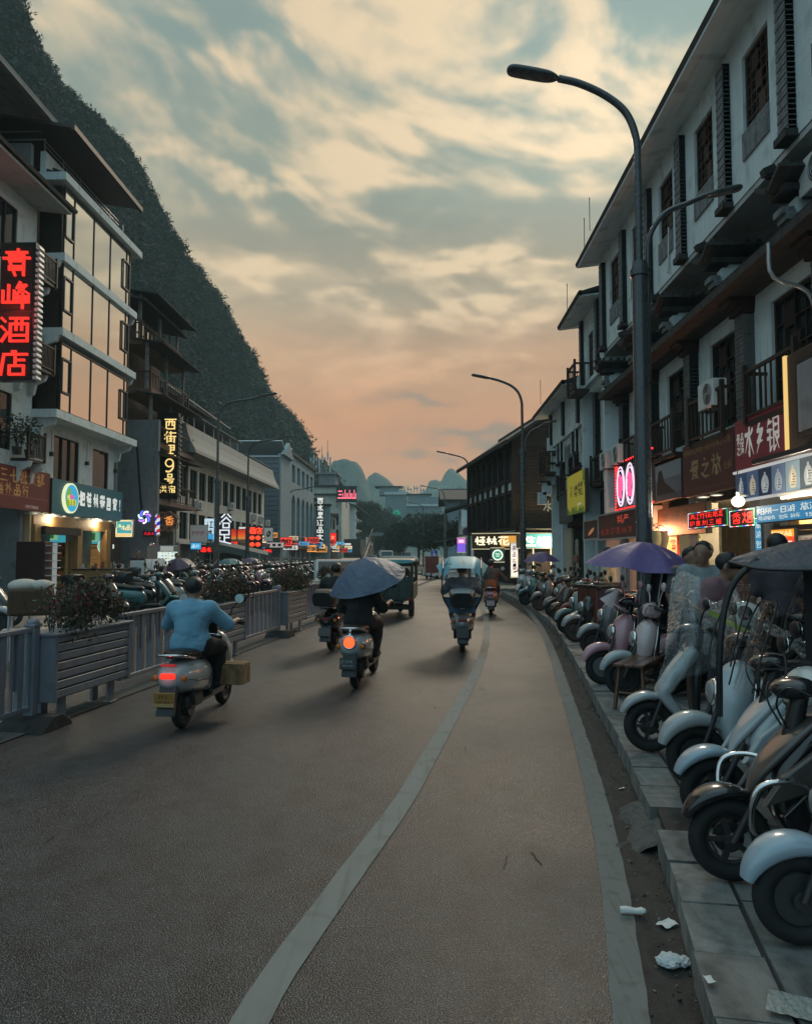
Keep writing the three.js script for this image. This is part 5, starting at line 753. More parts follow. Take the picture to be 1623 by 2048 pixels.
// umbrellas over the row
function umbrella(name, label, p, r, m, { drop = 0.36, tilt = [0, 0], h = 0, shaft = 1.0, n = 8 } = {}) {
  const t = T(name, label, 'umbrella', { p }); umbrellaCanopy(t, r, h, m, { drop, n }); P(t, 'shaft', tube([[0, h, 0], [0, h - shaft * 0.6, 0], [0.02, h - shaft, 0]], 0.011, 12, 8), M.steel); t.rotation.set(tilt[0], 0.2, tilt[1]); return t;
}
const nylon = (c) => mt(c, 0.5, { side: THREE.DoubleSide, transmission: 0.12, thickness: 0, bumpMap: rep(folds, 0.5), bumpScale: 0.006 });
{
  const a = away(1290, 1084, 9.3); umbrella('parasol', 'large purple umbrella over scooters beside the near lamp post', [a.x, a.y, a.z], 0.74, nylon([0.13, 0.085, 0.26]), { drop: 0.34, tilt: [0.05, -0.12] });
  const b = away(1082, 1104, 24); umbrella('parasol', 'smaller purple umbrella in the far right row of scooters', [b.x, b.y, b.z], 0.62, nylon([0.12, 0.075, 0.2]), { drop: 0.3 });
  // long dark scooter roof at the right edge
  const c = T('scooter_canopy', 'long dark blue-grey scooter canopy reaching in from the right edge', 'scooter canopy', {});
  const tip = away(1456, 1124, 4.6), g = new THREE.PlaneGeometry(1, 1, 34, 22), p = g.attributes.position;
  const L = 1.7, W = 0.98; for (let i = 0; i < p.count; i++) { const a = p.getX(i) + 0.5, b = p.getY(i) * 2, wide = Math.sqrt(Math.max(0, 1 - (1 - Math.min(1, a * 1.9)) ** 2)) * (1 - 0.25 * Math.max(0, a - 0.55)); p.setXYZ(i, tip.x + a * L, tip.y + 0.14 * Math.sin(Math.min(1, a * 1.4) * 1.7) - 0.12 * b * b * wide + 0.07 * (1 - Math.abs(b)) * wide + 0.01 * nz(a * 7, b * 6) - 0.05 * a, tip.z + b * W * 0.5 * wide); }
  g.computeVertexNormals(); P(c, 'roof', g, mt([0.055, 0.065, 0.085], 0.55, { side: THREE.DoubleSide, bumpMap: rep(folds, 0.4), bumpScale: 0.012 }));
  const rim = []; for (let i = 0; i <= 20; i++) { const a = i / 20, wide = Math.sqrt(Math.max(0, 1 - (1 - Math.min(1, a * 1.9)) ** 2)) * (1 - 0.25 * Math.max(0, a - 0.55)); rim.push([tip.x + a * L, tip.y + 0.14 * Math.sin(Math.min(1, a * 1.4) * 1.7) - 0.12 * wide - 0.05 * a, tip.z + W * 0.5 * wide]); }
  P(c, 'rim', [tube(rim, 0.008, 40, 6), tube(rim.map(([x, y, z]) => [x, y, tip.z * 2 - z]), 0.008, 40, 6)], M.black);
  P(c, 'front_strut', tube([[tip.x + 0.12, tip.y + 0.02, tip.z + 0.12], [tip.x - 0.04, tip.y - 0.14, tip.z + 0.14], [tip.x - 0.12, tip.y - 0.42, tip.z + 0.16], [tip.x - 0.14, tip.y - 0.9, tip.z + 0.16]], 0.02, 30, 8), M.black);
  P(c, 'rear_strut', [tube([[tip.x + 1.4, tip.y + 0.0, tip.z + 0.3], [tip.x + 1.35, tip.y - 0.5, tip.z + 0.25], [tip.x + 1.2, tip.y - 0.95, tip.z + 0.15]], 0.018, 20, 8)], M.black);
  P(c, 'side_curtain', (() => { const q = new THREE.PlaneGeometry(0.9, 0.62, 14, 10), pp = q.attributes.position; for (let i = 0; i < pp.count; i++) { const a = pp.getX(i) + 0.45, b = pp.getY(i) - 0.31; pp.setXYZ(i, tip.x + 0.6 + a, tip.y - 0.02 + b, tip.z - 0.3 + 0.04 * Math.sin(a * 14)); } q.computeVertexNormals(); return q; })(), mt([0.03, 0.024, 0.026], 0.7, { side: THREE.DoubleSide }));
  // raincoat hanging beyond the lamp post
  const rcn = T('hanging_raincoat', 'dark striped rain cape draped on a scooter behind the lamp post', 'rain cape', { p: away(1336, 1200, 9.4).toArray() });
  const k = new THREE.PlaneGeometry(0.7, 0.95, 30, 16), kp = k.attributes.position; for (let i = 0; i < kp.count; i++) { const a = kp.getX(i), b = kp.getY(i), w = 0.5 + 0.5 * (0.5 - b); kp.setXYZ(i, a * w * 1.05, b, 0.16 * (0.5 - a * a) + 0.06 * Math.sin(a * 34 * 0.8 + b)); } k.computeVertexNormals();
  P(rcn, 'cape', k, mt([0.035, 0.033, 0.045], 0.45, { side: THREE.DoubleSide })); for (const s of [-0.17, 0.12]) P(rcn, 'reflective_stripe', tube([[s * 0.6, 0.46, 0.17], [s, 0.1, 0.18], [s * 1.4, -0.45, 0.17]], 0.012, 14, 6), M.alu);
}
// bin, bench
{
  const f = ground(1168, 1284, 0.14), t = T('waste_bin', 'tall waste bin with dark blue side and brown front bearing a recycling sign', 'waste bin', { p: [f.x + 0.34, Y, f.z - 0.16], ry: 0.5 });
  P(t, 'side_shell', [rbox(0.62, 0.9, 0.5, 0.03, 0.03, 0.5, 0)], mt([0.02, 0.022, 0.055], 0.5)); P(t, 'front_panel', rbox(0.05, 0.9, 0.5, 0.015, -0.31, 0.5, 0), mt([0.1, 0.025, 0.016], 0.6)); P(t, 'lid', [rbox(0.72, 0.05, 0.58, 0.02, 0.02, 0.98, 0), rbox(0.5, 0.05, 0.42, 0.02, 0.02, 1.02, 0)], M.iron); P(t, 'foot', [rbox(0.6, 0.05, 0.46, 0.01, 0.02, 0.025, 0)], M.iron);
  P(t, 'recycling_sign', put(face(0.2, 0.26), -0.1, 0.36, 0.262, 0, 0, 0), printed(100, 130, (x, w, h) => { x.fillStyle = '#8fa3ac'; x.fillRect(0, 0, w, h); x.strokeStyle = '#20424f'; x.lineWidth = 7; x.beginPath(); x.moveTo(50, 24); x.lineTo(80, 78); x.lineTo(20, 78); x.closePath(); x.stroke(); x.fillStyle = '#8fa3ac'; for (const [a, b] of [[62, 42], [50, 80], [34, 56]]) x.fillRect(a - 6, b - 7, 10, 12); x.fillStyle = '#20424f'; x.fillRect(24, 96, 52, 8); x.fillRect(30, 110, 40, 6); }));
  P(t, 'recycling_sign', put(face(0.3, 0.34), -0.337, 0.38, 0, 0, -Math.PI / 2, 0), printed(100, 130, (x, w, h) => { x.fillStyle = '#8fa3ac'; x.fillRect(0, 0, w, h); x.strokeStyle = '#20424f'; x.lineWidth = 7; x.beginPath(); x.moveTo(50, 24); x.lineTo(80, 78); x.lineTo(20, 78); x.closePath(); x.stroke(); x.fillStyle = '#20424f'; x.fillRect(24, 96, 52, 8); x.fillRect(30, 110, 40, 6); }));
  const b0 = ground(1256, 1410, Y), b = T('bench', 'small brown wooden bench with splayed legs among the scooters', 'bench', { p: [b0.x + 0.16, Y, b0.z - 0.12], ry: 1.05 });
  const oak = mt([0.13, 0.055, 0.025], 0.32, { map: rep(woodGrain, 0.7), clearcoat: 0.5, clearcoatRoughness: 0.2 });
  for (let i = 0; i < 3; i++) P(b, 'seat_board', rbox(0.96, 0.028, 0.095, 0.006, 0, 0.44, -0.1 + i * 0.1), oak); P(b, 'apron', [rbox(0.84, 0.05, 0.02, 0.004, 0, 0.4, 0.12), rbox(0.84, 0.05, 0.02, 0.004, 0, 0.4, -0.12)], oak);
  for (const x of [-0.38, 0.38]) for (const z of [-0.11, 0.11]) P(b, 'leg', bar([x, 0.43, z], [x * 1.16, 0.0, z * 1.35], 0.02), oak);
  P(b, 'stretcher', [bar([-0.41, 0.16, 0], [0.41, 0.16, 0], 0.012), bar([-0.41, 0.16, -0.13], [-0.41, 0.16, 0.13], 0.012), bar([0.41, 0.16, -0.13], [0.41, 0.16, 0.13], 0.012)], oak);
}
// people on the pavement
const lookAt = (dx, dz) => [dx, 0, dz];
{
  let p = away(1406, 1200, 8.0); p.y = Y;
  const printT = cloth([0.22, 0.25, 0.26]);
  person('person', 'young man in white T-shirt standing between purple umbrella and woman', { ...STAND, hand: [0.24, 1.0, 0.12], face: [0.86, -0.05, 0.5] }, { x: p.x, y: Y, Z: 8.0, ry: -100 * D, shirt: printT, trousers: cloth([0.03, 0.035, 0.05]), sleeve: 0.75, hem: 0.86, cell: 0.015 });
  p = away(1440, 1200, 7.3);
  person('person', 'woman in pink shirt with bag strap, looking down beside the dark canopy', { ...STAND, pelvis: [0, 0.85, 0], waist: [0, 0.98, 0], chest: [0.03, 1.15, 0], neck: [0.05, 1.31, 0], head: [0.1, 1.435, 0], shoulder: [0.02, 1.235, 0.16], elbow: [0.0, 0.99, 0.23], hand: [0.22, 1.0, 0.1], hip: [0, 0.83, 0.09], face: [0.88, -0.2, -0.4] }, { x: p.x, y: Y, Z: 7.3, ry: -60 * D, shirt: cloth([0.22, 0.115, 0.13]), trousers: cloth([0.03, 0.03, 0.04]), sleeve: 0.7, hem: 0.8, cell: 0.015, longHair: false });
  const bg = T('shoulder_strap', 'dark bag strap across the woman in pink', 'strap', { p: [p.x, Y, -7.3], ry: -60 * D }); P(bg, 'band', tube([[0.0, 1.3, -0.1], [0.15, 1.18, -0.04], [0.17, 1.0, 0.08], [0.1, 0.86, 0.2]], 0.014, 20, 6), M.dark); P(bg, 'bag', rbox(0.1, 0.2, 0.24, 0.03, 0.06, 0.76, 0.24), M.dark);
  p = away(1381, 1190, 8.7);
  person('person', 'boy whose head shows between the purple umbrella and the young man', { ...STAND, head: [0.03, 1.5, 0], neck: [0.01, 1.37, 0] }, { x: p.x, y: Y, Z: 8.7, ry: -80 * D, shirt: cloth([0.1, 0.09, 0.1]), trousers: cloth([0.05, 0.05, 0.06]), cell: 0.019, noHands: true });
  p = away(1556, 1180, 7.2);
  person('person', 'person with black hair just showing over the dark canopy', { ...STAND }, { x: p.x, y: Y + 0.06, Z: 7.2, ry: 80 * D, shirt: cloth([0.06, 0.05, 0.06]), trousers: M.black, cell: 0.02, noHands: true });
  p = away(1217, 1180, 14.6);
  person('person', 'shop assistant in orange apron and cream shirt by the red doorway', { ...STAND, hand: [0.26, 1.02, 0.1], elbow: [0.04, 1.06, 0.24] }, { x: p.x, y: Y, Z: 14.6, ry: 150 * D, shirt: cloth([0.5, 0.42, 0.28]), trousers: cloth([0.5, 0.14, 0.02]), sleeve: 0.85, hem: 0.98, cell: 0.018 });
}
// litter in the gutter
{
  const crumple = (r, seed, flat = 0.5) => { const g = new THREE.IcosahedronGeometry(r, 5), q = g.attributes.position; for (let i = 0; i < q.count; i++) { const v = V(q.getX(i), q.getY(i), q.getZ(i)), n = 1 + 0.55 * Math.abs(nz(v.x / r * 1.3 + seed, v.y / r * 1.3, v.z / r * 1.3)) + 0.3 * nz(v.x / r * 3.2, v.y / r * 3.2 + seed, v.z / r * 3.2); q.setXYZ(i, v.x * n, v.y * n * flat, v.z * n); } g.computeVertexNormals(); return g; };
  let p = ground(1262, 1832); const c = T('crushed_cup', 'crushed white paper cup lying on the pale edge line', 'litter', { p: [p.x, 0.024, p.z], ry: -0.15 }); P(c, 'tube', put(loft(smoothSecs([[-0.05, 0, 0.014, 0.016, 2], [-0.02, 0.003, 0.019, 0.016, 2], [0.02, 0, 0.017, 0.013, 2], [0.05, 0.004, 0.018, 0.017, 2]], 3), 14)), M.paper); P(c, 'end_fold', put(crumple(0.012, 3, 0.9), 0.052, 0.006, 0.004), M.paper);
  const sheet = (w, h, seed) => { const g = new THREE.PlaneGeometry(w, h, 8, 8).rotateX(-Math.PI / 2), q = g.attributes.position; for (let i = 0; i < q.count; i++) q.setY(i, 0.012 + 0.012 * nz(q.getX(i) * 30, q.getZ(i) * 30, seed)); g.computeVertexNormals(); return g; };
  p = ground(1334, 1853); topMesh('paper_scrap', 'flat white paper scrap in the gutter below the crushed cup', 'litter', put(sheet(0.09, 0.06, 2), p.x, 0.003, p.z, 0, 0.6, 0), M.paper);
  p = ground(1347, 1934); topMesh('crumpled_wrapper', 'crumpled pale blue and pink tissue wrapper against the kerb', 'litter', [put(crumple(0.042, 8, 0.5), p.x - 0.02, 0.025, p.z), put(crumple(0.028, 5, 0.6), p.x + 0.035, 0.022, p.z + 0.0), put(sheet(0.09, 0.05, 7), p.x + 0.03, 0.006, p.z - 0.035, 0, -0.5, 0)], mt([0.5, 0.53, 0.54], 0.8));
  p = ground(1418, 1963, Y); topMesh('paper_scrap', 'small white square of paper on the kerb stone', 'litter', put(sheet(0.032, 0.045, 4), p.x, Y - 0.002, p.z, 0, 0.1, 0), M.paper);
  p = ground(1592, 2022, Y); topMesh('paper_scrap', 'printed leaflet lying on the slabs at the bottom right corner', 'litter', put(sheet(0.18, 0.14, 9), p.x, Y + 0.004, p.z, 0, -0.5, 0), mt([0.35, 0.36, 0.34], 0.7, { map: rep(patchy, 0.1) }));
  p = ground(1242, 1580); topMesh('paper_scrap', 'tiny pale scrap in the gutter before the broken kerb', 'litter', put(sheet(0.05, 0.022, 5), p.x, 0.003, p.z, 0, 0.4, 0), M.paper);
}

// ---------------------------------------------------------------- the right-hand row of white shop houses
const eaveTiles = (x, z0, z1, y, n, out = -1) => { const g = []; for (let i = 0; i < n; i++) { const z = -(z0 + ((i + 0.5) / n) * (z1 - z0)); g.push(put(new THREE.CylinderGeometry(0.085, 0.085, 0.5, 8, 1, false, 0, Math.PI), x - out * 0.18, y + 0.06, z, 0, 0, out * (Math.PI / 2 - 0.42)), put(cyl(0.085, 0.085, 0.03, 10), x + out * 0.05, y - 0.03, z, 0, 0, Math.PI / 2)); } return g; };
function brickPier(parent, x, Z, y0, y1, w = 0.34, d = 0.16, m = M.brick, side = -1) {
  const p = P(parent, 'brick_pier', box(d, y1 - y0, w - 0.006, x + side * (d / 2 - 0.008), (y0 + y1) / 2, -Z), mt([0.13, 0.135, 0.14], 0.9)), g = [];
  for (let y = y0 + 0.01, i = 0; y < y1 - 0.06; y += 0.085, i++) { const o = i % 2 ? 0.006 : -0.002, sp = i % 2 ? 0.34 : 0.62; g.push(box(d, 0.068, w * sp - 0.006, x + side * (d / 2 + o), y + 0.034, -Z - w * (1 - sp) / 2), box(d, 0.068, w * (1 - sp) - 0.006, x + side * (d / 2 + o + 0.003), y + 0.034, -Z + w * sp / 2)); }
  P(p, 'brick_course', g, m).userData.kind = 'stuff';
}
function lattice(parent, x, z0, z1, y0, y1, m = M.wood, side = -1, nv = 5, nh = 7) {   // a wooden lattice screen before a pane
  const w = z1 - z0, h = y1 - y0, o = P(parent, 'window', [box(0.09, h, 0.06, x, (y0 + y1) / 2, -z0 - 0.03), box(0.09, h, 0.06, x, (y0 + y1) / 2, -z1 + 0.03), box(0.09, 0.06, w - 0.12, x, y0 + 0.03, -(z0 + z1) / 2), box(0.09, 0.06, w - 0.12, x, y1 - 0.03, -(z0 + z1) / 2)], m);
  P(o, 'pane', box(0.012, h - 0.12, w - 0.12, x - side * 0.02, (y0 + y1) / 2, -(z0 + z1) / 2), M.glass);
  const bars = []; for (let i = 1; i < nv; i++) bars.push(box(0.03, h - 0.12, 0.032, x + side * 0.02, (y0 + y1) / 2, -(z0 + (w * i) / nv))); for (let i = 1; i < nh; i++) bars.push(box(0.028, 0.03, w - 0.12, x + side * 0.024, y0 + (h * i) / nh, -(z0 + z1) / 2));
  for (const i of [0.2, 0.5, 0.8]) bars.push(box(0.026, h * 0.22, w * 0.24, x + side * 0.026, y0 + h * i, -(z0 + z1) / 2 - (i - 0.5) * w * 0.4));
  P(o, 'lattice', bars, m);
  return o;
}
function balconyRail(parent, x, z0, z1, y, depth, m = M.darkWood, side = -1, n = 9) {
  const out = x + side * depth, b = P(parent, 'balcony', [box(depth, 0.1, z1 - z0, x + side * depth / 2, y, -(z0 + z1) / 2), box(0.06, 0.06, z1 - z0, out, y + 0.95, -(z0 + z1) / 2), box(0.05, 0.05, z1 - z0 - 0.02, out, y + 0.14, -(z0 + z1) / 2), ...[z0, z1].map((z) => box(depth, 0.06, 0.05, x + side * depth / 2, y + 0.95, -z)), ...[z0 + 0.03, z1 - 0.03].map((z) => box(0.08, 1.1, 0.08, out, y + 0.55, -z))], m);
  for (let i = 1; i < n; i++) P(b, 'baluster', box(0.03, 0.76, 0.03, out, y + 0.55, -(z0 + ((z1 - z0) * i) / n)), m);
  for (const z of [z0 + 0.02, z1 - 0.02]) for (const k of [0.3, 0.6]) P(b, 'baluster', box(0.03, 0.76, 0.03, x + side * depth * k, y + 0.55, -z), m);
  return b;
}
function acUnit(label, x, y, Z, side = -1, group) {
  const t = T('air_conditioner', label, 'air conditioner', { p: [x, y, -Z], group });
  P(t, 'case', rbox(0.3, 0.56, 0.8, 0.02, 0, 0, 0), M.whitePlastic); P(t, 'fan_grille', [put(cyl(0.22, 0.22, 0.012, 26), side * 0.152, 0, 0.12, 0, 0, Math.PI / 2)], M.iron);
  P(t, 'fan_ring', [0.08, 0.13, 0.18, 0.215].map((r) => torus(r, 0.006, 24, 5, side * 0.165, 0, 0.12, 0, Math.PI / 2)), M.alu); P(t, 'hub', put(cyl(0.035, 0.035, 0.02, 12), side * 0.165, 0, 0.12, 0, 0, Math.PI / 2), M.alu); P(t, 'bracket', [box(0.34, 0.03, 0.03, -side * 0.02, -0.3, 0.3), box(0.34, 0.03, 0.03, -side * 0.02, -0.3, -0.3)], M.iron); P(t, 'pipe', tube([[0, -0.2, -0.4], [-side * 0.1, -0.3, -0.48], [-side * 0.2, -0.1, -0.5]], 0.02, 12, 6), M.paper);
  return t;
}
const XT = 5.8, XL = 6.35, Z1 = 23.8;
{
  const b = T('shop_house', 'long white three-storey shop house with brick piers along the right pavement', 'building', {});
  // top storey, jutting out: lattice windows between piers
  const piers = Array.from({ length: 13 }, (_, i) => 23.45 - i * 2.4), holes = [];
  for (let i = 0; i < piers.length - 1; i++) { const c = piers[i] - 1.2; holes.push([c - 0.5, c + 0.5, 9.3, 10.72]); }
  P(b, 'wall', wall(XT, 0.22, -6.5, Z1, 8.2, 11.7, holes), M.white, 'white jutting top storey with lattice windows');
  for (const [a, c, d, e] of holes) { lattice(b, XT + 0.1, a, c, d, e); P(b, 'window_apron', box(0.05, 0.5, c - a, XT - 0.012, d - 0.27, -(a + c) / 2), M.brick); }
  for (const z of piers) { brickPier(b, XT, z, 8.28, 11.0, 0.34, 0.14); P(b, 'pier_foot', box(0.34, 0.12, 0.4, XT - 0.03, 8.24, -z), M.tile); }
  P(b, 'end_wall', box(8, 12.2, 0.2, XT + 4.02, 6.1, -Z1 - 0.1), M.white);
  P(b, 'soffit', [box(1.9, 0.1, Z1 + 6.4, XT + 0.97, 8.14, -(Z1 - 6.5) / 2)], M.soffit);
  P(b, 'eave_soffit', put(box(0.85, 0.06, Z1 + 6.9, 0, 0, 0), XT - 0.28, 11.25, -(Z1 - 6.1) / 2, 0, 0, 0.12), M.white);
  const rf = P(b, 'roof', [put(box(5.2, 0.12, Z1 + 7.0, 0, 0, 0), XT + 1.75, 12.05, -(Z1 - 6.0) / 2, 0, 0, 0.3), box(0.12, 0.16, Z1 + 7.0, XT - 0.66, 11.31, -(Z1 - 6.0) / 2)], M.tile);
  P(rf, 'tile_row', eaveTiles(XT - 0.6, -6.5, Z1 + 0.5, 11.37, 130), M.tile).userData.kind = 'stuff';
  // recess wall behind, pent roof and second storey
  const wins = []; for (let i = 0; i < 11; i++) { const c = 15.65 - 2.9 * (i - 3); if (c < Z1 - 1) wins.push([c - 0.72, c + 0.72, 4.35, 6.3]); }
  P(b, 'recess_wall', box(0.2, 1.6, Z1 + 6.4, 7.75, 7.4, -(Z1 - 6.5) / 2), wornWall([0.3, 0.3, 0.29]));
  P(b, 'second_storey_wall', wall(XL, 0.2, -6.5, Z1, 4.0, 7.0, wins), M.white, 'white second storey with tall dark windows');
  for (const [a, c, d, e] of wins) lattice(b, XL + 0.1, a, c, d, e, M.darkWood, -1, 4, 4);
  for (let i = 0; i < 11; i++) { const z = 23.05 - i * 2.9; brickPier(b, XL, z, 4.1, 6.45, 0.4, 0.22, mt([0.15, 0.14, 0.135], 0.9, { map: rep(patchy, 1.1) })); P(b, 'pier_bracket', [box(0.5, 0.12, 0.5, XL - 0.14, 6.5, -z), box(0.42, 0.12, 0.46, XL - 0.1, 6.4, -z), box(0.6, 0.1, 0.54, XL - 0.2, 6.6, -z)], M.darkWood); }
  const pent = P(b, 'pent_roof', [put(box(1.35, 0.1, Z1 + 6.4, 0, 0, 0), XL - 0.08, 7.02, -(Z1 - 6.5) / 2, 0, 0, 0.36), box(0.08, 0.14, Z1 + 6.4, XL - 0.7, 6.72, -(Z1 - 6.5) / 2), box(0.7, 0.08, Z1 + 6.38, XL - 0.32, 6.68, -(Z1 - 6.5) / 2)], M.tile);
  P(pent, 'tile_row', eaveTiles(XL - 0.64, -6.4, Z1, 6.8, 126), M.tile).userData.kind = 'stuff';
  // little stepped party walls with tiled caps that stand on the pent roof
  for (let i = 0; i < 10; i++) {
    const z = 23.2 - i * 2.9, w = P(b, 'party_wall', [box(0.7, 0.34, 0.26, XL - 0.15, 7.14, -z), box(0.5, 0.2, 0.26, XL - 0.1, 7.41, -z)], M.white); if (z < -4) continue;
    P(w, 'tiled_cap', [put(box(1.2, 0.07, 0.5, 0, 0, 0), XL - 0.3, 7.56, -z - 0.2, 0.5, 0, 0), put(box(1.2, 0.07, 0.5, 0, 0, 0), XL - 0.3, 7.56, -z + 0.2, -0.5, 0, 0), box(1.0, 0.1, 0.5, XL - 0.25, 7.43, -z),  box(1.2, 0.09, 0.1, XL - 0.3, 7.72, -z), ...[0, 1, 2, 3, 4].map((k) => put(cyl(0.05, 0.05, 0.4, 8), XL - 0.75 + k * 0.22, 7.67, -z + 0.18, Math.PI / 2 - 0.5)), box(0.2, 0.12, 0.14, XL - 0.86, 7.79, -z, 0, 0, 0.4)], M.tile);
    P(w, 'corbel', [0, 1, 2].map((k) => box(0.2, 0.1, 0.3, XL - 0.5 - k * 0.07, 6.9 - (2 - k) * 0.1 + 0.2, -z)), M.brick);
  }
  // ground floor frontage between the shops
  P(b, 'frontage', [box(0.2, 1.3, Z1 + 6.4, XL + 0.15, 3.5, -(Z1 - 6.5) / 2)], M.darkBrick);
  for (const z of [2.2, 6.1, 9.9, 13.9, 17.1, 20.2, 22.6, 24.9]) P(b, 'pillar', box(0.5, 2.9, 0.45, XL + 0.05, 1.55, -z), M.grey);
  P(b, 'shop_back_wall', box(0.2, 3.0, Z1 + 6.4, XL + 3.2, 1.6, -(Z1 - 6.5) / 2), mt([0.18, 0.14, 0.1], 0.8, { map: rep(patchy, 1.5) }));
  P(b, 'shop_ceiling', box(3.2, 0.08, Z1 + 6.4, XL + 1.75, 3.06, -(Z1 - 6.5) / 2), M.soffit);
  P(b, 'shop_floor', box(3.2, 0.04, Z1 + 6.4, XL + 1.7, 0.16, -(Z1 - 6.5) / 2), M.concrete);
  P(b, 'back_wall', box(0.2, 12, Z1 + 6.4, XL + 6, 6, -(Z1 - 6.5) / 2), M.grey);
  for (let i = 0; i < 7; i++) { const c = 15.65 - 2.9 * (i - 2); balconyRail(b, XL, c - 0.95, c + 0.95, 4.08, 0.42); }
  P(b, 'drain_pipe', [tube([[XL - 0.75, 6.75, -11.9], [XL - 0.7, 6.2, -11.9], [XL - 0.12, 5.9, -11.9], [XL - 0.1, 4.2, -11.9]], 0.035, 20, 8)], M.alu); P(b, 'drain_pipe', [tube([[XT - 0.06, 8.3, -17.2], [XT - 0.04, 8.7, -17.2], [XT - 0.02, 9.4, -17.2]], 0.025, 10, 8)], M.alu);
}
acUnit('round-fanned air conditioner on the second storey above the maroon travel sign', 6.0, 5.0, 15.4);
acUnit('grey air conditioner under the upper storey near the long maroon sign', 5.9, 4.7, 22.4);
acUnit('air conditioner in the upper right corner behind iron bars', 6.0, 7.5, 11.0);
acUnit('air conditioner nearest the yellow sign', 5.9, 4.7, 23.9);
// the two lower blocks of the same row
function block(label, z0, z1, ye, xe, y2, seed) {
  const b = T('shop_house', label, 'building', {}), n = Math.max(1, Math.round((z1 - z0) / 2.7)), holes = [], L = z1 - z0, zc = -(z0 + z1) / 2;
  for (let i = 0; i < n; i++) { const c = z0 + ((i + 0.5) / n) * L; holes.push([c - 0.42, c + 0.42, ye - 2.5, ye - 0.95]); }
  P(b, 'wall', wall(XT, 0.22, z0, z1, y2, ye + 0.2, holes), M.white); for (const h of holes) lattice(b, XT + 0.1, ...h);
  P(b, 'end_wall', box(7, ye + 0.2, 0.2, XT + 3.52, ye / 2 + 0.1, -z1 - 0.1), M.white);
  const rf = P(b, 'roof', [put(box(4.4, 0.12, L + 0.9, 0, 0, 0), XT + 1.35, ye + 0.5, zc - 0.2, 0, 0, 0.3), box(0.1, 0.16, L + 0.9, XT - 0.68, ye - 0.12, zc - 0.2)], M.tile); P(rf, 'tile_row', eaveTiles(XT - 0.62, z0, z1 + 0.6, ye - 0.06, Math.round(L * 4)), M.tile).userData.kind = 'stuff';
  P(b, 'soffit', put(box(0.85, 0.06, L + 0.8, 0, 0, 0), XT - 0.28, ye - 0.16, zc - 0.2, 0, 0, 0.12), M.white);
  const w2 = []; for (let i = 0; i < n; i++) { const c = z0 + ((i + 0.5) / n) * L; w2.push([c - 0.6, c + 0.6, 4.3, Math.min(6.2, y2 - 0.6)]); }
  P(b, 'second_storey_wall', wall(XL, 0.2, z0, z1, 4.0, y2, w2), M.white); for (const h of w2) { lattice(b, XL + 0.1, ...h, M.darkWood, -1, 4, 4); balconyRail(b, XL, h[0] - 0.2, h[1] + 0.2, 4.08, 0.42, M.darkWood, -1, 7); }
  for (let i = 0; i <= n; i++) { const z = z0 + 0.25 + (i / n) * (L - 0.5); brickPier(b, XL, z, 4.1, y2 - 0.2, 0.36, 0.2); brickPier(b, XT, z, y2 + 0.1, ye - 0.2, 0.28, 0.12); }
  P(b, 'frontage', [box(0.2, 1.3, L, XL + 0.15, 3.5, zc), box(0.2, 2.9, L, XL + 3, 1.6, zc), box(3.2, 0.08, L, XL + 1.7, 3.06, zc)], M.darkBrick);
  for (const z of [z0 + 0.3, z1 - 0.3]) P(b, 'pillar', box(0.45, 2.9, 0.45, XL + 0.05, 1.6, -z), M.white);
  balconyRail(b, XT, z1 - 1.2, z1 + 0.1, ye - 2.9, 0.5, M.darkWood, -1, 5);
  P(b, 'party_wall', [box(0.9, 0.6, 0.3, XL - 0.3, y2 + 0.15, -z1 + 0.2), box(0.55, 0.4, 0.3, XL - 0.25, y2 + 0.6, -z1 + 0.2)], M.white);
  return b;
}
block('second, slightly lower white block of the right row, behind the lamp post', 24.1, 27.0, 10.35, 5.2, 7.7, 2);
const b3 = block('third low white block with stepped gable at the end of the right row', 27.3, 33.7, 8.15, 5.2, 6.5, 3);
P(b3, 'stepped_gable', [0, 1, 2, 3, 4].map((k) => box(0.36, 0.55, 0.34, XL - 0.2 - k * 0.2, 5.9 - k * 0.42, -33.6)), M.white);
P(b3, 'gable_cap', [0, 1, 2, 3].map((k) => box(0.5, 0.08, 0.5, XL - 0.25 - k * 0.22, 6.22 - k * 0.42, -33.6)), M.tile);
for (const [z, y] of [[Z1 + 0.2, 12.0], [27.0, 10.9], [33.4, 8.8], [23.2, 12.3]]) topMesh('lightning_rod', ['thin rod on the eave end of the long right building', 'thin rod on the second right block', 'thin rod on the third right block', 'second thin rod near the end of the long right roof'][[12.0, 10.9, 8.8, 12.3].indexOf(y)], 'lightning rod', [bar([XT - 0.5, y - 0.3, -z], [XT - 0.5, y + 0.75, -z], 0.012), ball(0.025, XT - 0.5, y + 0.76, -z, 1, 1, 1, 8)], M.iron);

// ---------------------------------------------------------------- shop signs and shops of the right row (x is the sign's face, they look at the street)
function signX(name, label, x, Z0, Z1s, y0, y1, m, { thick = 0.14, frame, frameM = M.iron, side = -1, group } = {}) {   // a board along the street; left end in view is the far one when side = -1
  const t = T(name, label, 'sign', { group }), w = Math.abs(Z1s - Z0), h = y1 - y0, zc = -(Z0 + Z1s) / 2;
  P(t, 'board', rbox(thick, h, w, 0.01, x - side * thick / 2, (y0 + y1) / 2, zc), frameM);
  P(t, 'face', put(face(w - 0.03, h - 0.03), x + side * 0.004, (y0 + y1) / 2, zc, 0, side * Math.PI / 2, 0), m);
  if (frame) P(t, 'frame', [box(0.06, 0.05, w, x + side * 0.01, y0, zc), box(0.06, 0.05, w, x + side * 0.01, y1, zc), box(0.06, h - 0.05, 0.05, x + side * 0.01, (y0 + y1) / 2, -Z0), box(0.06, h - 0.05, 0.05, x + side * 0.01, (y0 + y1) / 2, -Z1s)], frame);
  return t;
}
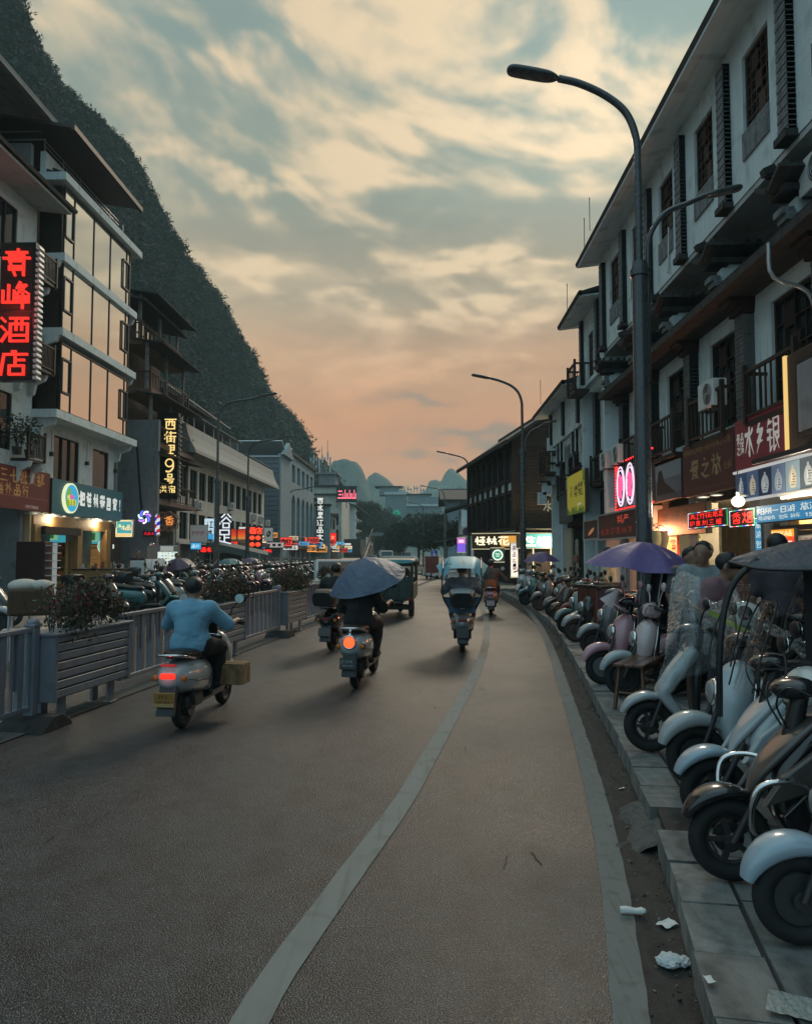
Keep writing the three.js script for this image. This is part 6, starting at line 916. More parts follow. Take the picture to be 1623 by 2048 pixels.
function pixelSign(x, px0, px1, pyTop, pyBot) { const a = beside(px0, pyTop, x), b = beside(px1, pyTop, x), c = beside(px1, pyBot, x); return [-a.z, -b.z, c.y, b.y]; }
const faint = (x, w, y, h, n, col, seed) => { const q = mulberry(seed); x.fillStyle = col; for (let i = 0; i < n; i++) { const cw = w / n; for (let k = 0; k < 4; k++) x.fillRect(i * cw + cw * (0.1 + 0.2 * k * q()), y + h * q() * 0.8, cw * 0.62 * q() + 2, Math.max(1, h * 0.09)); x.fillRect(i * cw + cw * (0.2 + 0.4 * q()), y, Math.max(1, cw * 0.1), h); } };
{
  const XS = 5.95;
  // 水乡银 with its strip of silver pots
  let [a, b, y0, y1] = pixelSign(XS, 1466, 1568, 800, 943);
  signX('shop_sign', 'maroon sign with big white brush characters 水乡银', XS, b - 0.02, a, 3.24, 4.22, printed(900, 330, (x, w, h) => { x.fillStyle = '#6f2430'; x.fillRect(0, 0, w, h); write(x, '水', 190, 42, 200, 19, '#f2e9e0', { brush: 0.55, wide: 0.85 }); write(x, '乡', 400, 42, 200, 19, '#f2e9e0', { brush: 0.55, wide: 0.8 }); write(x, '银', 610, 36, 215, 17, '#f2e9e0', { brush: 0.5, wide: 0.85 }); write(x, '景之', 36, 90, 62, 8, '#e8dcd2', { down: true, brush: 0.4 }); write(x, '品清', 110, 90, 62, 8, '#e8dcd2', { down: true, brush: 0.4 }); }, { glow: 0.12 }));
  const pots = T('pot_poster', 'lit strip of pictures of silver pots under the maroon sign', 'sign', {});
  const pw = a - b + 1.9;
  P(pots, 'board', rbox(0.12, 0.52, pw, 0.01, XS + 0.06, 2.96, -(a - pw / 2)), M.alu);
  P(pots, 'picture', put(face(pw, 0.5), XS - 0.006, 2.96, -(a - pw / 2), 0, -Math.PI / 2, 0), printed(1024, 150, (x, w, h) => { x.fillStyle = '#26344c'; x.fillRect(0, 0, w, h); const q = mulberry(9); for (let i = 0; i < 8; i++) { const cx = i * 128, g = ['#31466a', '#4c5f84', '#22304a', '#6f7f9a', '#8fa3b0', '#55606a', '#202834', '#3a4658'][i]; x.fillStyle = g; x.fillRect(cx + 2, 2, 124, h - 4); x.fillStyle = i % 3 === 1 ? '#cdbfa4' : '#b9bec2'; const s = 24 + q() * 16; x.beginPath(); x.moveTo(cx + 64 - s * 0.4, 40); x.quadraticCurveTo(cx + 64 - s * 1.5, 80, cx + 64 - s * 0.6, 132); x.lineTo(cx + 64 + s * 0.6, 132); x.quadraticCurveTo(cx + 64 + s * 1.5, 80, cx + 64 + s * 0.4, 40); x.fill(); x.fillRect(cx + 56, 24, 16, 18); x.fillStyle = '#3b3a3a'; for (let k = 0; k < 5; k++) x.fillRect(cx + 44 + q() * 30, 64 + k * 13, 12 + q() * 18, 4); x.fillStyle = '#eef0f0'; x.fillRect(cx + 54, 60, 5, 40); } }, { glow: 0.28 }));
  P(pots, 'trim', [box(0.06, 0.045, pw, XS - 0.02, 3.235, -(a - pw / 2)), box(0.06, 0.045, pw, XS - 0.02, 2.69, -(a - pw / 2))], lit([0.9, 0.92, 0.9], 0.5));
  // the dull maroon travel sign
  [a, b, y0, y1] = pixelSign(XS, 1362, 1465, 860, 985);
  signX('shop_sign', 'unlit dark maroon sign with faded gold characters 景之旅', XS + 0.01, b + 0.02, a, 2.98, 4.16, printed(700, 360, (x, w, h) => { x.fillStyle = '#4c1d1d'; x.fillRect(0, 0, w, h); write(x, '桂林新七界国一旅行社有三公司', 24, 34, 40, 5, '#8a7146', { gap: 0.16 }); write(x, '景之旅', 120, 130, 120, 12, '#95815a', { brush: 0.5, gap: 0.28 }); write(x, '营业部'.slice(1), 580, 190, 44, 5, '#8a7146'); faint(x, 640, 316, 16, 34, '#6f5a3c', 4); }));
  // picture panel, yellow sign, neon sign, brown boxes
  [a, b] = pixelSign(XS, 1296, 1360, 930, 1000);
  signX('picture_board', 'dull landscape picture panel with a dark rock, beside the lamp post', XS + 0.02, b + 0.02, a, 3.02, 3.95, printed(300, 220, (x, w, h) => { x.fillStyle = '#5c6670'; x.fillRect(0, 0, w, h); x.fillStyle = '#7a8890'; x.fillRect(0, 0, w, 90); x.fillStyle = '#15181c'; x.beginPath(); x.moveTo(70, 190); x.lineTo(90, 40); x.lineTo(124, 30); x.lineTo(150, 110); x.lineTo(230, 170); x.lineTo(260, 190); x.fill(); x.fillStyle = '#3c4852'; x.fillRect(0, 185, w, 40); }));
  [a, b] = pixelSign(XS, 1146, 1183, 970, 1040);
  signX('shop_sign', 'yellow sign with black brush writing and green leaf border', XS - 0.25, b, a, 3.2, 4.75, printed(256, 420, (x, w, h) => { x.fillStyle = '#c9b93f'; x.fillRect(0, 0, w, h); x.fillStyle = '#5f7c2a'; const q = mulberry(8); for (let i = 0; i < 60; i++) { x.beginPath(); x.ellipse(q() * w, h - q() * q() * 70, 5 + q() * 9, 12 + q() * 20, q(), 0, 7); x.fill(); } for (let i = 0; i < 20; i++) { x.beginPath(); x.ellipse(w - q() * 26, q() * 150, 6, 20, q() - 0.5, 0, 7); x.fill(); } write(x, '林花', 165, 110, 62, 7, '#1b180c', { down: true, brush: 0.5 }); write(x, '清水', 102, 130, 54, 6, '#1b180c', { down: true, brush: 0.5 }); write(x, '行之生', 46, 120, 34, 4, '#3d2b10', { down: true }); x.fillStyle = '#e6e2c0'; x.beginPath(); x.ellipse(180, 330, 30, 13, 0, 0, 7); x.fill(); }, { glow: 0.22 }));
  signX('picture_board', 'dark grey picture board left of the yellow sign', XS - 0.02, 29.6, 32.6, 3.0, 4.4, printed(200, 160, (x, w, h) => { x.fillStyle = '#3a3f46'; x.fillRect(0, 0, w, h); x.fillStyle = '#565d66'; x.fillRect(0, 90, w, 40); faint(x, 190, 130, 18, 8, '#6f7478', 6); }));
  [a, b] = pixelSign(XS, 1230, 1296, 940, 1025);
  const neon = T('neon_sign', 'dark board with pink and white neon characters and red dotted border', 'sign', {}), nz0 = b - 0.5, nz1 = a, nc = -(nz0 + nz1) / 2, nw = nz1 - nz0;
  P(neon, 'board', rbox(0.1, 1.45, nw, 0.02, XS + 0.06, 3.75, nc), M.black);
  const red = lit([1, 0.03, 0.03], 2.0), dots = []; for (let i = 0; i < 16; i++) { const k = i / 15; dots.push(ball(0.03, XS - 0.02, 3.05 + k * 1.4, -nz1 + 0.06, 1, 1, 1, 8)); dots.push(ball(0.03, XS - 0.02, 4.45, -nz1 + k * nw * 0.96 + 0.06, 1, 1, 1, 8), ball(0.03, XS - 0.02, 3.05, -nz1 + k * nw * 0.96 + 0.06, 1, 1, 1, 8)); }
  P(neon, 'lamp_border', dots, red);
  const chars = '印象', white = lit([0.9, 0.72, 0.9], 1.15), pink = lit([1, 0.1, 0.28], 1.3);
  [...chars].forEach((ch, i) => { const z = -nz1 + 0.75 + i * 1.0; P(neon, 'lamp_halo', [torus(0.4, 0.022, 32, 6).scale(1, 1.45, 1).rotateY(Math.PI / 2).translate(XS - 0.05, 3.72, z), torus(0.32, 0.014, 32, 6).scale(1, 1.5, 1).rotateY(Math.PI / 2).translate(XS - 0.05, 3.72, z)], white); P(neon, 'lamp_character', letter(ch, 0.44, 0.035, 0.04).scale(1, 1.5, 1).translate(-0.22, -0.33, 0).rotateY(-Math.PI / 2).translate(XS - 0.06, 3.72, z), pink); });
  P(neon, 'lamp_small_character', letter('印', 0.24, 0.035, 0.04).rotateY(-Math.PI / 2).translate(XS - 0.03, 4.12, -nz1 + 0.16), red);
  [a, b] = pixelSign(XS - 0.3, 1196, 1262, 1010, 1072);
  signX('shop_sign', 'brown boxed sign with red characters 特产 under the neon', XS - 0.3, b - 0.6, a, 2.15, 2.92, printed(512, 200, (x, w, h) => { x.fillStyle = '#2c1410'; x.fillRect(0, 0, w, h); write(x, '水三乡', 30, 26, 56, 6, '#4a1c14', { gap: 0.3 }); write(x, '特产', 270, 24, 62, 7, '#ff5a3a', { gap: 0.2 }); write(x, '批发印象林文', 30, 112, 54, 6, '#8c2a1c', { gap: 0.35 }); }, { glow: 0.35 }), { frame: M.alu });
  [a, b] = pixelSign(XS - 0.3, 1168, 1196, 1050, 1072);
  signX('shop_sign', 'small brown box sign with an orange fish shape', XS - 0.25, b + 0.05, a + 0.3, 2.2, 2.85, printed(200, 120, (x, w, h) => { x.fillStyle = '#25120f'; x.fillRect(0, 0, w, h); x.fillStyle = '#d98a5c'; x.beginPath(); x.ellipse(95, 72, 44, 13, -0.5, 0, 7); x.fill(); }, { glow: 0.3 }), { frame: M.alu });
  // LED boards, blue banner, red price board
  const led = (txts, w, h, border) => printed(w, h, (x) => { x.fillStyle = '#120304'; x.fillRect(0, 0, w, h); txts.forEach(([s, l, t, sz, lw, g]) => write(x, s, l, t, sz, lw, '#ff2a22', { gap: g ?? 0.14 })); if (border) { x.lineWidth = 9; const cols = ['#e8f4ff', '#2fbf6a', '#3b6bff', '#e8f4ff', '#ff4b3a']; let k = 0; for (let i = 0; i < w; i += 46) { x.fillStyle = cols[k++ % 5]; x.fillRect(i, 0, 44, 6); x.fillStyle = cols[(k + 2) % 5]; x.fillRect(i, h - 6, 44, 6); } x.fillStyle = '#e8f4ff'; x.fillRect(0, 0, 6, h); x.fillStyle = '#2fbf6a'; x.fillRect(w - 6, 0, 6, h); } }, { glow: 1.5 });
  const LX = 5.3;
  [a, b, y0, y1] = pixelSign(LX, 1374, 1454, 1014, 1052);
  signX('led_board', 'red LED board of two lines with coloured border, 漓江竹筏漂流', LX, b, a, y0, y1, led([['漓江竹筏漂流', 22, 18, 66, 8], ['印象刘三姐', 24, 108, 66, 8, 0.36]], 520, 200, true), { thick: 0.08 });
  [a, b, y0, y1] = pixelSign(LX, 1457, 1508, 1014, 1052);
  signX('led_board', 'red LED board reading 香烟 below the hanging bulb', LX, b, a, y0, y1, led([['香', 30, 30, 130, 9], ['烟', 190, 30, 130, 9]], 350, 200, true), { thick: 0.08 });
  const BX = 5.05; [a, b, y0, y1] = pixelSign(BX, 1510, 1640, 984, 1046);
  signX('banner_sign', 'bright blue tour sign reading 阳朔一日游 with a phone number', BX, b - 0.6, a, y0 + 0.06, y1 - 0.06, printed(1024, 280, (x, w, h) => { x.fillStyle = '#2b8fc0'; x.fillRect(0, 0, w, h); write(x, '阳朔一日游', 18, 36, 104, 15, '#eef6f6', { gap: 0.14, wide: 0.8 }); write(x, '旅游咨', 560, 30, 110, 15, '#eef6f6', { gap: 0.14, wide: 0.8 }); write(x, '导游服务', 20, 178, 66, 8, '#e3f0f2', { gap: 0.05, wide: 0.85 }); write(x, '包车', 300, 178, 66, 8, '#e3f0f2', { gap: 0.05, wide: 0.85 }); write(x, '拼车', 440, 178, 66, 8, '#e3f0f2', { gap: 0.05, wide: 0.85 }); x.font = 'bold 84px sans-serif'; x.fillStyle = '#eef6f6'; x.fillText('15240789', 600, 248); }, { glow: 0.5 }), { thick: 0.06 });
  [a, b] = pixelSign(BX + 0.05, 1508, 1522, 1050, 1100);
  signX('banner_sign', 'narrow vertical blue sign strip hanging below the tour sign', BX + 0.05, b, a, 1.5, 2.25, printed(60, 300, (x, w, h) => { x.fillStyle = '#2f8dbb'; x.fillRect(0, 0, w, h); write(x, '旅游包车', 8, 14, 44, 5, '#e8f2f4', { down: true, gap: 0.4 }); }, { glow: 0.5 }), { thick: 0.04 });
  [a, b, y0, y1] = pixelSign(5.9, 1540, 1588, 1062, 1110);
  signX('price_board', 'glowing orange-red tour price board behind the dark canopy', 5.9, b, a, 1.45, 2.12, printed(260, 320, (x, w, h) => { x.fillStyle = '#e2451f'; x.fillRect(0, 0, w, h); x.fillStyle = '#d98f2a'; x.fillRect(0, 0, w, 62); write(x, '阳朔旅游品', 12, 12, 40, 5, '#ffe9b0', { gap: 0.14 }); x.fillStyle = '#ffe8d8'; const q = mulberry(3); for (let i = 0; i < 7; i++) for (let k = 0; k < 3; k++) x.fillRect(16 + k * 84, 96 + i * 30, 34 + q() * 36, 8); }, { glow: 1.1 }), { thick: 0.05 });
  [a, b] = pixelSign(5.9, 1594, 1640, 1072, 1090);
  signX('shop_sign', 'pale strip sign with dark red characters 龙颈 at the right edge', 5.9, b, a, 1.78, 2.0, printed(400, 110, (x, w, h) => { x.fillStyle = '#8d8583'; x.fillRect(0, 0, w, h); write(x, '龙颈江', 24, 20, 72, 9, '#4c1512', { gap: 0.25 }); }), { thick: 0.03 });
  [a, b] = pixelSign(XS + 0.1, 1310, 1392, 1030, 1075);
  signX('shop_sign', 'dim tan sign with dark characters 菩提 over the lit jewellery shop', XS + 0.15, b - 0.4, a, 2.15, 2.85, printed(560, 200, (x, w, h) => { x.fillStyle = '#4a3020'; x.fillRect(0, 0, w, h); write(x, '菩提品', 60, 36, 88, 12, '#150c08', { gap: 0.4 }); faint(x, 520, 150, 20, 16, '#2a1a10', 5); }));
  // the tall gold-edged frame at the right edge
  [a, b] = pixelSign(5.5, 1570, 1640, 690, 905);
  const gf = T('lightbox_frame', 'tall brown sign box with a glowing gold edge at the right edge', 'sign', {});
  const gz = a, gw = 2.6; P(gf, 'box', rbox(0.3, 1.45, gw, 0.03, 5.65, 3.98, -(gz - gw / 2)), M.wood); P(gf, 'lamp_edge', box(0.1, 1.45, 0.07, 5.52, 3.98, -gz - 0.02), lit([1, 0.66, 0.22], 0.9)); P(gf, 'panel', rbox(0.04, 1.0, gw - 0.7, 0.02, 5.49, 3.98, -(gz - gw / 2)), wornWall([0.25, 0.24, 0.25]));
  P(gf, 'inner_trim', [box(0.03, 0.06, gw - 0.6, 5.49, 4.52, -(gz - gw / 2)), box(0.03, 0.06, gw - 0.6, 5.49, 3.44, -(gz - gw / 2)), box(0.03, 1.02, 0.06, 5.49, 3.98, -gz + 0.32)], M.darkWood);
  const aw = T('awning', 'black rain awning over the silver pots strip at the right edge', 'awning', {}); P(aw, 'sheet', put(box(0.9, 0.04, 3.4), 5.25, 3.12, -9.2, 0, 0, 0.2), M.dark); P(aw, 'edge', box(0.05, 0.07, 3.4, 4.82, 3.04, -9.2), M.iron);
  // strip lights and the bulb
  for (const [z, l] of [[11.2, 'white strip light under the silver pots board'], [9.0, 'second white strip light, toward the right edge']]) { const s = T('strip_light', l, 'light', { p: [5.75, 2.6, -z] }); P(s, 'fitting', rbox(0.12, 0.05, 1.7, 0.01, 0, 0.05, 0), M.alu); P(s, 'lamp_tube', put(cyl(0.03, 0.03, 1.62, 10), 0, 0, 0, Math.PI / 2), lit([1, 0.9, 0.72], 1.6)); const q = new THREE.PointLight(new THREE.Color(1, 0.88, 0.7), 1.76); q.position.set(5.7, 2.5, -z); q.castShadow = true; scene.add(q); }
  const bp = away(1475, 1003, 12.2), bulb = T('bare_bulb', 'bright round hanging bulb above the 香烟 board', 'lamp', { p: [bp.x, bp.y, bp.z] }); P(bulb, 'lamp_glass', ball(0.1, 0, 0, 0, 1, 0.9, 1, 16), lit([1, 0.88, 0.66], 5)); P(bulb, 'cord', cyl(0.008, 0.008, 0.5, 6, 0, 0.3, 0), M.dark); P(bulb, 'socket', cyl(0.035, 0.03, 0.09, 10, 0, 0.11, 0), M.whitePlastic);
  const bl = new THREE.PointLight(new THREE.Color(1, 0.86, 0.62), 2.8); bl.position.set(bp.x - 0.12, bp.y - 0.1, bp.z + 0.1); bl.shadow.radius = 4; bl.castShadow = true; scene.add(bl);
  for (const [x, y, n] of [[1405, 994, 'left'], [1432, 990, 'middle'], [1482, 991, 'right']]) { const p = away(x, y, 13.2), t = T('downlight', n + ' round downlight in the soffit under the dull maroon sign', 'light', { p: [p.x, p.y, p.z] }); P(t, 'lamp_disc', cyl(0.09, 0.09, 0.02, 16), lit([1, 0.86, 0.62], 2.2)); P(t, 'rim', torus(0.095, 0.014, 18, 6, 0, 0, 0, Math.PI / 2), M.alu); }
  // jewellery shop: lit interior with shelves and tall panels
  const js = T('shop_interior', 'warm lit jewellery shop with cream panels reading 雪花 behind the lamp post', 'shop', {});
  const sz = 15.6; P(js, 'back_panel', rbox(0.08, 2.3, 2.2, 0.01, 8.6, 1.4, -sz - 0.4), mt([0.55, 0.42, 0.24], 0.7)); for (const y of [0.7, 1.15, 1.6, 2.05]) P(js, 'shelf', rbox(0.3, 0.03, 2.0, 0.006, 8.4, y, -sz - 0.4), M.paper);
  R = mulberry(77); for (let i = 0; i < 26; i++) P(js, 'goods', rbox(0.12, rr(0.12, 0.28), rr(0.08, 0.16), 0.02, 8.38, pick([0.7, 1.15, 1.6]) + 0.12, -sz - 1.3 + rr(0, 1.8)), mt(pick([[0.4, 0.3, 0.2], [0.1, 0.06, 0.04], [0.5, 0.45, 0.35], [0.3, 0.1, 0.06]]), 0.5));
  [a, b] = pixelSign(6.2, 1326, 1352, 1064, 1112); P(js, 'lamp_panel', put(face(a - b, 1.3), 6.2, 1.55, -(a + b) / 2, 0, -Math.PI / 2, 0), printed(160, 320, (x, w, h) => { x.fillStyle = '#d9c07a'; x.fillRect(0, 0, w, h); write(x, '雪花', 84, 30, 62, 8, '#8c2a10', { down: true, gap: 0.9 }); x.fillStyle = '#6d5a28'; for (let i = 0; i < 7; i++) x.fillRect(26, 40 + i * 38, 14, 18); x.fillStyle = '#6b5a3c'; x.fillRect(58, 0, 8, h); }, { glow: 0.9 }));
  [a, b] = pixelSign(6.2, 1394, 1402, 1064, 1130); P(js, 'lamp_panel', put(face(a - b, 1.3), 6.2, 1.55, -(a + b) / 2, 0, -Math.PI / 2, 0), printed(60, 320, (x, w, h) => { x.fillStyle = '#d9c07a'; x.fillRect(0, 0, w, h); x.fillStyle = '#6d5a28'; for (let i = 0; i < 9; i++) x.fillRect(20, 20 + i * 33, 20, 16); }, { glow: 0.9 }));
  const jl = new THREE.PointLight(new THREE.Color(1, 0.7, 0.36), 20); jl.position.set(7.6, 2.75, -sz - 0.4); jl.shadow.radius = 6; jl.castShadow = true; scene.add(jl);
  const jlm = T('ceiling_lamp', 'glowing ceiling lamp inside the jewellery shop', 'light', { p: [7.6, 2.9, -sz - 0.4] }); P(jlm, 'lamp_shade', cyl(0.2, 0.2, 0.06, 16), lit([1, 0.75, 0.4], 2)); P(jlm, 'rim', torus(0.2, 0.02, 20, 6, 0, 0.02, 0, Math.PI / 2), M.alu);
  for (const [k, c] of [[0, [0.5, 0.36, 0.18]], [1, [0.3, 0.2, 0.12]]]) { const p = away(1306 + k * 14, 1090, 13.2), d = T('hanging_dress', k ? 'brown blouse hanging beside the cream dress in the shop front' : 'cream dress hanging in the lit shop front right of the lamp post', 'garment', { p: [p.x, p.y + 0.25, p.z], ry: 0.6 }); P(d, 'garment', loft(smoothSecs([[0, 0.0, 0.14, 0.06, 2.6], [0.01, -0.16, 0.15, 0.07, 2.4], [0, -0.36, 0.12, 0.06, 2.4], [0.01, -0.75, 0.22, 0.1, 2.2]], 4), 20), cloth(c)); P(d, 'hanger', tube([[0, 0.02, -0.15], [0, 0.1, 0], [0, 0.02, 0.15]], 0.008, 10, 6), M.steel); }
  // roller shutter, dark fronts, red doorway, glass doors
  const rs = T('roller_shutter', 'closed dark roller shutter behind the people', 'shutter', {}); for (let i = 0; i < 20; i++) P(rs, 'slat', rbox(0.04, 0.096, 2.5, 0.015, XL - 0.05, 0.25 + i * 0.1, -12.1), mt([0.035, 0.022, 0.02], 0.6)); P(rs, 'guide', [box(0.08, 2.1, 0.08, XL - 0.05, 1.2, -13.38), box(0.08, 2.1, 0.08, XL - 0.05, 1.2, -10.82)], M.iron);
  const rd = T('doorway', 'red-lit doorway with red curtain behind the orange apron', 'doorway', {}), dz = 20.0; P(rd, 'curtain', (() => { const q = new THREE.PlaneGeometry(1.3, 2.1, 24, 2), pp = q.attributes.position; for (let i = 0; i < pp.count; i++) { const x = pp.getX(i); pp.setXYZ(i, XL + 0.2 + 0.05 * Math.sin(x * 22), pp.getY(i) + 1.25, x - dz); } q.computeVertexNormals(); return q; })(), mt([0.42, 0.02, 0.012], 0.8, { side: THREE.DoubleSide })); P(rd, 'jamb', [box(0.2, 2.3, 0.12, XL, 1.3, -dz - 0.7), box(0.2, 2.3, 0.12, XL, 1.3, -dz + 0.7), box(0.2, 0.12, 1.5, XL, 2.45, -dz)], M.wood);
  P(rd, 'counter', [rbox(0.5, 0.9, 1.3, 0.02, XL - 0.2, 0.6, -dz + 1.7)], mt([0.6, 0.55, 0.46], 0.6));
  const rl = new THREE.PointLight(new THREE.Color(1, 0.36, 0.16), 10); rl.position.set(XL - 0.5, 2.3, -dz + 0.5); rl.shadow.radius = 5; rl.castShadow = true; scene.add(rl);
  const rlm = T('door_lamp', 'small glowing lamp above the red doorway', 'light', { p: [XL - 0.45, 2.42, -dz + 0.5] }); P(rlm, 'lamp_globe', ball(0.07), lit([1, 0.5, 0.25], 3)); P(rlm, 'bracket', bar([0, 0.05, 0], [0.4, 0.1, 0], 0.012), M.iron);
  const cp = T('storefront', 'cream shop wall with door posts at the end of the right row', 'shop front', {}); for (const g of [box(0.1, 2.6, 1.4, XL - 0.08, 1.5, -32.2), box(0.1, 2.6, 0.2, XL - 0.1, 1.5, -28.6)]) P(cp, 'wall_panel', g, mt([0.5, 0.46, 0.34], 0.7, { map: rep(plaster, 2) })); P(cp, 'poster', put(face(0.6, 1.6), XL - 0.16, 1.5, -30.2, 0, -Math.PI / 2, 0), printed(120, 320, (x, w, h) => { x.fillStyle = '#7d8078'; x.fillRect(0, 0, w, h); write(x, '林花水', 40, 40, 50, 5, '#2a2a24', { down: true, gap: 0.4 }); }));
  const sm = T('shop_sign', 'small red notice with gold characters by the end doorway', 'sign', { p: [5.9, 1.5, -29.0] }); P(sm, 'board', rbox(0.04, 0.3, 0.75, 0.01), mt([0.22, 0.025, 0.02], 0.6)); P(sm, 'face', put(face(0.72, 0.27), -0.024, 0, 0, 0, -Math.PI / 2, 0), printed(200, 76, (x, w, h) => { x.fillStyle = '#5c1410'; x.fillRect(0, 0, w, h); write(x, '香品有林', 14, 18, 36, 5, '#b0602c', { gap: 0.25 }); }));
}

// ---------------------------------------------------------------- the dark timber building on the corner and what stands beyond
{
  const A = V(4.55, 0, -37), B = V(2.95, 0, -48.5), L = A.distanceTo(B), b = T('timber_building', 'dark brown timber-framed two-storey building on the corner', 'building', { p: [A.x, 0, A.z], ry: Math.atan2(-(B.z - A.z), B.x - A.x) });   // local x runs away along the street front, +z faces the pavement side? front looks at -z... see below
  const F = (z) => -z, H0 = 2.9, H1 = 7.4;
  P(b, 'street_wall', box(L, H1 - H0, 0.2, L / 2, (H0 + H1) / 2, 0.15), M.wood); P(b, 'end_wall', box(0.2, H1, 5.6, 0.1, H1 / 2, 2.95), M.darkBrick);
  const courses = []; for (let y = 3.0; y < 7.3; y += 0.16) courses.push(box(0.05, 0.12, 2.2, -0.015, y, 1.5)); P(b, 'brick_course', courses, mt([0.05, 0.034, 0.03], 0.9, { map: rep(patchy, 1.1) })).userData.kind = 'stuff';
  for (let i = 0; i <= 8; i++) P(b, 'timber_post', box(0.22, H1 - H0, 0.24, (i / 8) * (L - 0.22) + 0.11, (H0 + H1) / 2, -0.02), M.darkWood);
  for (let i = 0; i < 8; i++) { const c = ((i + 0.5) / 8) * (L - 0.22) + 0.11; for (const [y, h] of [[3.9, 1.5], [6.3, 1.5]]) { const w = P(b, 'window', [box(1.0, h, 0.06, c, y, 0.04)], M.wood); P(w, 'pane', [-0.25, 0.25].map((d) => box(0.42, h - 0.2, 0.02, c + d, y, 0.0)), M.glass); } P(b, 'white_panel', box(1.05, 0.42, 0.06, c, 5.15, 0.03), M.white); }
  P(b, 'cross_beam', [box(L, 0.16, 0.14, L / 2, 4.85, -0.02), box(L, 0.16, 0.14, L / 2, 5.45, -0.02), box(L, 0.2, 0.2, L / 2, H1 - 0.1, -0.02)], M.darkWood);
  const ridge = 9.3; P(b, 'roof', [put(box(L + 1.8, 0.14, 3.6), L / 2, 8.2, 0.85, -0.6), put(box(L + 1.8, 0.14, 3.6), L / 2, 8.2, 3.75, 0.6), box(L + 1.9, 0.16, 0.2, L / 2, ridge, 2.3), box(L + 1.8, 0.2, 0.1, L / 2, 7.2, -0.62)], M.tile);
  P(b, 'gable', put(slab([[-2.9, 0], [2.9, 0], [0, 1.9]], 0.16), 0.1, H1 - 0.05, 2.6, 0, Math.PI / 2, 0), M.darkBrick);
  P(b, 'side_shed', [box(1.6, 0.12, 4.6, -0.8, H1 - 0.3, 4.6, 0, 0, 0.06)], M.tile);
  P(b, 'shop_floor_wall', [box(L, 2.9, 0.2, L / 2, 1.45, 0.5), box(0.2, 2.9, 5.6, 0.4, 1.45, 2.95)], M.darkBrick);
  P(b, 'awning', [box(L, 0.08, 1.0, L / 2, 2.95, -0.35, -0.14), box(0.9, 0.08, 5.6, -0.3, 2.98, 2.9, 0, 0, 0.14)], M.iron);
  const strip = lit([1, 0.82, 0.45], 1.6);
  P(b, 'lamp_strip', [box(0.03, 2.2, 0.05, -0.02, 1.4, 0.9), box(0.03, 2.2, 0.05, -0.02, 1.4, 1.8), box(0.03, 2.2, 0.04, -0.02, 1.4, 2.7)], strip); P(b, 'door', [box(0.06, 2.2, 0.7, 0.27, 1.3, 1.35), box(0.06, 2.2, 0.7, 0.27, 1.3, 2.25)], M.wood);
  P(b, 'wall_character', [letter('林', 0.5, 0.06, 0.04), letter('水', 0.5, 0.06, 0.04).translate(0, -0.75, 0)].map((g) => g.rotateY(-Math.PI / 2).translate(-0.06, 4.6, 1.4)), M.alu);
  const toW = (x, y, z) => b.localToWorld(V(x, y, z)); b.updateMatrixWorld(true);
  const mk = (name, label, p, w, h, m, ry) => { const t = T(name, label, 'sign', { p: p.toArray(), ry }); P(t, 'board', rbox(w, h, 0.12, 0.02, 0, 0, 0), M.black); P(t, 'face', face(w - 0.06, h - 0.06).translate(0, 0, 0.066), m); P(t, 'frame', [box(w, 0.04, 0.04, 0, h / 2, 0.08), box(w, 0.04, 0.04, 0, -h / 2, 0.08)], lit([0.9, 0.8, 0.5], 0.6)); return t; };
  const endRy = b.rotation.y - Math.PI / 2;
  mk('shop_sign', 'glowing cream and teal sign on the end of the timber building', toW(-0.55, 2.35, 1.6), 3.4, 0.74, printed(680, 150, (x, w, h) => { x.fillStyle = '#101614'; x.fillRect(0, 0, w, h); x.fillStyle = '#2f7f80'; x.fillRect(60, 0, 330, h); write(x, '生林', 90, 26, 100, 17, '#fff1cf', { gap: 0.1 }); write(x, '特景', 250, 30, 92, 15, '#fff1cf', { gap: 0.1 }); x.strokeStyle = '#fff1cf'; x.lineWidth = 8; x.strokeRect(520, 22, 96, 106); write(x, '江水', 528, 44, 36, 5, '#fff1cf'); x.fillStyle = '#fff1cf'; x.fillRect(540, 96, 60, 10); }, { glow: 1.3 }), endRy);
  mk('shop_sign', 'warm glowing sign on the street side of the timber building', toW(0.9, 2.35, -0.75), 2.6, 0.8, printed(400, 150, (x, w, h) => { x.fillStyle = '#1c1408'; x.fillRect(0, 0, w, h); x.fillStyle = '#c48a3c'; x.fillRect(240, 20, 130, 110); write(x, '桂林花', 24, 26, 84, 13, '#fff0c8', { gap: 0.16 }); }, { glow: 1.3 }), endRy - 0.55);
  const rsn = mk('round_sign', 'small round green-white shop sign before the timber building', toW(-0.3, 1.65, -1.0), 0.7, 0.7, printed(128, 128, (x, w, h) => { x.fillStyle = '#20302c'; x.fillRect(0, 0, w, h); x.fillStyle = '#dff0e6'; x.beginPath(); x.arc(64, 64, 54, 0, 7); x.fill(); x.fillStyle = '#3f8a72'; x.beginPath(); x.arc(64, 64, 40, 0, 7); x.fill(); x.fillStyle = '#dff0e6'; x.fillRect(40, 50, 48, 8); x.fillRect(46, 70, 36, 8); }, { glow: 0.9 }), endRy);
  mk('vertical_sign', 'narrow white vertical sign at the timber building’s corner', toW(-0.25, 1.4, -0.15), 0.42, 1.7, printed(90, 340, (x, w, h) => { x.fillStyle = '#dcd6cf'; x.fillRect(0, 0, w, h); write(x, '美品花香', 22, 24, 44, 6, '#5c3a5c', { down: true, gap: 0.5 }); }, { glow: 0.9 }), endRy);
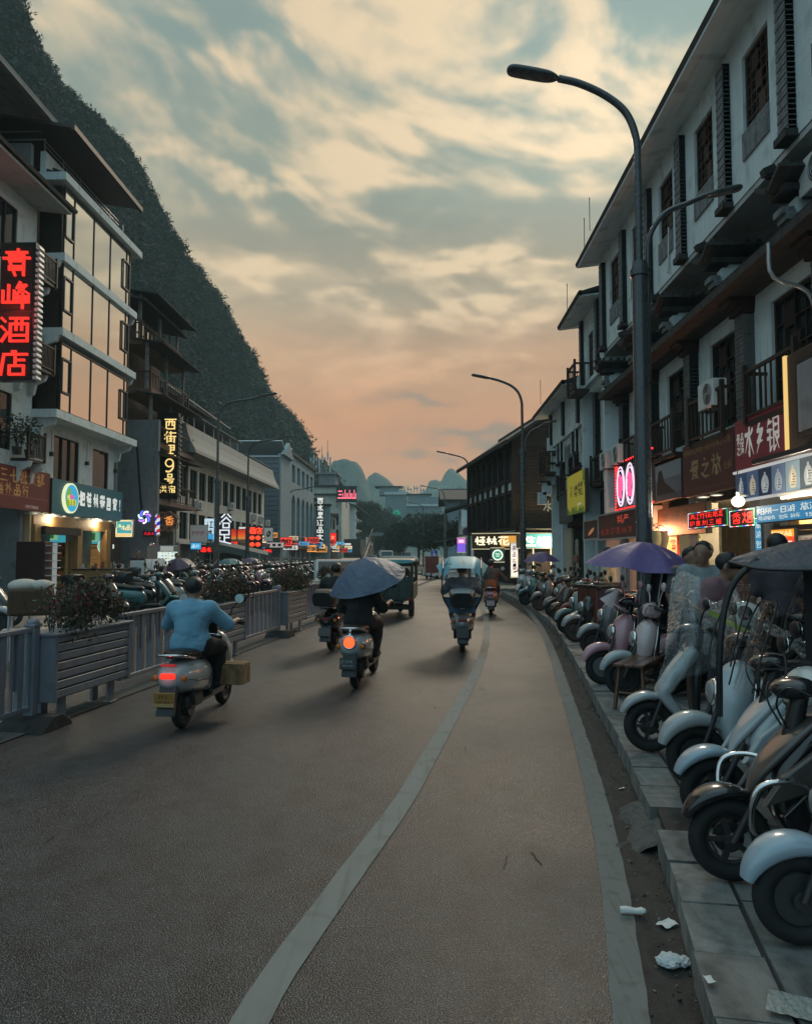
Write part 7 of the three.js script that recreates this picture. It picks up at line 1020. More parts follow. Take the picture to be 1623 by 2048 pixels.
  const p1 = away(968, 1103, 52); mk('neon_sign', 'red neon sign above the far shops', p1, 1.5, 0.75, printed(220, 110, (x, w, h) => { x.fillStyle = '#2a0404'; x.fillRect(0, 0, w, h); write(x, '酒家', 30, 18, 72, 12, '#ff2a1c', { gap: 0.2 }); }, { glow: 1.6 }), 0);
  const p2 = away(922, 1090, 56); mk('neon_sign', 'pink and violet lit panel beside the no-parking sign', p2, 0.7, 1.1, printed(80, 120, (x, w, h) => { x.fillStyle = '#c26ab8'; x.fillRect(0, 0, w, h); x.fillStyle = '#7a5ad0'; x.fillRect(0, 50, w, 70); x.fillStyle = '#ffd0e8'; x.fillRect(14, 14, 50, 26); }, { glow: 1.0 }), 0);
  const gl = new THREE.PointLight(new THREE.Color(1, 0.8, 0.46), 11.2); gl.position.copy(toW(-1.3, 2.2, 1.6)); gl.shadow.radius = 8; gl.castShadow = true; scene.add(gl);
  // traffic signs
  const sp = ground(933, 1152), st = T('traffic_sign', 'no-parking plate with red-ringed disc over a text panel on a post', 'traffic sign', { p: [sp.x, 0, sp.z] });
  const k = -sp.z / 1479; P(st, 'post', cyl(0.045, 0.045, 3.6, 10, 0, 1.8, 0), M.pole); P(st, 'plate', rbox(21 * k, 37 * k, 0.03, 0.01, 0, 3.15, 0.05), M.whitePlastic);
  P(st, 'face', face(20 * k, 36 * k).translate(0, 3.15, 0.068), printed(120, 214, (x, w, h) => { x.fillStyle = '#b9bcb6'; x.fillRect(0, 0, w, h); x.fillStyle = '#7a1f22'; x.beginPath(); x.arc(60, 64, 50, 0, 7); x.fill(); x.fillStyle = '#2e3a5c'; x.beginPath(); x.arc(60, 64, 38, 0, 7); x.fill(); x.strokeStyle = '#7a1f22'; x.lineWidth = 9; x.beginPath(); x.moveTo(34, 38); x.lineTo(86, 90); x.stroke(); x.fillStyle = '#3c4038'; for (let i = 0; i < 4; i++) for (let j = 0; j < 4; j++) x.fillRect(24 + j * 20, 134 + i * 18, 14, 11); }));
  const wp = away(868, 1108, 70), ws = T('traffic_sign', 'blue square wheelchair sign on a post before the dark trees', 'traffic sign', { p: [wp.x, 0, wp.z] }); P(ws, 'post', cyl(0.045, 0.045, 1.9, 10, 0, 0.95, 0), M.pole); P(ws, 'plate', rbox(0.66, 0.66, 0.03, 0.02, 0, 1.75, 0.05), M.whitePlastic);
  P(ws, 'face', face(0.62, 0.62).translate(0, 1.75, 0.067), printed(128, 128, (x, w, h) => { x.fillStyle = '#24408a'; x.fillRect(0, 0, w, h); x.strokeStyle = '#dfe4ea'; x.lineWidth = 8; x.beginPath(); x.arc(60, 80, 24, -0.3, 3.8); x.stroke(); x.beginPath(); x.moveTo(52, 40); x.lineTo(58, 72); x.lineTo(84, 72); x.lineTo(94, 102); x.stroke(); x.fillStyle = '#dfe4ea'; x.beginPath(); x.arc(50, 26, 9, 0, 7); x.fill(); }, { glow: 0.15 }));
}

// ---------------------------------------------------------------- the left-hand row: hotel with balconies, glass-bay house, and on down the street
const W = -14.4;
function rail(parent, x0, x1, z, y, n, m = M.darkWood, name = 'balcony_rail') { const o = P(parent, name, [box(Math.abs(x1 - x0), 0.06, 0.06, (x0 + x1) / 2, y + 0.9, -z), box(Math.abs(x1 - x0), 0.05, 0.05, (x0 + x1) / 2, y + 0.1, -z)], m); return o; }
function sideWindow(parent, x, z0, z1, y0, y1, m = M.darkWood, divs = 2) { const w = P(parent, 'window', [box(0.1, 0.07, z1 - z0, x, y0, -(z0 + z1) / 2), box(0.1, 0.07, z1 - z0, x, y1, -(z0 + z1) / 2), ...Array.from({ length: divs + 1 }, (_, i) => box(0.1, y1 - y0 - 0.07, 0.07, x, (y0 + y1) / 2, -(z0 + 0.035 + ((z1 - z0 - 0.07) * i) / divs)))], m); P(w, 'pane', box(0.015, y1 - y0 - 0.1, z1 - z0 - 0.1, x - 0.02, (y0 + y1) / 2, -(z0 + z1) / 2), M.glass); return w; }
{
  // the hotel at the left edge
  const b = T('hotel_building', 'white hotel with dark wooden balconies cut by the left edge', 'building', {}), z0 = 12, z1 = 26.6, holes = [];
  for (const y of [5.3, 8.6, 11.9]) for (const z of [14.5, 18, 21.5, 24.6]) holes.push([z - 0.7, z + 0.7, y, y + 2.0]);
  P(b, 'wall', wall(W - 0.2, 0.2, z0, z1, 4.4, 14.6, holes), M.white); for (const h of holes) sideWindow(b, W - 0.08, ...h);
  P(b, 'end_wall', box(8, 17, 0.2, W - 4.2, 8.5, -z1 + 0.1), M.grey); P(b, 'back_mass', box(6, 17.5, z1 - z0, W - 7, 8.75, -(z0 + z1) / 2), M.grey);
  for (const y of [5.0, 8.25, 11.5]) for (const [a, c] of [[19.4, 22.2], [25.3, 26.5]]) { balconyRail(b, W, a, c, y, y > 6 ? 0.85 : 0.6, M.darkWood, 1, 12); P(b, 'balcony_bracket', [put(slab([[0, 0], [0.7, 0], [0.62, -0.2], [0.3, -0.34], [0.22, -0.7], [0, -0.8]], 0.16), W, y - 0.05, -a - 0.2), put(slab([[0, 0], [0.7, 0], [0.62, -0.2], [0.3, -0.34], [0.22, -0.7], [0, -0.8]], 0.16), W, y - 0.05, -c + 0.1)], M.white); }
  const rf = P(b, 'roof', [put(box(3.4, 0.12, z1 - z0 + 0.4, 0, 0, 0), W - 0.2, 15.0, -(z0 + z1) / 2, 0, 0, -0.3)], M.tile); P(rf, 'tile_row', eaveTiles(W + 1.2, z0, z1, 14.45, 60, 1), M.tile).userData.kind = 'stuff';
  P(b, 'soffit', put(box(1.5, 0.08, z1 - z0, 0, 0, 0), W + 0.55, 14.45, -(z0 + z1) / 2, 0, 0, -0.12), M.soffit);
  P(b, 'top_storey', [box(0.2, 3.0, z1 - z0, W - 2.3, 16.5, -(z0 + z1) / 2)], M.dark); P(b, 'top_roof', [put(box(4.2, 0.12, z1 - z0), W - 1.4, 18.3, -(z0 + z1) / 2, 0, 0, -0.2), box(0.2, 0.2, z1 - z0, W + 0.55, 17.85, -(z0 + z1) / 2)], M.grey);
  P(b, 'ground_front', [box(0.3, 1.0, z1 - z0, W - 0.25, 3.9, -(z0 + z1) / 2), box(0.3, 3.2, 1.2, W - 0.25, 1.7, -22.0)], M.darkBrick);
  P(b, 'shop_back', box(0.2, 4, z1 - z0, W - 4, 2, -(z0 + z1) / 2), M.dark);
  // potted plants on the balconies
  R = mulberry(31);
  for (const [z, y, l] of [[24.8, 5.1, 'spiky plant on the lowest hotel balcony'], [22.2, 11.6, 'bushy plant on the upper hotel balcony beside the red sign'], [25.4, 8.35, 'trailing plant on the middle hotel balcony'], [25.6, 5.1, 'small bare plant at the end of the lowest hotel balcony']]) {
    const t = T('potted_plant', l, 'plant', { p: [W + 0.5, y, -z] }); P(t, 'pot', lathe([[0, 0], [0.12, 0], [0.17, 0.26], [0.15, 0.26], [0.14, 0.22], [0, 0.22]], 14), M.darkBrick);
    P(t, 'stem', Array.from({ length: 9 }, () => bar([rr(-0.05, 0.05), 0.2, rr(-0.05, 0.05)], [rr(-0.25, 0.25), rr(0.6, 1.3), rr(-0.25, 0.25)], 0.008, 5)), M.darkWood); leaves(t, 'foliage', 160, () => V(rr(-0.32, 0.32), rr(0.4, 1.35), rr(-0.32, 0.32)), [0.08, 0.18], leafMat, () => [0.025, 0.04, 0.018]);
  }
  // 青峰酒店
  const sg = T('hotel_sign', 'tall vertical hotel sign with glowing red characters 青峰酒店', 'sign', {}), zS = 24.1, xa = -14.16, xb = -12.98, ya = 7.45, yb = 12.15;
  P(sg, 'board', box(xb - xa, yb - ya, 0.28, (xa + xb) / 2, (ya + yb) / 2, -zS), M.black);
  const red = lit([1, 0.035, 0.022], 1.2); [...'青峰酒店'].forEach((ch, i) => { P(sg, 'lamp_character', letter(ch, 0.86, 0.078, 0.08).translate(xa + 0.14, yb - 1.14 - i * 1.12, -zS + 0.2), red); P(sg, 'backing_panel', rbox(1.0, 1.04, 0.03, 0.01, (xa + xb) / 2, yb - 0.66 - i * 1.12, -zS + 0.15), mt([0.02, 0.008, 0.008], 0.6)); });
  for (let i = 0; i < 24; i++) P(sg, 'edge_slat', put(box(0.13, 0.1, 0.3), xb + 0.07, ya + 0.1 + i * 0.192, -zS, 0, 0, 0.25), M.whitePlastic);
  P(sg, 'bracket', [box(0.5, 0.06, 0.06, xa - 0.0, yb - 0.3, -zS - 0.18), box(0.5, 0.06, 0.06, xa, ya + 0.3, -zS - 0.18)], M.iron);
  const q = new THREE.PointLight(new THREE.Color(1, 0.05, 0.03), 1.28); q.position.set(-13.7, 9.8, -zS + 0.8); q.shadow.radius = 12; q.castShadow = true; scene.add(q);
}
{
  // the house with the big glass bay
  const b = T('glass_bay_house', 'white house with three tall storeys of reflecting glass bay', 'building', {}), z0 = 26.6, z1 = 34.1, XB = -13.6;
  P(b, 'wall', wall(W - 0.2, 0.2, z0, z1, 4.3, 6.9, [[28.3, 30.4, 4.55, 6.35], [31.7, 33.3, 4.5, 6.3]]), M.white);
  sideWindow(b, W - 0.08, 28.3, 30.4, 4.55, 6.35, M.darkWood, 3); sideWindow(b, W - 0.08, 31.7, 33.3, 4.5, 6.3, M.darkWood, 1);
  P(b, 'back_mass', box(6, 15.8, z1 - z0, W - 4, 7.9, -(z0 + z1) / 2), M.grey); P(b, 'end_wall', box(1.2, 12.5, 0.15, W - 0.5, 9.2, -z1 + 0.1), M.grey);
  for (const [i, y] of [[0, 6.87], [1, 10.0], [2, 12.85]]) {
    P(b, 'floor_slab', [box(1.15, 0.3, z1 - z0 + 0.1 - (i ? 0.6 : 0), XB - 0.42, y, -(z0 + z1) / 2)], M.white);
    const a = 27.05, c = 33.25, yb = y + 0.16, yt = y + 2.78; P(b, 'bay_side', box(0.8, yt - yb, 0.1, XB - 0.5, (yb + yt) / 2, -a + 0.02), M.darkWood); P(b, 'bay_side', box(0.8, yt - yb, 0.1, XB - 0.5, (yb + yt) / 2, -c - 0.02), M.darkWood);
    const cuts = [a, a + 0.8, a + 2.5, a + 4.1, a + 5.85, c], fr = P(b, 'bay_frame', [...cuts.map((z) => box(0.07, yt - yb, 0.035, XB, (yb + yt) / 2, -z)), box(0.09, 0.06, c - a, XB, yb + 0.03, -(a + c) / 2), box(0.09, 0.06, c - a, XB, yt - 0.03, -(a + c) / 2)], M.iron);
    for (let k = 0; k < cuts.length - 1; k++) P(fr, 'glass_pane', box(0.02, yt - yb - 0.12, cuts[k + 1] - cuts[k] - 0.06, XB - 0.01, (yb + yt) / 2, -(cuts[k] + cuts[k + 1]) / 2), M.mirrorGlass);
    for (const [p, r] of [[a + 0.06, a + 0.74], [c - 0.78, c - 0.08]]) P(b, 'casement', [box(0.05, 0.07, r - p, XB + 0.04, yb + 0.75, -(p + r) / 2), box(0.05, 0.07, r - p, XB + 0.04, yt - 0.6, -(p + r) / 2), box(0.05, 1.3, 0.06, XB + 0.04, yb + 1.38, -p), box(0.05, 1.3, 0.06, XB + 0.04, yb + 1.38, -r)], M.iron);
    for (const z of [z0 + 0.4, z1 - 0.1]) P(b, 'bracket', put(slab([[0, 0], [0.8, 0], [0.7, -0.22], [0.3, -0.36], [0.24, -0.7], [0, -0.8]], 0.16), W, y - 0.15, -z), M.white);
  }
  P(b, 'cornice', box(1.3, 0.3, z1 - z0, XB - 0.4, 15.85, -(z0 + z1) / 2), M.white);
  const rf = P(b, 'tile_edge', [put(box(1.2, 0.1, z1 - z0 - 0.6), XB - 0.55, 16.2, -(z0 + z1) / 2, 0, 0, -0.3)], M.tile); P(rf, 'tile_row', eaveTiles(XB, z0 + 0.2, z1 - 0.5, 16.07, 34, 1), M.tile).userData.kind = 'stuff';
  P(b, 'parapet', box(0.2, 0.9, z1 - z0 - 0.4, XB - 0.75, 16.45, -(z0 + z1) / 2), M.white); const rl = P(b, 'roof_rail', [...[0, 0.3, 0.6].map((k) => bar([XB - 0.75, 17.0 + k * 0.6, -z0 - 0.3], [XB - 0.75, 17.0 + k * 0.6, -z1 + 0.4], 0.015, 6))], M.alu); for (let i = 0; i < 6; i++) P(rl, 'post', bar([XB - 0.75, 16.8, -z0 - 0.3 - i * 1.46], [XB - 0.75, 17.4, -z0 - 0.3 - i * 1.46], 0.02, 6), M.alu);
  P(b, 'roof_canopy', [put(box(8.2, 0.12, z1 - z0 - 1.0), XB - 3.3, 18.1, -29.3, 0, 0, -0.17), box(0.14, 0.2, z1 - z0 - 0.9, XB + 0.75, 17.36, -29.3)], mt([0.05, 0.03, 0.028], 0.6)); P(b, 'canopy_post', [28, 30.5, 33].map((z) => bar([XB - 2.4, 16, -z], [XB - 2.4, 18.3, -z], 0.05, 8)), M.iron); P(b, 'terrace_wall', box(0.2, 2.4, z1 - z0, XB - 3.6, 17.2, -(z0 + z1) / 2), M.dark);
  P(b, 'end_rails', [0, 1, 2, 3].map((k) => bar([-14.2, 17.3 + k * 0.32, -z0 - 0.1], [-18, 17.3 + k * 0.32, -z0 - 0.1], 0.025, 6)), M.alu);
  P(b, 'wall_lamp', [28.0, 31.0, 33.9].map((z) => [box(0.14, 0.16, 0.12, W + 0.08, 5.55, -z), bar([W + 0.06, 5.6, -z], [W + 0.06, 6.5, -z], 0.01, 5)]), M.black);
  // ground floor: the lit gift shop, open to the street
  P(b, 'shop_lintel', [box(0.25, 0.6, 7.6, W - 0.15, 3.0, -30.8)], M.tan); for (const z of [27.2, 30.6, 33.4]) P(b, 'shop_post', box(0.3, 2.7, 0.42, W - 0.1, 1.45, -z), M.tan); P(b, 'brick_post', box(0.3, 3.0, 1.1, W - 0.1, 1.6, -34.2), M.darkBrick); P(b, 'awning_box', box(0.3, 0.3, 2.9, W + 0.05, 2.6, -28.9), M.darkWood);
  P(b, 'shop_floor', box(4.4, 0.05, 8, W - 2.2, 0.16, -30.6), mt([0.3, 0.2, 0.12], 0.5)); for (const z of [26.75, 34.6]) P(b, 'shop_side', box(4.4, 3.1, 0.1, W - 2.2, 1.6, -z), mt([0.5, 0.36, 0.2], 0.7)); P(b, 'shop_ceiling', box(4.4, 0.1, 8, W - 2.2, 3.2, -30.6), M.white); P(b, 'shop_back', box(0.1, 3.1, 8, W - 4.3, 1.6, -30.6), mt([0.5, 0.36, 0.2], 0.7));
  const shelfM = mt([0.45, 0.28, 0.12], 0.6); R = mulberry(41);
  for (const [zs, l, za, zb] of [[30.45, 'lit shelves of orange gift boxes inside the left shop doorway', 27.4, 30.3], [34.3, 'lit shelves of red goods inside the right shop doorway', 30.9, 33.2]]) {
    const wd = 3.5, s = T('shop_shelf', l, 'shelf', { p: [W - 2.1, 0, -zs] }); P(s, 'frame', [box(wd, 2.1, 0.04, 0, 1.2, -0.1), ...[-wd / 2, -0.6, 0.6, wd / 2].map((x) => box(0.05, 2.1, 0.36, x, 1.2, 0.1))], shelfM);
    for (const y of [0.35, 0.75, 1.15, 1.55, 1.95]) { P(s, 'board', box(wd, 0.04, 0.38, 0, y, 0.1), shelfM); for (let x = -wd / 2 + 0.2; x < wd / 2 - 0.15; x += rr(0.24, 0.36)) P(s, 'gift_box', rbox(rr(0.16, 0.26), rr(0.14, 0.28), 0.2, 0.015, x, y + 0.15, 0.14), mt(pick([[0.6, 0.14, 0.03], [0.55, 0.2, 0.05], [0.5, 0.06, 0.03], [0.6, 0.48, 0.3], [0.12, 0.06, 0.05]]), 0.5)); }
    P(s, 'lamp_header', face(wd, 0.75).translate(0, 2.55, 0.3), printed(420, 90, (c, w, h) => { c.fillStyle = '#3f9fb0'; c.fillRect(0, 0, w, h); c.fillStyle = '#e7d9a0'; c.fillRect(0, 0, 110, h); write(c, '桂林', 16, 24, 36, 5, '#7a8a3a', { gap: 0.2 }); c.fillStyle = '#cfe8e6'; c.fillRect(140, 12, 70, 66); c.fillStyle = '#7fb68a'; c.fillRect(230, 12, 150, 66); c.fillStyle = '#2e5c38'; c.fillRect(300, 30, 60, 40); }, { glow: 0.8 }));
    const pl = new THREE.PointLight(new THREE.Color(1, 0.72, 0.4), 60); pl.position.set(W - 1.4, 2.75, -(za + zb) / 2 - 0.2); pl.shadow.radius = 7; pl.castShadow = true; scene.add(pl);
    const cl = T('ceiling_lamp', (za < 30 ? 'left' : 'right') + ' glowing ceiling lamp inside the lit gift shop', 'light', { p: [W - 1.4, 3.0, -(za + zb) / 2 - 0.2] }); P(cl, 'lamp_panel', rbox(0.5, 0.05, 0.9, 0.02), lit([1, 0.8, 0.5], 2.2)); P(cl, 'rim', [box(0.56, 0.06, 0.04, 0, 0.02, 0.47), box(0.56, 0.06, 0.04, 0, 0.02, -0.47)], M.alu);
  }
  P(b, 'poster_panel', face(0.8, 1.7).translate(W - 0.9, 1.25, -33.9), printed(150, 300, (c, w, h) => { c.fillStyle = '#d9a564'; c.fillRect(0, 0, w, h); c.strokeStyle = '#8a5a2a'; c.lineWidth = 3; for (let i = 0; i < 5; i++) c.strokeRect(20, 30 + i * 52, 100, 34); c.fillStyle = '#2c2c24'; c.fillRect(50, 16, 60, 8); }, { glow: 0.15 }));
  // signs
  const teal = signX('shop_sign', 'dark teal shop sign with round lotus badge and white characters 把桂林带回家', W + 0.25, 27.75, 34.35, 3.22, 4.6, printed(1300, 272, (c, w, h) => { c.fillStyle = '#16464c'; c.fillRect(0, 0, w, h); [...'把桂林带回家'].forEach((ch, i) => write(c, ch, 450 + i * 128, 66 + i * 2, 104, 15, '#f4f6f2', { brush: 0.5, wide: 0.78 })); write(c, '！', 1216, 84, 96, 13, '#f4f6f2', { brush: 0.3, wide: 0.5 }); }, { glow: 0.5 }), { side: 1, thick: 0.3 });
  P(teal, 'lamp_badge', put(cyl(0.6, 0.6, 0.12, 40), W + 0.31, 3.92, -29.1, 0, 0, Math.PI / 2), lit([0.85, 0.9, 0.55], 1.0)); P(teal, 'badge_print', put(new THREE.CircleGeometry(0.54, 40), W + 0.376, 3.92, -29.1, 0, Math.PI / 2, 0), (() => { const m = printed(256, 256, (c, w, h) => { c.fillStyle = '#2d9cc4'; c.fillRect(0, 0, w, h); c.fillStyle = '#6f9a2e'; c.beginPath(); c.ellipse(62, 130, 46, 96, 0.2, 0, 7); c.fill(); c.fillStyle = '#d8c83a'; c.fillRect(84, 140, 130, 56); c.fillStyle = '#d25a94'; for (let i = 0; i < 5; i++) { c.beginPath(); c.ellipse(128 + (i - 2) * 16, 108 - Math.abs(i - 2) * -5, 9, 22, (i - 2) * 0.4, 0, 7); c.fill(); } write(c, '品香', 96, 146, 44, 6, '#2d7a3c', { gap: 0.3 }); write(c, '桂', 42, 100, 44, 6, '#e6e29a'); }, { glow: 0.9 }); return m; })());
  teal.children.at(-1).geometry = (() => { const g = new THREE.CircleGeometry(0.54, 40); g.rotateY(Math.PI / 2).translate(W + 0.376, 3.92, -29.1); return g; })();
  signX('shop_sign', 'maroon shop sign with gold characters 云南文山三七 at the left edge', W + 0.2, 21.8, 27.7, 3.25, 4.75, printed(1100, 300, (c, w, h) => { c.fillStyle = '#5c1a1a'; c.fillRect(0, 0, w, h); write(c, '云南文山三七批发部', 40, 22, 84, 9, '#b98a4a', { gap: 0.32, brush: 0.4 }); write(c, '养生滋补品行', 240, 126, 72, 8, '#b98a4a', { gap: 0.4, brush: 0.4 }); c.fillStyle = '#8a5a50'; c.fillRect(0, 206, w, 4); write(c, '批发三七 云南林山 生品有', 40, 218, 30, 4, '#c9bdb4', { gap: 0.22 }); write(c, '水山西街', 40, 260, 28, 4, '#c9bdb4', { gap: 0.22 }); c.font = 'bold 28px sans-serif'; c.fillText('13977788566', 780, 284); }, { glow: 0.12 }), { side: 1, thick: 0.2 });
  for (let i = 0; i < 7; i++) { const t = T('downlight', ['first', 'second', 'third', 'fourth', 'fifth', 'sixth', 'seventh'][i] + ' small downlight from the left under the shop signs', 'light', { p: [W + 0.1, 3.2, -(26.9 + i * 1.08)] }); P(t, 'lamp_disc', cyl(0.07, 0.07, 0.03, 12), lit([1, 0.86, 0.66], 2.4)); P(t, 'rim', torus(0.075, 0.012, 14, 5, 0, 0, 0, Math.PI / 2), M.alu); }
  for (const z of [28.2, 32.2]) { const q = new THREE.PointLight(new THREE.Color(1, 0.8, 0.5), 2.72); q.position.set(W + 0.12, 3.02, -z); q.shadow.radius = 6; q.castShadow = true; scene.add(q); }
  const s3 = signX('projecting_sign', 'small lit teal and cream sign box jutting out past the teal shop sign', W + 0.9, 0, 0.01, 0, 0.01, M.black, { side: 1 }); s3.clear(); s3.position.copy(away(246, 1057, 34.2));
  P(s3, 'box', rbox(1.0, 0.82, 0.16, 0.02), M.alu); P(s3, 'face', face(0.96, 0.78).translate(0, 0, 0.085), printed(240, 196, (c, w, h) => { c.fillStyle = '#e2cf9a'; c.fillRect(0, 0, w, h); c.fillStyle = '#2f8f9a'; c.fillRect(60, 16, 172, 140); write(c, '水品', 104, 60, 54, 8, '#e9c98a', { gap: 0.1 }); write(c, '清', 66, 50, 38, 6, '#bfe0a0'); c.fillStyle = '#3a7f8a'; c.beginPath(); c.arc(32, 70, 24, 0, 7); c.fill(); c.fillStyle = '#c9a060'; c.fillRect(20, 168, 200, 14); }, { glow: 0.9 }));
  const rs = T('round_sign', 'round green-white lit sign on the brick post beside the shop', 'sign', { p: away(212, 1093, 33.9).toArray() }); P(rs, 'lamp_drum', put(cyl(0.36, 0.36, 0.14, 32), 0, 0, 0, Math.PI / 2), lit([0.75, 0.85, 0.7], 0.9)); P(rs, 'face', new THREE.CircleGeometry(0.32, 32).translate(0, 0, 0.075), mt([0.12, 0.3, 0.2], 0.5, { glow: [0.12, 0.3, 0.2] })); P(rs, 'emblem', [box(0.34, 0.06, 0.012, 0, 0.08, 0.084), box(0.26, 0.05, 0.012, 0, -0.06, 0.084), box(0.2, 0.05, 0.012, 0, -0.17, 0.084)], lit([0.8, 0.86, 0.75], 0.9)); P(rs, 'arm', box(0.5, 0.04, 0.04, -0.4, 0, -0.05), M.iron);
}
// the forecourt: rack, counter, freezer, people
{
  const rk = T('display_rack', 'tall dark display rack with lit white shelf edge before the gift shop', 'rack', { p: [-13.2, 0.13, -25.6] }); P(rk, 'cabinet', rbox(1.0, 2.0, 0.6, 0.02, -0.4, 1.0, 0), mt([0.05, 0.015, 0.014], 0.6)); P(rk, 'lamp_edge', box(0.04, 1.8, 0.26, 0.36, 1.05, 0.1), lit([0.75, 0.85, 0.85], 0.28)); for (let i = 0; i < 7; i++) P(rk, 'shelf', rbox(0.3, 0.03, 0.5, 0.006, 0.28, 0.3 + i * 0.26, 0.05), M.whitePlastic);
  const ct = T('counter', 'tan wooden shop counter with white end on the forecourt', 'counter', { p: [-12.4, 0.13, -28.6], ry: 0.15 }); P(ct, 'front', rbox(2.2, 0.95, 0.7, 0.02, 0, 0.48, 0), mt([0.3, 0.17, 0.06], 0.6)); P(ct, 'top', rbox(2.3, 0.05, 0.8, 0.012, 0, 0.98, 0), M.darkWood); P(ct, 'white_end', rbox(0.7, 0.9, 0.72, 0.02, 1.3, 0.46, 0.02), M.whitePlastic);
  R = mulberry(51); for (let i = 0; i < 8; i++) P(ct, 'jar', cyl(0.07, 0.06, rr(0.15, 0.3), 10, -0.9 + i * 0.26, 1.1, rr(-0.2, 0.2)), mt(pick([[0.3, 0.2, 0.1], [0.5, 0.45, 0.4], [0.2, 0.05, 0.03]]), 0.3));
  const fr = T('freezer', 'white ice-cream freezer with curved glass lid beside the counter', 'freezer', { p: [-11.6, 0.13, -31.5], ry: 0.2 }); P(fr, 'chest', rbox(1.1, 0.8, 0.8, 0.04, 0, 0.4, 0), M.whitePlastic); const arc = []; for (let i = 0; i <= 8; i++) { const a = (i / 8) * Math.PI * 0.5; arc.push([0.55 - 0.9 * (1 - Math.sin(a)), 0.8 + 0.75 * (1 - Math.cos(a)) ]); } P(fr, 'hood', [0, 1, 2, 3].map((i) => put(cyl(0.5, 0.5, 0.2, 24), -0.36 + i * 0.24, 0.86, 0, 0, 0, Math.PI / 2)), M.whitePlastic); P(fr, 'glass_front', put(cyl(0.49, 0.49, 0.7, 24), 0.06, 0.87, 0, 0, 0, Math.PI / 2), M.steel); P(fr, 'handle', bar([-0.4, 1.0, 0.46], [0.4, 1.0, 0.46], 0.02), M.chrome);
  const fd = T('drinks_fridge', 'tall grey drinks fridge with lit header behind the standing person', 'fridge', { p: [-12.8, 0.13, -36], ry: 0.1 }); P(fd, 'cabinet', rbox(1.3, 2.0, 0.7, 0.03, 0, 1.0, 0), mt([0.2, 0.2, 0.2], 0.5)); P(fd, 'glass_door', rbox(0.6, 1.5, 0.03, 0.01, 0.3, 0.85, 0.36), mt([0.25, 0.3, 0.33], 0.1)); P(fd, 'lamp_header', rbox(0.62, 0.3, 0.04, 0.01, 0.3, 1.8, 0.36), lit([0.6, 0.65, 0.6], 0.5)); P(fd, 'shelf', [0, 1, 2].map((k) => box(0.56, 0.02, 0.04, 0.3, 0.5 + k * 0.4, 0.385)), M.alu);
  const ab = T('notice_board', 'white free-standing notice board before the freezer', 'board', { p: [-10.6, 0.13, -27.2], ry: 0.3 }); P(ab, 'panel', rbox(0.5, 0.66, 0.03, 0.01, 0, 1.0, 0), M.paper); P(ab, 'leg', [bar([-0.2, 0.66, 0], [-0.22, 0, 0.1], 0.012), bar([0.2, 0.66, 0], [0.22, 0, 0.1], 0.012), bar([0, 0.66, 0], [0, 0, -0.25], 0.012)], M.alu);
  const bk = T('basket', 'woven basket of pale cloth bags on a cart at the left edge', 'basket', { p: [-6.2, 0, -11.6], ry: 0.4 }); P(bk, 'tub', rbox(0.62, 0.42, 0.5, 0.05, 0, 0.95, 0), mt([0.1, 0.06, 0.035], 0.9, { map: rep(woodGrain, 0.2) })); P(bk, 'cloth_bag', [ball(0.2, -0.1, 1.2, 0, 1.2, 0.55, 1, 14), ball(0.16, 0.16, 1.2, 0.06, 1.1, 0.6, 1, 14)], cloth([0.5, 0.46, 0.4])); P(bk, 'stand', [bar([-0.28, 0.75, 0.2], [-0.3, 0, 0.2], 0.018), bar([0.28, 0.75, 0.2], [0.3, 0, 0.2], 0.018), bar([-0.28, 0.75, -0.2], [-0.3, 0, -0.2], 0.018), bar([0.28, 0.75, -0.2], [0.3, 0, -0.2], 0.018), box(0.8, 0.03, 0.5, 0, 0.5, 0)], M.alu);
  person('person', 'person in dark shirt standing by the fridge beyond the planters', { ...STAND }, { x: -10.7, y: 0.13, Z: 27.5, ry: -80 * D, shirt: cloth([0.035, 0.03, 0.03]), trousers: cloth([0.03, 0.03, 0.035]), cell: 0.022, noHands: true });
  person('person', 'seated-looking person in black jacket behind the left scooters', { ...STAND, hand: [0.2, 1.0, 0.15] }, { x: -9.6, y: 0.05, Z: 28.6, ry: -40 * D, shirt: cloth([0.02, 0.02, 0.022]), trousers: M.black, cell: 0.024, noHands: true });
  person('person', 'person in dark green jacket among the left scooters', { ...STAND }, { x: -9.3, y: 0.1, Z: 30.2, ry: 200 * D, shirt: cloth([0.03, 0.05, 0.03]), trousers: M.black, cell: 0.024, noHands: true });
}
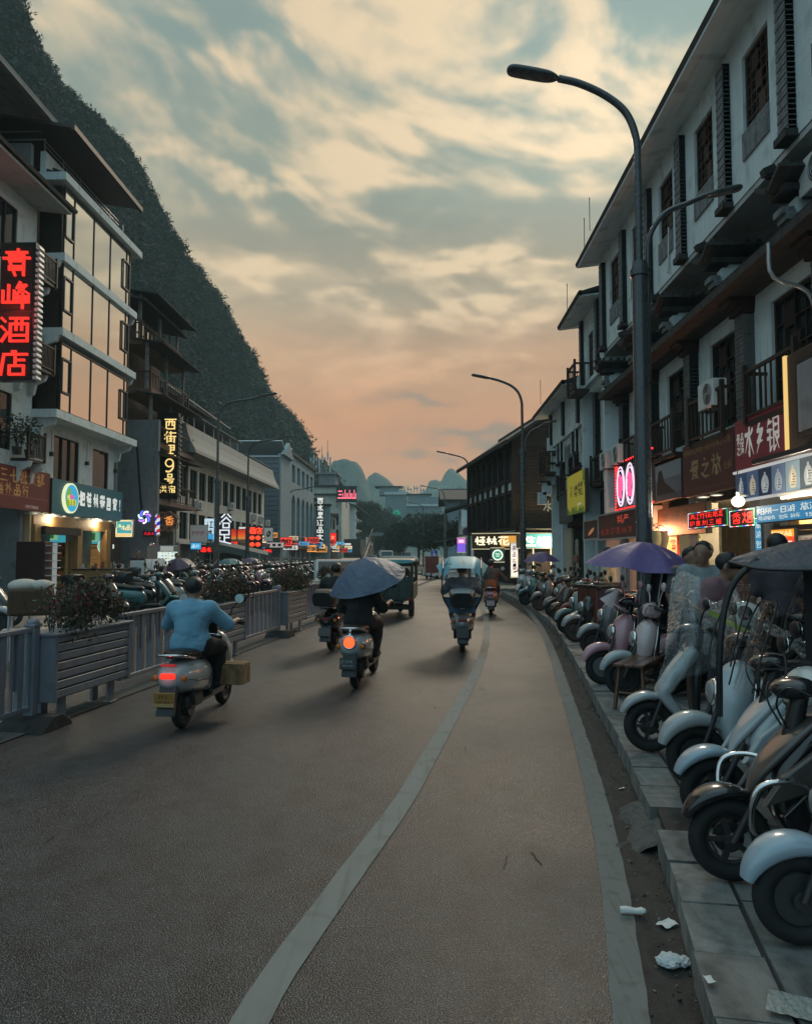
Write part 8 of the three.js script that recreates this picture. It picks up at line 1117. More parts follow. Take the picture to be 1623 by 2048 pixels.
{
  // narrow guesthouse with stacked balconies and the gold-lettered sign
  const b = T('guesthouse', 'narrow brown guesthouse with stacked balconies and a weathered side wall', 'building', {}), z0 = 36.4, z1 = 42.6;
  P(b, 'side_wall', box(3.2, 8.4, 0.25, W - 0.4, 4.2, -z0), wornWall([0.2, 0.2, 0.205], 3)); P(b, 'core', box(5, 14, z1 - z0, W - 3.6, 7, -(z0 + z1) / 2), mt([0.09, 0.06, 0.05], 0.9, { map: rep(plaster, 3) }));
  for (const [y, x] of [[4.3, 0.5], [7.2, 0.4], [9.9, 0.1], [12.4, -0.4]]) { P(b, 'balcony_floor', box(1.5 + x, 0.22, z1 - z0, W - 0.1 + x / 2, y, -(z0 + z1) / 2), mt([0.16, 0.09, 0.07], 0.8, { map: rep(plaster, 2) })); balconyRail(b, W - 0.9, z0 + 0.1, z1 - 0.1, y + 0.05, 1.45 + x, M.wood, 1, 16); for (const z of [z0 + 0.3, (z0 + z1) / 2, z1 - 0.3]) P(b, 'balcony_post', box(0.14, 2.6, 0.14, W + 0.3 + x * 0.8, y + 1.35, -z), M.concrete); P(b, 'awning', put(box(1.6, 0.06, z1 - z0 + 0.2), W + 0.5 + x * 0.6, y + 2.55, -(z0 + z1) / 2, 0, 0, -0.16), M.tile); P(b, 'door', [box(0.06, 2.0, 1.0, W - 1.06, y + 1.1, -z0 - 1.6), box(0.06, 2.0, 1.0, W - 1.06, y + 1.1, -z1 + 1.6)], M.darkWood); }
  P(b, 'roof', [put(box(5, 0.12, z1 - z0 + 0.6), W - 2, 15.0, -(z0 + z1) / 2, 0, 0, -0.2)], M.tile); P(b, 'roof_frame', [bar([W - 0.5, 12.6, -z0 - 0.2], [W - 0.5, 15, -z0 - 0.2], 0.05), bar([W - 0.5, 12.6, -z1 + 0.2], [W - 0.5, 15, -z1 + 0.2], 0.05), ...[13.4, 14.1].map((y) => bar([W - 0.5, y, -z0 - 0.2], [W - 0.5, y, -z1 + 0.2], 0.025))], M.iron);
  P(b, 'top_window', [box(0.04, 1.1, 0.9, W - 0.3, 13.1, -z0 - 1.0), box(0.04, 0.9, 0.7, W - 0.3, 13.05, -z0 - 2.4)], M.mirrorGlass);
  P(b, 'ground_front', [box(0.2, 1.0, z1 - z0, W - 0.1, 3.5, -(z0 + z1) / 2), box(0.25, 3, 0.3, W - 0.1, 1.6, -z0 - 0.3), box(0.25, 3, 0.3, W - 0.1, 1.6, -z1 + 0.3), box(0.1, 3, z1 - z0, W - 1.2, 1.6, -(z0 + z1) / 2)], mt([0.3, 0.26, 0.24], 0.8, { map: rep(plaster, 2) })); P(b, 'door_frame', [box(0.12, 2.2, 1.4, W - 1.1, 1.2, -39.6)], M.wood);
  const cable = []; for (let i = 0; i <= 8; i++) cable.push([W + 0.6 - i * 0.02, 7.2 - 3.4 * sstep(0, 8, i) - 0.4 * Math.sin((i / 8) * Math.PI), -34.9 - i * 0.2]); topMesh('cable', 'thick dark cable drooping across the guesthouse side wall', 'cable', tube(cable, 0.05, 30, 6), M.dark);
  const sg = T('guesthouse_sign', 'tall black guesthouse sign with gold characters 西街里9号', 'sign', {}), zS = 38.6, xc = -13.5, y0 = 4.6, y1 = 9.15; P(sg, 'board', box(1.12, y1 - y0, 0.3, xc, (y0 + y1) / 2, -zS), M.black);
  const gold = lit([1, 0.72, 0.26], 1.1); [...'西街里'].forEach((ch, i) => P(sg, 'lamp_character', letter(ch, 0.56, 0.055, 0.06).translate(xc - 0.14, y1 - 0.85 - i * 0.72, -zS + 0.18), gold)); P(sg, 'lamp_nine', [torus(0.2, 0.036, 24, 8, xc + 0.12, y1 - 2.66, -zS + 0.18), tube([[xc + 0.32, y1 - 2.66, -zS + 0.18], [xc + 0.3, y1 - 2.95, -zS + 0.18], [xc + 0.12, y1 - 3.12, -zS + 0.18], [xc - 0.06, y1 - 3.1, -zS + 0.18]], 0.045, 16, 8)], gold); P(sg, 'lamp_character', letter('号', 0.46, 0.052, 0.06).translate(xc - 0.1, y1 - 3.72, -zS + 0.18), gold); [...'美宿'].forEach((ch, i) => P(sg, 'lamp_small_character', letter(ch, 0.34, 0.036, 0.05).translate(xc - 0.34 + i * 0.42, y1 - 4.22, -zS + 0.18), gold)); for (let i = 0; i < 18; i++) P(sg, 'edge_slat', put(box(0.1, 0.12, 0.28), xc + 0.6, y0 + 0.2 + i * 0.24, -zS, 0, 0, 0.25), M.concrete);
  const pin = T('pinwheel_lamp', 'glowing violet and blue pinwheel lamp on the weathered side wall', 'lamp', { p: away(289, 1034, 35).toArray() }); for (let i = 0; i < 7; i++) P(pin, 'lamp_blade', put(new THREE.TorusGeometry(0.13, 0.04, 6, 10, 2.4), Math.cos(i * 0.9) * 0.16, Math.sin(i * 0.9) * 0.16, 0, 0, 0, i * 0.9), lit([[0.5, 0.2, 1], [0.9, 0.9, 1], [0.1, 0.15, 1], [0.6, 0.9, 1]][i % 4], 1.6)); P(pin, 'hub', ball(0.05), M.black);
  const stripeM = printed(64, 128, (c, w, h) => { for (let i = -4; i < 10; i++) { c.fillStyle = ['#c4202a', '#e9e9ec', '#2536c4', '#e9e9ec'][(i + 4) % 4]; c.beginPath(); c.moveTo(0, i * 24); c.lineTo(w, i * 24 - 40); c.lineTo(w, i * 24 - 16); c.lineTo(0, i * 24 + 24); c.fill(); } }, { glow: 0.7 });
  for (const [px, py, hh, l] of [[315, 1050, 0.95, 'upper striped barber pole on the guesthouse front'], [304, 1112, 1.15, 'lower striped barber pole beside the screen']]) { const p = away(px, py, 36), t = T('barber_pole', l, 'barber pole', { p: p.toArray() }); const g = new THREE.CylinderGeometry(0.11, 0.11, hh, 16); g.userData.keepUV = true; P(t, 'lamp_tube', g, stripeM); P(t, 'cap', [cyl(0.14, 0.14, 0.08, 14, 0, hh / 2 + 0.03, 0), cyl(0.14, 0.14, 0.08, 14, 0, -hh / 2 - 0.03, 0)], M.chrome); }
  const cl = T('carved_emblem', 'dark scalloped round emblem with orange motif over the guesthouse door', 'emblem', { p: away(335, 1043, 36.1).toArray() }); P(cl, 'disc', put(cyl(0.48, 0.48, 0.08, 24), 0, 0, 0, Math.PI / 2), M.darkWood); P(cl, 'scallop', Array.from({ length: 9 }, (_, i) => torus(0.14, 0.025, 12, 6, Math.cos(i * 0.7) * 0.5, Math.sin(i * 0.7) * 0.36, 0.03)), mt([0.25, 0.13, 0.06], 0.5)); P(cl, 'lamp_motif', letter('香', 0.4, 0.045, 0.04).translate(-0.1, -0.16, 0.06), lit([0.9, 0.3, 0.06], 0.9));
  const led = T('led_board', 'small dim red LED strip over the guesthouse door', 'sign', { p: away(303, 1067, 36.2).toArray() }); P(led, 'board', rbox(0.8, 0.24, 0.06, 0.01), M.black); P(led, 'face', face(0.76, 0.2).translate(0, 0, 0.035), printed(200, 52, (c, w, h) => { c.fillStyle = '#160304'; c.fillRect(0, 0, w, h); write(c, '美品水三', 8, 8, 36, 5, '#e01a30', { gap: 0.3 }); }, { glow: 1.2 }));
  const sc = T('menu_screen', 'bright white menu screen behind the left umbrellas', 'screen', { p: away(336, 1118, 33.5).toArray() }); P(sc, 'case', rbox(0.98, 0.72, 0.08, 0.02), M.black); P(sc, 'screen', face(0.92, 0.66).translate(0, 0, 0.045), printed(200, 144, (c, w, h) => { c.fillStyle = '#d4e2dc'; c.fillRect(0, 0, w, h); const q = mulberry(6); for (let i = 0; i < 30; i++) { c.fillStyle = pick(['#5a7f86', '#7b8f7a', '#a08a6a', '#4a5a66']); c.fillRect(8 + (i % 6) * 32, 8 + Math.floor(i / 6) * 27, 8 + q() * 18, 4 + q() * 9); } }, { glow: 0.9 })); P(sc, 'stand', [bar([0, -0.36, 0], [0, -1.5, 0], 0.03), box(0.4, 0.03, 0.3, 0, -1.5, 0)], M.iron);
}
{
  // long white building with curved eave
  const b = T('long_building', 'long white two-storey building with pale curved eave and ribbon windows', 'building', {}), z0 = 42.6, z1 = 66, L = z1 - z0, zc = -(z0 + z1) / 2, holes = [];
  for (let i = 0; i < 12; i++) { const z = z0 + 0.5 + i * 1.86; holes.push([z, z + 1.5, 5.15, 6.95]); holes.push([z, z + 1.5, 2.6, 4.2]); }
  P(b, 'wall', wall(W - 0.2, 0.25, z0, z1, 2.3, 7.6, holes), M.cream); P(b, 'back_mass', box(5, 8, L, W - 3.2, 4, zc), M.grey); P(b, 'end_wall', box(3.0, 8.6, 0.2, W - 1.7, 4.3, -z0 + 0.1), M.cream); for (const h of holes) sideWindow(b, W - 0.1, ...h, M.darkWood, 2);
  const prof = [[0, 0], [1.25, -0.12], [1.2, 0.1], [0.95, 0.55], [0.75, 1.05], [0.62, 1.6], [0, 1.7]]; P(b, 'curved_eave', put(slab(prof, L + 1.2), W + 0.05, 7.66, -z1 - 0.6), mt([0.34, 0.33, 0.31], 0.85, { map: rep(plaster, 2.2), bumpMap: rep(patchy, 2), bumpScale: 0.01 }));
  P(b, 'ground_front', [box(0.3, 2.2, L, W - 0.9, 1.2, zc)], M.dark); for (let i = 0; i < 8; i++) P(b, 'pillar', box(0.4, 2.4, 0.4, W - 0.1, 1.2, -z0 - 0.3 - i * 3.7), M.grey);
  P(b, 'terrace', [put(box(2.6, 0.08, 14), W - 1.2, 10.6, -z0 - 8, 0, 0, -0.14), put(box(2.2, 0.08, 9), W - 1.0, 9.9, -z0 - 21, 0, 0, -0.14), box(0.15, 1.3, 16, W - 2.6, 9.8, -z0 - 8)], M.concrete); P(b, 'terrace_post', Array.from({ length: 7 }, (_, i) => bar([W - 0.2, 8.9, -z0 - 1.5 - i * 2.2], [W - 0.2, 10.5, -z0 - 1.5 - i * 2.2], 0.035, 6)), M.alu); P(b, 'terrace_rail', [bar([W - 0.2, 9.7, -z0 - 1], [W - 0.2, 9.7, -z0 - 16], 0.03, 6), bar([W - 2, 12.6, -z0 - 2], [W - 0.6, 11.4, -z0 - 14], 0.04, 6)], M.alu); P(b, 'upper_room', [box(3.4, 2.6, 9, W - 3.5, 10.4, -z0 - 6)], mt([0.12, 0.09, 0.08], 0.9, { map: rep(plaster, 3) })); P(b, 'upper_roof', put(box(4.6, 0.12, 10), W - 3.2, 12.0, -z0 - 6, 0, 0, -0.2), M.tile);
  for (const [z, y, l] of [[46.2, 4.75, 'box air conditioner under the first ribbon windows of the long building'], [54, 5.2, 'dark caged air conditioner on the middle of the long building'], [61.5, 4.75, 'air conditioner near the far end of the long building'], [64.2, 4.7, 'second air conditioner near the far end of the long building'], [66.8, 4.5, 'last air conditioner at the far corner of the long building']]) acUnit(l, W + 0.22, y, z, 1);
  const sx = (name, label, px, py, Z, w, h, m, o = {}) => { const p = away(px, py, Z), t = T(name, label, 'sign', { p: p.toArray(), ry: o.ry ?? 0.25 }); P(t, 'board', rbox(w, h, 0.12, 0.02), M.iron); P(t, 'face', face(w - 0.05, h - 0.05).translate(0, 0, 0.064), m); return t; };
  sx('shop_sign', 'pale grey hanging sign board with a red printed line', 398, 1067, 42, 1.0, 1.0, printed(120, 120, (c, w, h) => { c.fillStyle = '#b9b3ae'; c.fillRect(0, 0, w, h); c.fillStyle = '#9a4a48'; for (let i = 0; i < 9; i++) c.fillRect(14 + i * 10, 44, 5, 30 - (i % 3) * 8); }, { glow: 0.12 }));
  sx('shop_sign', 'blue lit box sign under the pale board', 392, 1092, 42.2, 0.62, 0.42, printed(120, 80, (c, w, h) => { c.fillStyle = '#3fa0d0'; c.fillRect(0, 0, w, h); write(c, '品行', 14, 22, 36, 5, '#dff2fa', { gap: 0.3 }); }, { glow: 1.0 }));
  sx('neon_sign', 'bright red LED sign beneath the blue box signs', 412, 1099, 42.6, 0.8, 0.42, printed(140, 72, (c, w, h) => { c.fillStyle = '#240405'; c.fillRect(0, 0, w, h); write(c, '酒水', 16, 10, 50, 9, '#ff2418', { gap: 0.2 }); }, { glow: 1.8 }));
  const yz = T('neon_sign', 'white glowing characters 浴足 on a blue-edged frame', 'sign', { p: away(447, 1052, 44).toArray(), ry: 0.1 }); P(yz, 'frame', [box(0.9, 1.9, 0.08, 0, -0.2, -0.08)], M.black); P(yz, 'lamp_edge', box(0.14, 1.7, 0.1, -0.52, -0.4, -0.02), lit([0.2, 0.6, 0.95], 1)); P(yz, 'lamp_character', [letter('浴', 0.8, 0.075, 0.06).translate(-0.38, -0.1, 0), letter('足', 0.8, 0.075, 0.06).translate(-0.38, -1.05, 0)], lit([0.85, 0.92, 1], 0.95));
  sx('shop_sign', 'white blue-lettered lit sign behind the nearest left lamp post', 420, 1058, 44.5, 0.7, 1.3, printed(90, 160, (c, w, h) => { c.fillStyle = '#cfe0e6'; c.fillRect(0, 0, w, h); write(c, '红'.length ? '江水' : '', 22, 20, 48, 8, '#20262c', { down: true, gap: 0.3 }); c.fillStyle = '#3fa0d0'; c.fillRect(0, 120, w, 40); }, { glow: 0.8 }));
  for (const [px, l, c] of [[465, 'left glowing orange-red poster panel under the long building', '#d8401c'], [483, 'right glowing orange-red poster panel under the long building', '#e0521e']]) sx('light_box', l, px, 1070, 47, 0.52, 0.78, printed(80, 120, (x, w, h) => { const g = x.createLinearGradient(0, 0, 0, h); g.addColorStop(0, '#a82a1c'); g.addColorStop(0.5, c); g.addColorStop(0.8, '#c9823c'); g.addColorStop(1, '#3c2a22'); x.fillStyle = g; x.fillRect(0, 0, w, h); }, { glow: 0.9 }));
  const ln = T('lantern_sign', 'red neon sign with four red lanterns beneath', 'sign', { p: away(510, 1068, 48).toArray(), ry: 0.15 }); P(ln, 'board', box(0.95, 1.5, 0.06, 0, -0.25, -0.06), M.black); P(ln, 'lamp_character', [letter('酒', 0.4, 0.06, 0.05).translate(-0.42, 0.04, 0), letter('店', 0.4, 0.06, 0.05).translate(0.04, 0.04, 0)], lit([1, 0.05, 0.02], 2)); for (const [a, c] of [[-0.18, -0.25], [0.2, -0.25], [-0.18, -0.68], [0.2, -0.68]]) { const o = P(ln, 'lantern', ball(0.17, a, c, 0.06, 1, 0.82, 1, 14), lit([1, 0.06, 0.02], 1.6)); P(o, 'cap', [cyl(0.08, 0.08, 0.04, 10, a, c + 0.15, 0.06), cyl(0.08, 0.08, 0.04, 10, a, c - 0.15, 0.06)], mt([0.4, 0.25, 0.05], 0.5)); }
  sx('shop_sign', 'white board with a dark inkblot motif', 537, 1069, 50, 0.62, 0.95, printed(90, 140, (c, w, h) => { c.fillStyle = '#c9c6be'; c.fillRect(0, 0, w, h); c.fillStyle = '#1c1c1c'; c.beginPath(); c.ellipse(45, 64, 20, 34, 0.3, 0, 7); c.fill(); c.fillStyle = '#c9c6be'; c.fillRect(38, 50, 10, 26); }, { glow: 0.15 }));
  sx('neon_sign', 'small red LED sign by the gabled grey house', 534, 1102, 56, 0.75, 0.32, printed(140, 60, (c, w, h) => { c.fillStyle = '#240405'; c.fillRect(0, 0, w, h); write(c, '品香花', 8, 8, 40, 8, '#ff2418', { gap: 0.1 }); }, { glow: 1.8 }));
  const aw = T('awning', 'grey-green fabric awning before the long building', 'awning', { p: away(480, 1098, 44).toArray() }); P(aw, 'sheet', put(box(3.4, 0.05, 2.2), 0, 0.1, 0, 0.1, 0.2, -0.22), mt([0.16, 0.18, 0.17], 0.8)); P(aw, 'valance', [put(box(3.4, 0.34, 0.04), 0, -0.16, 1.1, 0, 0.2, -0.22)], mt([0.12, 0.14, 0.13], 0.8)); P(aw, 'stall_front', [rbox(2.2, 0.9, 0.1, 0.02, -0.9, -0.7, 0.4)], mt([0.05, 0.055, 0.065], 0.6)); P(aw, 'pole', [bar([1.4, -0.3, 1], [1.4, -1.9, 1], 0.03), bar([-1.5, 0.2, 1], [-1.5, -1.9, 1], 0.03)], M.alu);
}
{
  // grey gabled house, arched building, stepped gables
  const g1 = T('gabled_house', 'grey weatherboarded house with white front gable', 'building', {}), z0 = 70.6; P(g1, 'side_wall', Array.from({ length: 22 }, (_, i) => box(5.2, 0.4, 0.16, W - 2.1, 1.6 + i * 0.45, -z0, 0.08)), mt([0.16, 0.18, 0.2], 0.8, { map: rep(plaster, 3) })); P(g1, 'side_core', box(5.2, 11, 0.1, W - 2.1, 5.5, -z0 - 0.15), M.grey); P(g1, 'front', [box(0.3, 11.4, 5, W + 0.5, 5.7, -z0 - 2.5)], M.blueGrey); P(g1, 'gable', put(slab([[-2.7, 0], [2.7, 0], [0.1, 1.5]], 0.34), W + 0.66, 11.3, -z0 - 2.5, 0, Math.PI / 2, 0), M.blueGrey); P(g1, 'roof', [put(box(5.6, 0.1, 3.2), W - 2, 11.9, -z0 - 1.2, -0.45), put(box(5.6, 0.1, 3.2), W - 2, 11.9, -z0 - 3.8, 0.45), box(5.4, 0.12, 0.14, W - 2.1, 11.1, -z0 + 0.1)], M.alu);
  const a = T('arched_building', 'pale blue-grey building with a tall arched arcade', 'building', {}), za = 76.5, zb = 93; const sh = new THREE.Shape([[za, 3.1], [zb, 3.1], [zb, 12.2], [za, 12.2]].map((p) => new THREE.Vector2(...p))); for (let i = 0; i < 5; i++) { const c = za + 1.9 + i * 3.15, p = new THREE.Path(); p.moveTo(c - 1.1, 3.2); p.lineTo(c + 1.1, 3.2); p.lineTo(c + 1.1, 6.9); p.absarc(c, 6.9, 1.1, 0, Math.PI, false); p.lineTo(c - 1.1, 3.2); sh.holes.push(p); const q = new THREE.Path(); q.moveTo(c - 1.0, 9.3); q.lineTo(c + 1.0, 9.3); q.lineTo(c + 1.0, 11.2); q.lineTo(c - 1.0, 11.2); q.lineTo(c - 1.0, 9.3); sh.holes.push(q); }
  const eg = new THREE.ExtrudeGeometry(sh, { depth: 0.4, bevelEnabled: false }); eg.applyMatrix4(new THREE.Matrix4().makeBasis(V(0, 0, -1), V(0, 1, 0), V(1, 0, 0))).translate(W + 0.1, 0, 0); P(a, 'arcade_wall', eg, M.blueGrey); P(a, 'back_mass', box(5, 12, zb - za, W - 3.4, 6, -(za + zb) / 2), mt([0.12, 0.11, 0.11], 0.9)); P(a, 'end_wall', box(4, 12.2, 0.3, W - 1.5, 6.1, -za + 0.1), M.blueGrey); for (let i = 0; i < 5; i++) { const c = za + 1.9 + i * 3.15; sideWindow(a, W + 0.0, c - 1, c + 1, 9.3, 11.2, M.wood, 2); sideWindow(a, W - 0.5, c - 1, c + 1, 3.4, 5.2, M.wood, 2); sideWindow(a, W - 0.5, c - 1, c + 1, 6.0, 7.6, M.wood, 2); P(a, 'column', box(0.5, 3.1, 0.6, W + 0.3, 1.6, -c + 1.57), M.grey); } P(a, 'roof', [put(box(3, 0.14, zb - za + 0.6), W - 0.8, 12.7, -(za + zb) / 2, 0, 0, -0.24), box(0.2, 0.3, zb - za + 0.4, W + 0.65, 12.25, -(za + zb) / 2)], M.tile); P(a, 'shop_board', [rbox(0.15, 1.3, zb - za - 3, 0.03, W + 0.7, 3.0, -(za + zb) / 2)], mt([0.12, 0.14, 0.17], 0.5)); P(a, 'lamp_strip', box(0.06, 0.06, 10, W + 0.8, 2.35, -(za + zb) / 2), lit([1, 0.1, 0.06], 0.9));
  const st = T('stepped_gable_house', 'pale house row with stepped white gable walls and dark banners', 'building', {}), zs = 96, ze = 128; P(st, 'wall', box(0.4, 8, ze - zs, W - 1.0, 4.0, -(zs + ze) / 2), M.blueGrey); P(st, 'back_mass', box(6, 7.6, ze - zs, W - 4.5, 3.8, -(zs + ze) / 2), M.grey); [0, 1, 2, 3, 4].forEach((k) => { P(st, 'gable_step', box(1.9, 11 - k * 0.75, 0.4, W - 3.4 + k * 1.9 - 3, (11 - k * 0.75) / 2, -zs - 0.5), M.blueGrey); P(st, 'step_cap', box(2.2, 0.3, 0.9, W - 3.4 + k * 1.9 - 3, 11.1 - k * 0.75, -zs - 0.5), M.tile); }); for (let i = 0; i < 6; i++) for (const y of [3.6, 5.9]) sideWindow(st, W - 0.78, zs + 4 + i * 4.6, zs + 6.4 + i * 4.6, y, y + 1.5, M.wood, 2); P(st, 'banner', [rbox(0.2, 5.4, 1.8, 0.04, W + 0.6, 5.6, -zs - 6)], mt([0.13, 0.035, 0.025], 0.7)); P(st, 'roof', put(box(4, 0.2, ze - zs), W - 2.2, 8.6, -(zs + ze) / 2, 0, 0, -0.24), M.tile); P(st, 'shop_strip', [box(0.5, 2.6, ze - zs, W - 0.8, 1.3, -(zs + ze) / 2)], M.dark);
  const vs = T('vertical_sign', 'tall white glowing vertical sign of seven characters', 'sign', { p: away(640, 1047, 92).toArray(), ry: 0.1 }); P(vs, 'board', box(0.95, 6.6, 0.2, 0, 0, -0.12), M.black); [...'西水里江品文店'].forEach((ch, i) => P(vs, 'lamp_character', letter(ch, 0.68, 0.1, 0.06).translate(-0.34, 2.55 - i * 0.92, 0.02), lit([0.95, 0.98, 0.92], 0.9)));
  const rd = T('neon_sign', 'red lit square sign below the tall white vertical sign', 'sign', { p: away(665, 1076, 100).toArray() }); P(rd, 'board', rbox(1.1, 1.4, 0.2, 0.03), M.black); P(rd, 'face', face(1.0, 1.3).translate(0, 0, 0.11), printed(90, 116, (c, w, h) => { c.fillStyle = '#d41c14'; c.fillRect(0, 0, w, h); write(c, '家', 26, 34, 42, 6, '#ff8a6a'); }, { glow: 1.4 }));
  const rd2 = T('neon_sign', 'small red characters on the grey shop board under the arches', 'sign', { p: [W + 0.9, 3.1, -84], ry: Math.PI / 2 }); P(rd2, 'board', rbox(3, 1.0, 0.1, 0.02), mt([0.1, 0.1, 0.11], 0.5)); P(rd2, 'lamp_character', [letter('足', 0.8, 0.12, 0.06).translate(-0.4, -0.4, 0.08)], lit([1, 0.05, 0.03], 1.6));
  for (const [px, py, Z, w, h, c, l] of [[640, 1093, 90, 1.2, 0.5, [1, 0.7, 0.3], 'warm lit shop sign under the stepped gables'], [668, 1087, 104, 1.0, 0.5, [0.2, 0.8, 0.8], 'turquoise lit sign below the red square sign'], [655, 1085, 98, 0.9, 0.8, [0.7, 0.7, 0.62], 'pale lit window sign of the far left shops'], [700, 1086, 150, 2.6, 1.0, [0.75, 0.72, 0.6], 'pale lit shop window under the hotel podium'], [548, 1090, 60, 1.6, 0.4, [0.4, 0.36, 0.34], 'dim lit fascia by the grey gabled house'], [583, 1090, 78, 1.4, 0.4, [0.9, 0.08, 0.06], 'red lit strip sign under the arches']]) { const t = T('shop_sign', l, 'sign', { p: away(px, py, Z).toArray() }); P(t, 'case', rbox(w + 0.1, h + 0.1, 0.1, 0.02, 0, 0, -0.07), M.iron); P(t, 'lamp_face', rbox(w, h, 0.05, 0.01), lit(c, 0.9)); P(t, 'lettering', [0, 1, 2].map((k) => box(w * 0.16, h * 0.5, 0.02, (k - 1) * w * 0.28, 0, 0.03)), M.dark); }
}
// ---------------------------------------------------------------- the crowd of scooters before the left shops
{
  R = mulberry(61);
  const kinds = [['white', whiteP], ['black', blackP], ['silver', silverP], ['dark red', redP], ['navy', navyP], ['teal', tealP], ['pink', pinkP], ['grey', greyP]].map(([c, m], i) => { const o = new THREE.Group(); scooterParts(o, { body: m, style: i % 2 ? 'modern' : 'retro', box: i === 1 || i === 7 }); return [c, o]; });
  const place = (x, Z, ry, k, label, group) => { const o = kinds[k][1].clone(); o.name = numbered('parked_scooter'); o.position.set(x, 0.13, -Z); o.rotation.order = 'YXZ'; o.rotation.set(0.07, ry, 0); o.userData = { label, category: 'scooter' }; if (group) o.userData.group = group; scene.add(o); };
  const named = [[-7.9, 17.2, -0.5, 1, 'black scooter with top box nearest beyond the first planter'], [-7.6, 18.6, 0.2, 5, 'teal scooter just beyond the first planter'], [-7.7, 19.8, -0.2, 1, 'black box-carrying scooter left of the blue-shirted rider’s head'], [-7.4, 21, 0.1, 0, 'white scooter behind the blue-shirted rider’s head'], [-7.6, 22.2, 0.15, 3, 'dark red scooter behind the second planter'], [-9.6, 14.2, 0.3, 0, 'white scooter at the left edge beside the display rack'], [-10.2, 15.8, 0.2, 7, 'grey scooter at the left edge behind the basket'], [-9.4, 20.2, 0.4, 4, 'navy scooter in the rear rank before the counter'], [-7.5, 23.6, 0.2, 0, 'white scooter under the purple and blue canopy'], [-9.6, 24.0, -0.2, 2, 'silver scooter in the rear rank by the standing person']];
  for (const a of named) place(...a);
  let z = 25; for (let i = 0; i < 58; i++) { const k = Math.floor(R() * 8), row = i % 2; z += row ? 0 : rr(0.95, 1.35); place(-7.5 - row * 2.2 - 0.03 * (z - 25) - rr(0, 0.3), z, rr(-0.25, 0.5) + (R() < 0.2 ? Math.PI : 0), k, kinds[k][0] + ' scooter in the ' + (row ? 'rear' : 'front') + ' rank before ' + (z < 43 ? 'the guesthouse' : z < 52 ? 'the near end of the long white building' : 'the far part of the long white building'), kinds[k][0] + ' scooters in the crowded left ranks'); }
  const can = (px, py, Z, r, c, l, o) => { const p = away(px, py, Z); umbrella('parasol', l, p.toArray(), r, nylon(c), o); };
  can(352, 1117, 25, 0.62, [0.07, 0.04, 0.08], 'dark purple scooter umbrella before the menu screen', { drop: 0.4, tilt: [0, 0.25] }); can(378, 1119, 25.6, 0.6, [0.09, 0.14, 0.17], 'blue-grey scooter umbrella before the menu screen', { drop: 0.4, tilt: [0, -0.5] });
  can(460, 1117, 32, 0.62, [0.07, 0.2, 0.22], 'teal scooter umbrella right of the nearest left lamp post', { drop: 0.22 }); can(502, 1115, 37, 0.5, [0.13, 0.09, 0.19], 'small lilac umbrella in the left scooter ranks', { drop: 0.22 });
}

// small lit signs and dark canopies on down the left side
{
  R = mulberry(71); const tones = [['red', [1, 0.06, 0.04]], ['warm white', [1, 0.8, 0.5]], ['orange', [1, 0.4, 0.1]], ['pale', [0.8, 0.85, 0.8]], ['blue', [0.15, 0.5, 0.9]]], where = ['under the long white building', 'under the grey gabled house', 'under the arches', 'under the stepped gables', 'before the far hotel'];
  for (let i = 0; i < 22; i++) { const Z = 47 + i * 3.9, [c, v] = tones[(i * 3 + (i > 10 ? 1 : 0)) % 5], w = rr(0.7, 1.8), h = rr(0.3, 0.8), t = T('shop_sign', 'small ' + c + ' lit sign ' + where[Z < 66 ? 0 : Z < 76 ? 1 : Z < 94 ? 2 : Z < 126 ? 3 : 4] + ', ' + ['low over a doorway', 'high on its bracket', 'jutting over the forecourt'][i % 3] + (i > 8 && i < 13 ? ', toward its far end' : ''), 'sign', { p: [W + rr(1.0, 2.2), [2.3, 3.3, 2.8][i % 3], -Z], ry: rr(0.1, 0.5) }); P(t, 'case', rbox(w + 0.08, h + 0.08, 0.1, 0.02, 0, 0, -0.07), M.iron); P(t, 'lamp_face', rbox(w, h, 0.05, 0.01), lit(v, rr(0.5, 1.2))); P(t, 'lettering', [0, 1, 2].map((k) => letter(pick([...'水山品香酒家生文']), h * 0.6, h * 0.09, 0.02).translate((k - 1) * w * 0.28 - h * 0.3, -h * 0.3, 0.035)), M.dark); P(t, 'arm', bar([-w / 2, 0, -0.1], [-w / 2 - 0.9, 0.1, -0.1], 0.025), M.iron); }
  for (let i = 0; i < 9; i++) { const Z = 52 + i * 8.5, t = T('awning', ['first', 'second', 'third', 'fourth', 'fifth', 'sixth', 'seventh', 'eighth', 'ninth'][i] + ' dark canopy over the left shop doors, counted away from the long building', 'awning', { p: [W + 0.9, 2.7, -Z] }); P(t, 'sheet', put(box(1.9, 0.06, 5.5), 0, 0, 0, 0, 0, -0.24), M.dark); P(t, 'valance', box(0.04, 0.28, 5.5, 0.92, -0.34, 0), mt([0.05, 0.03, 0.03], 0.8)); }
}

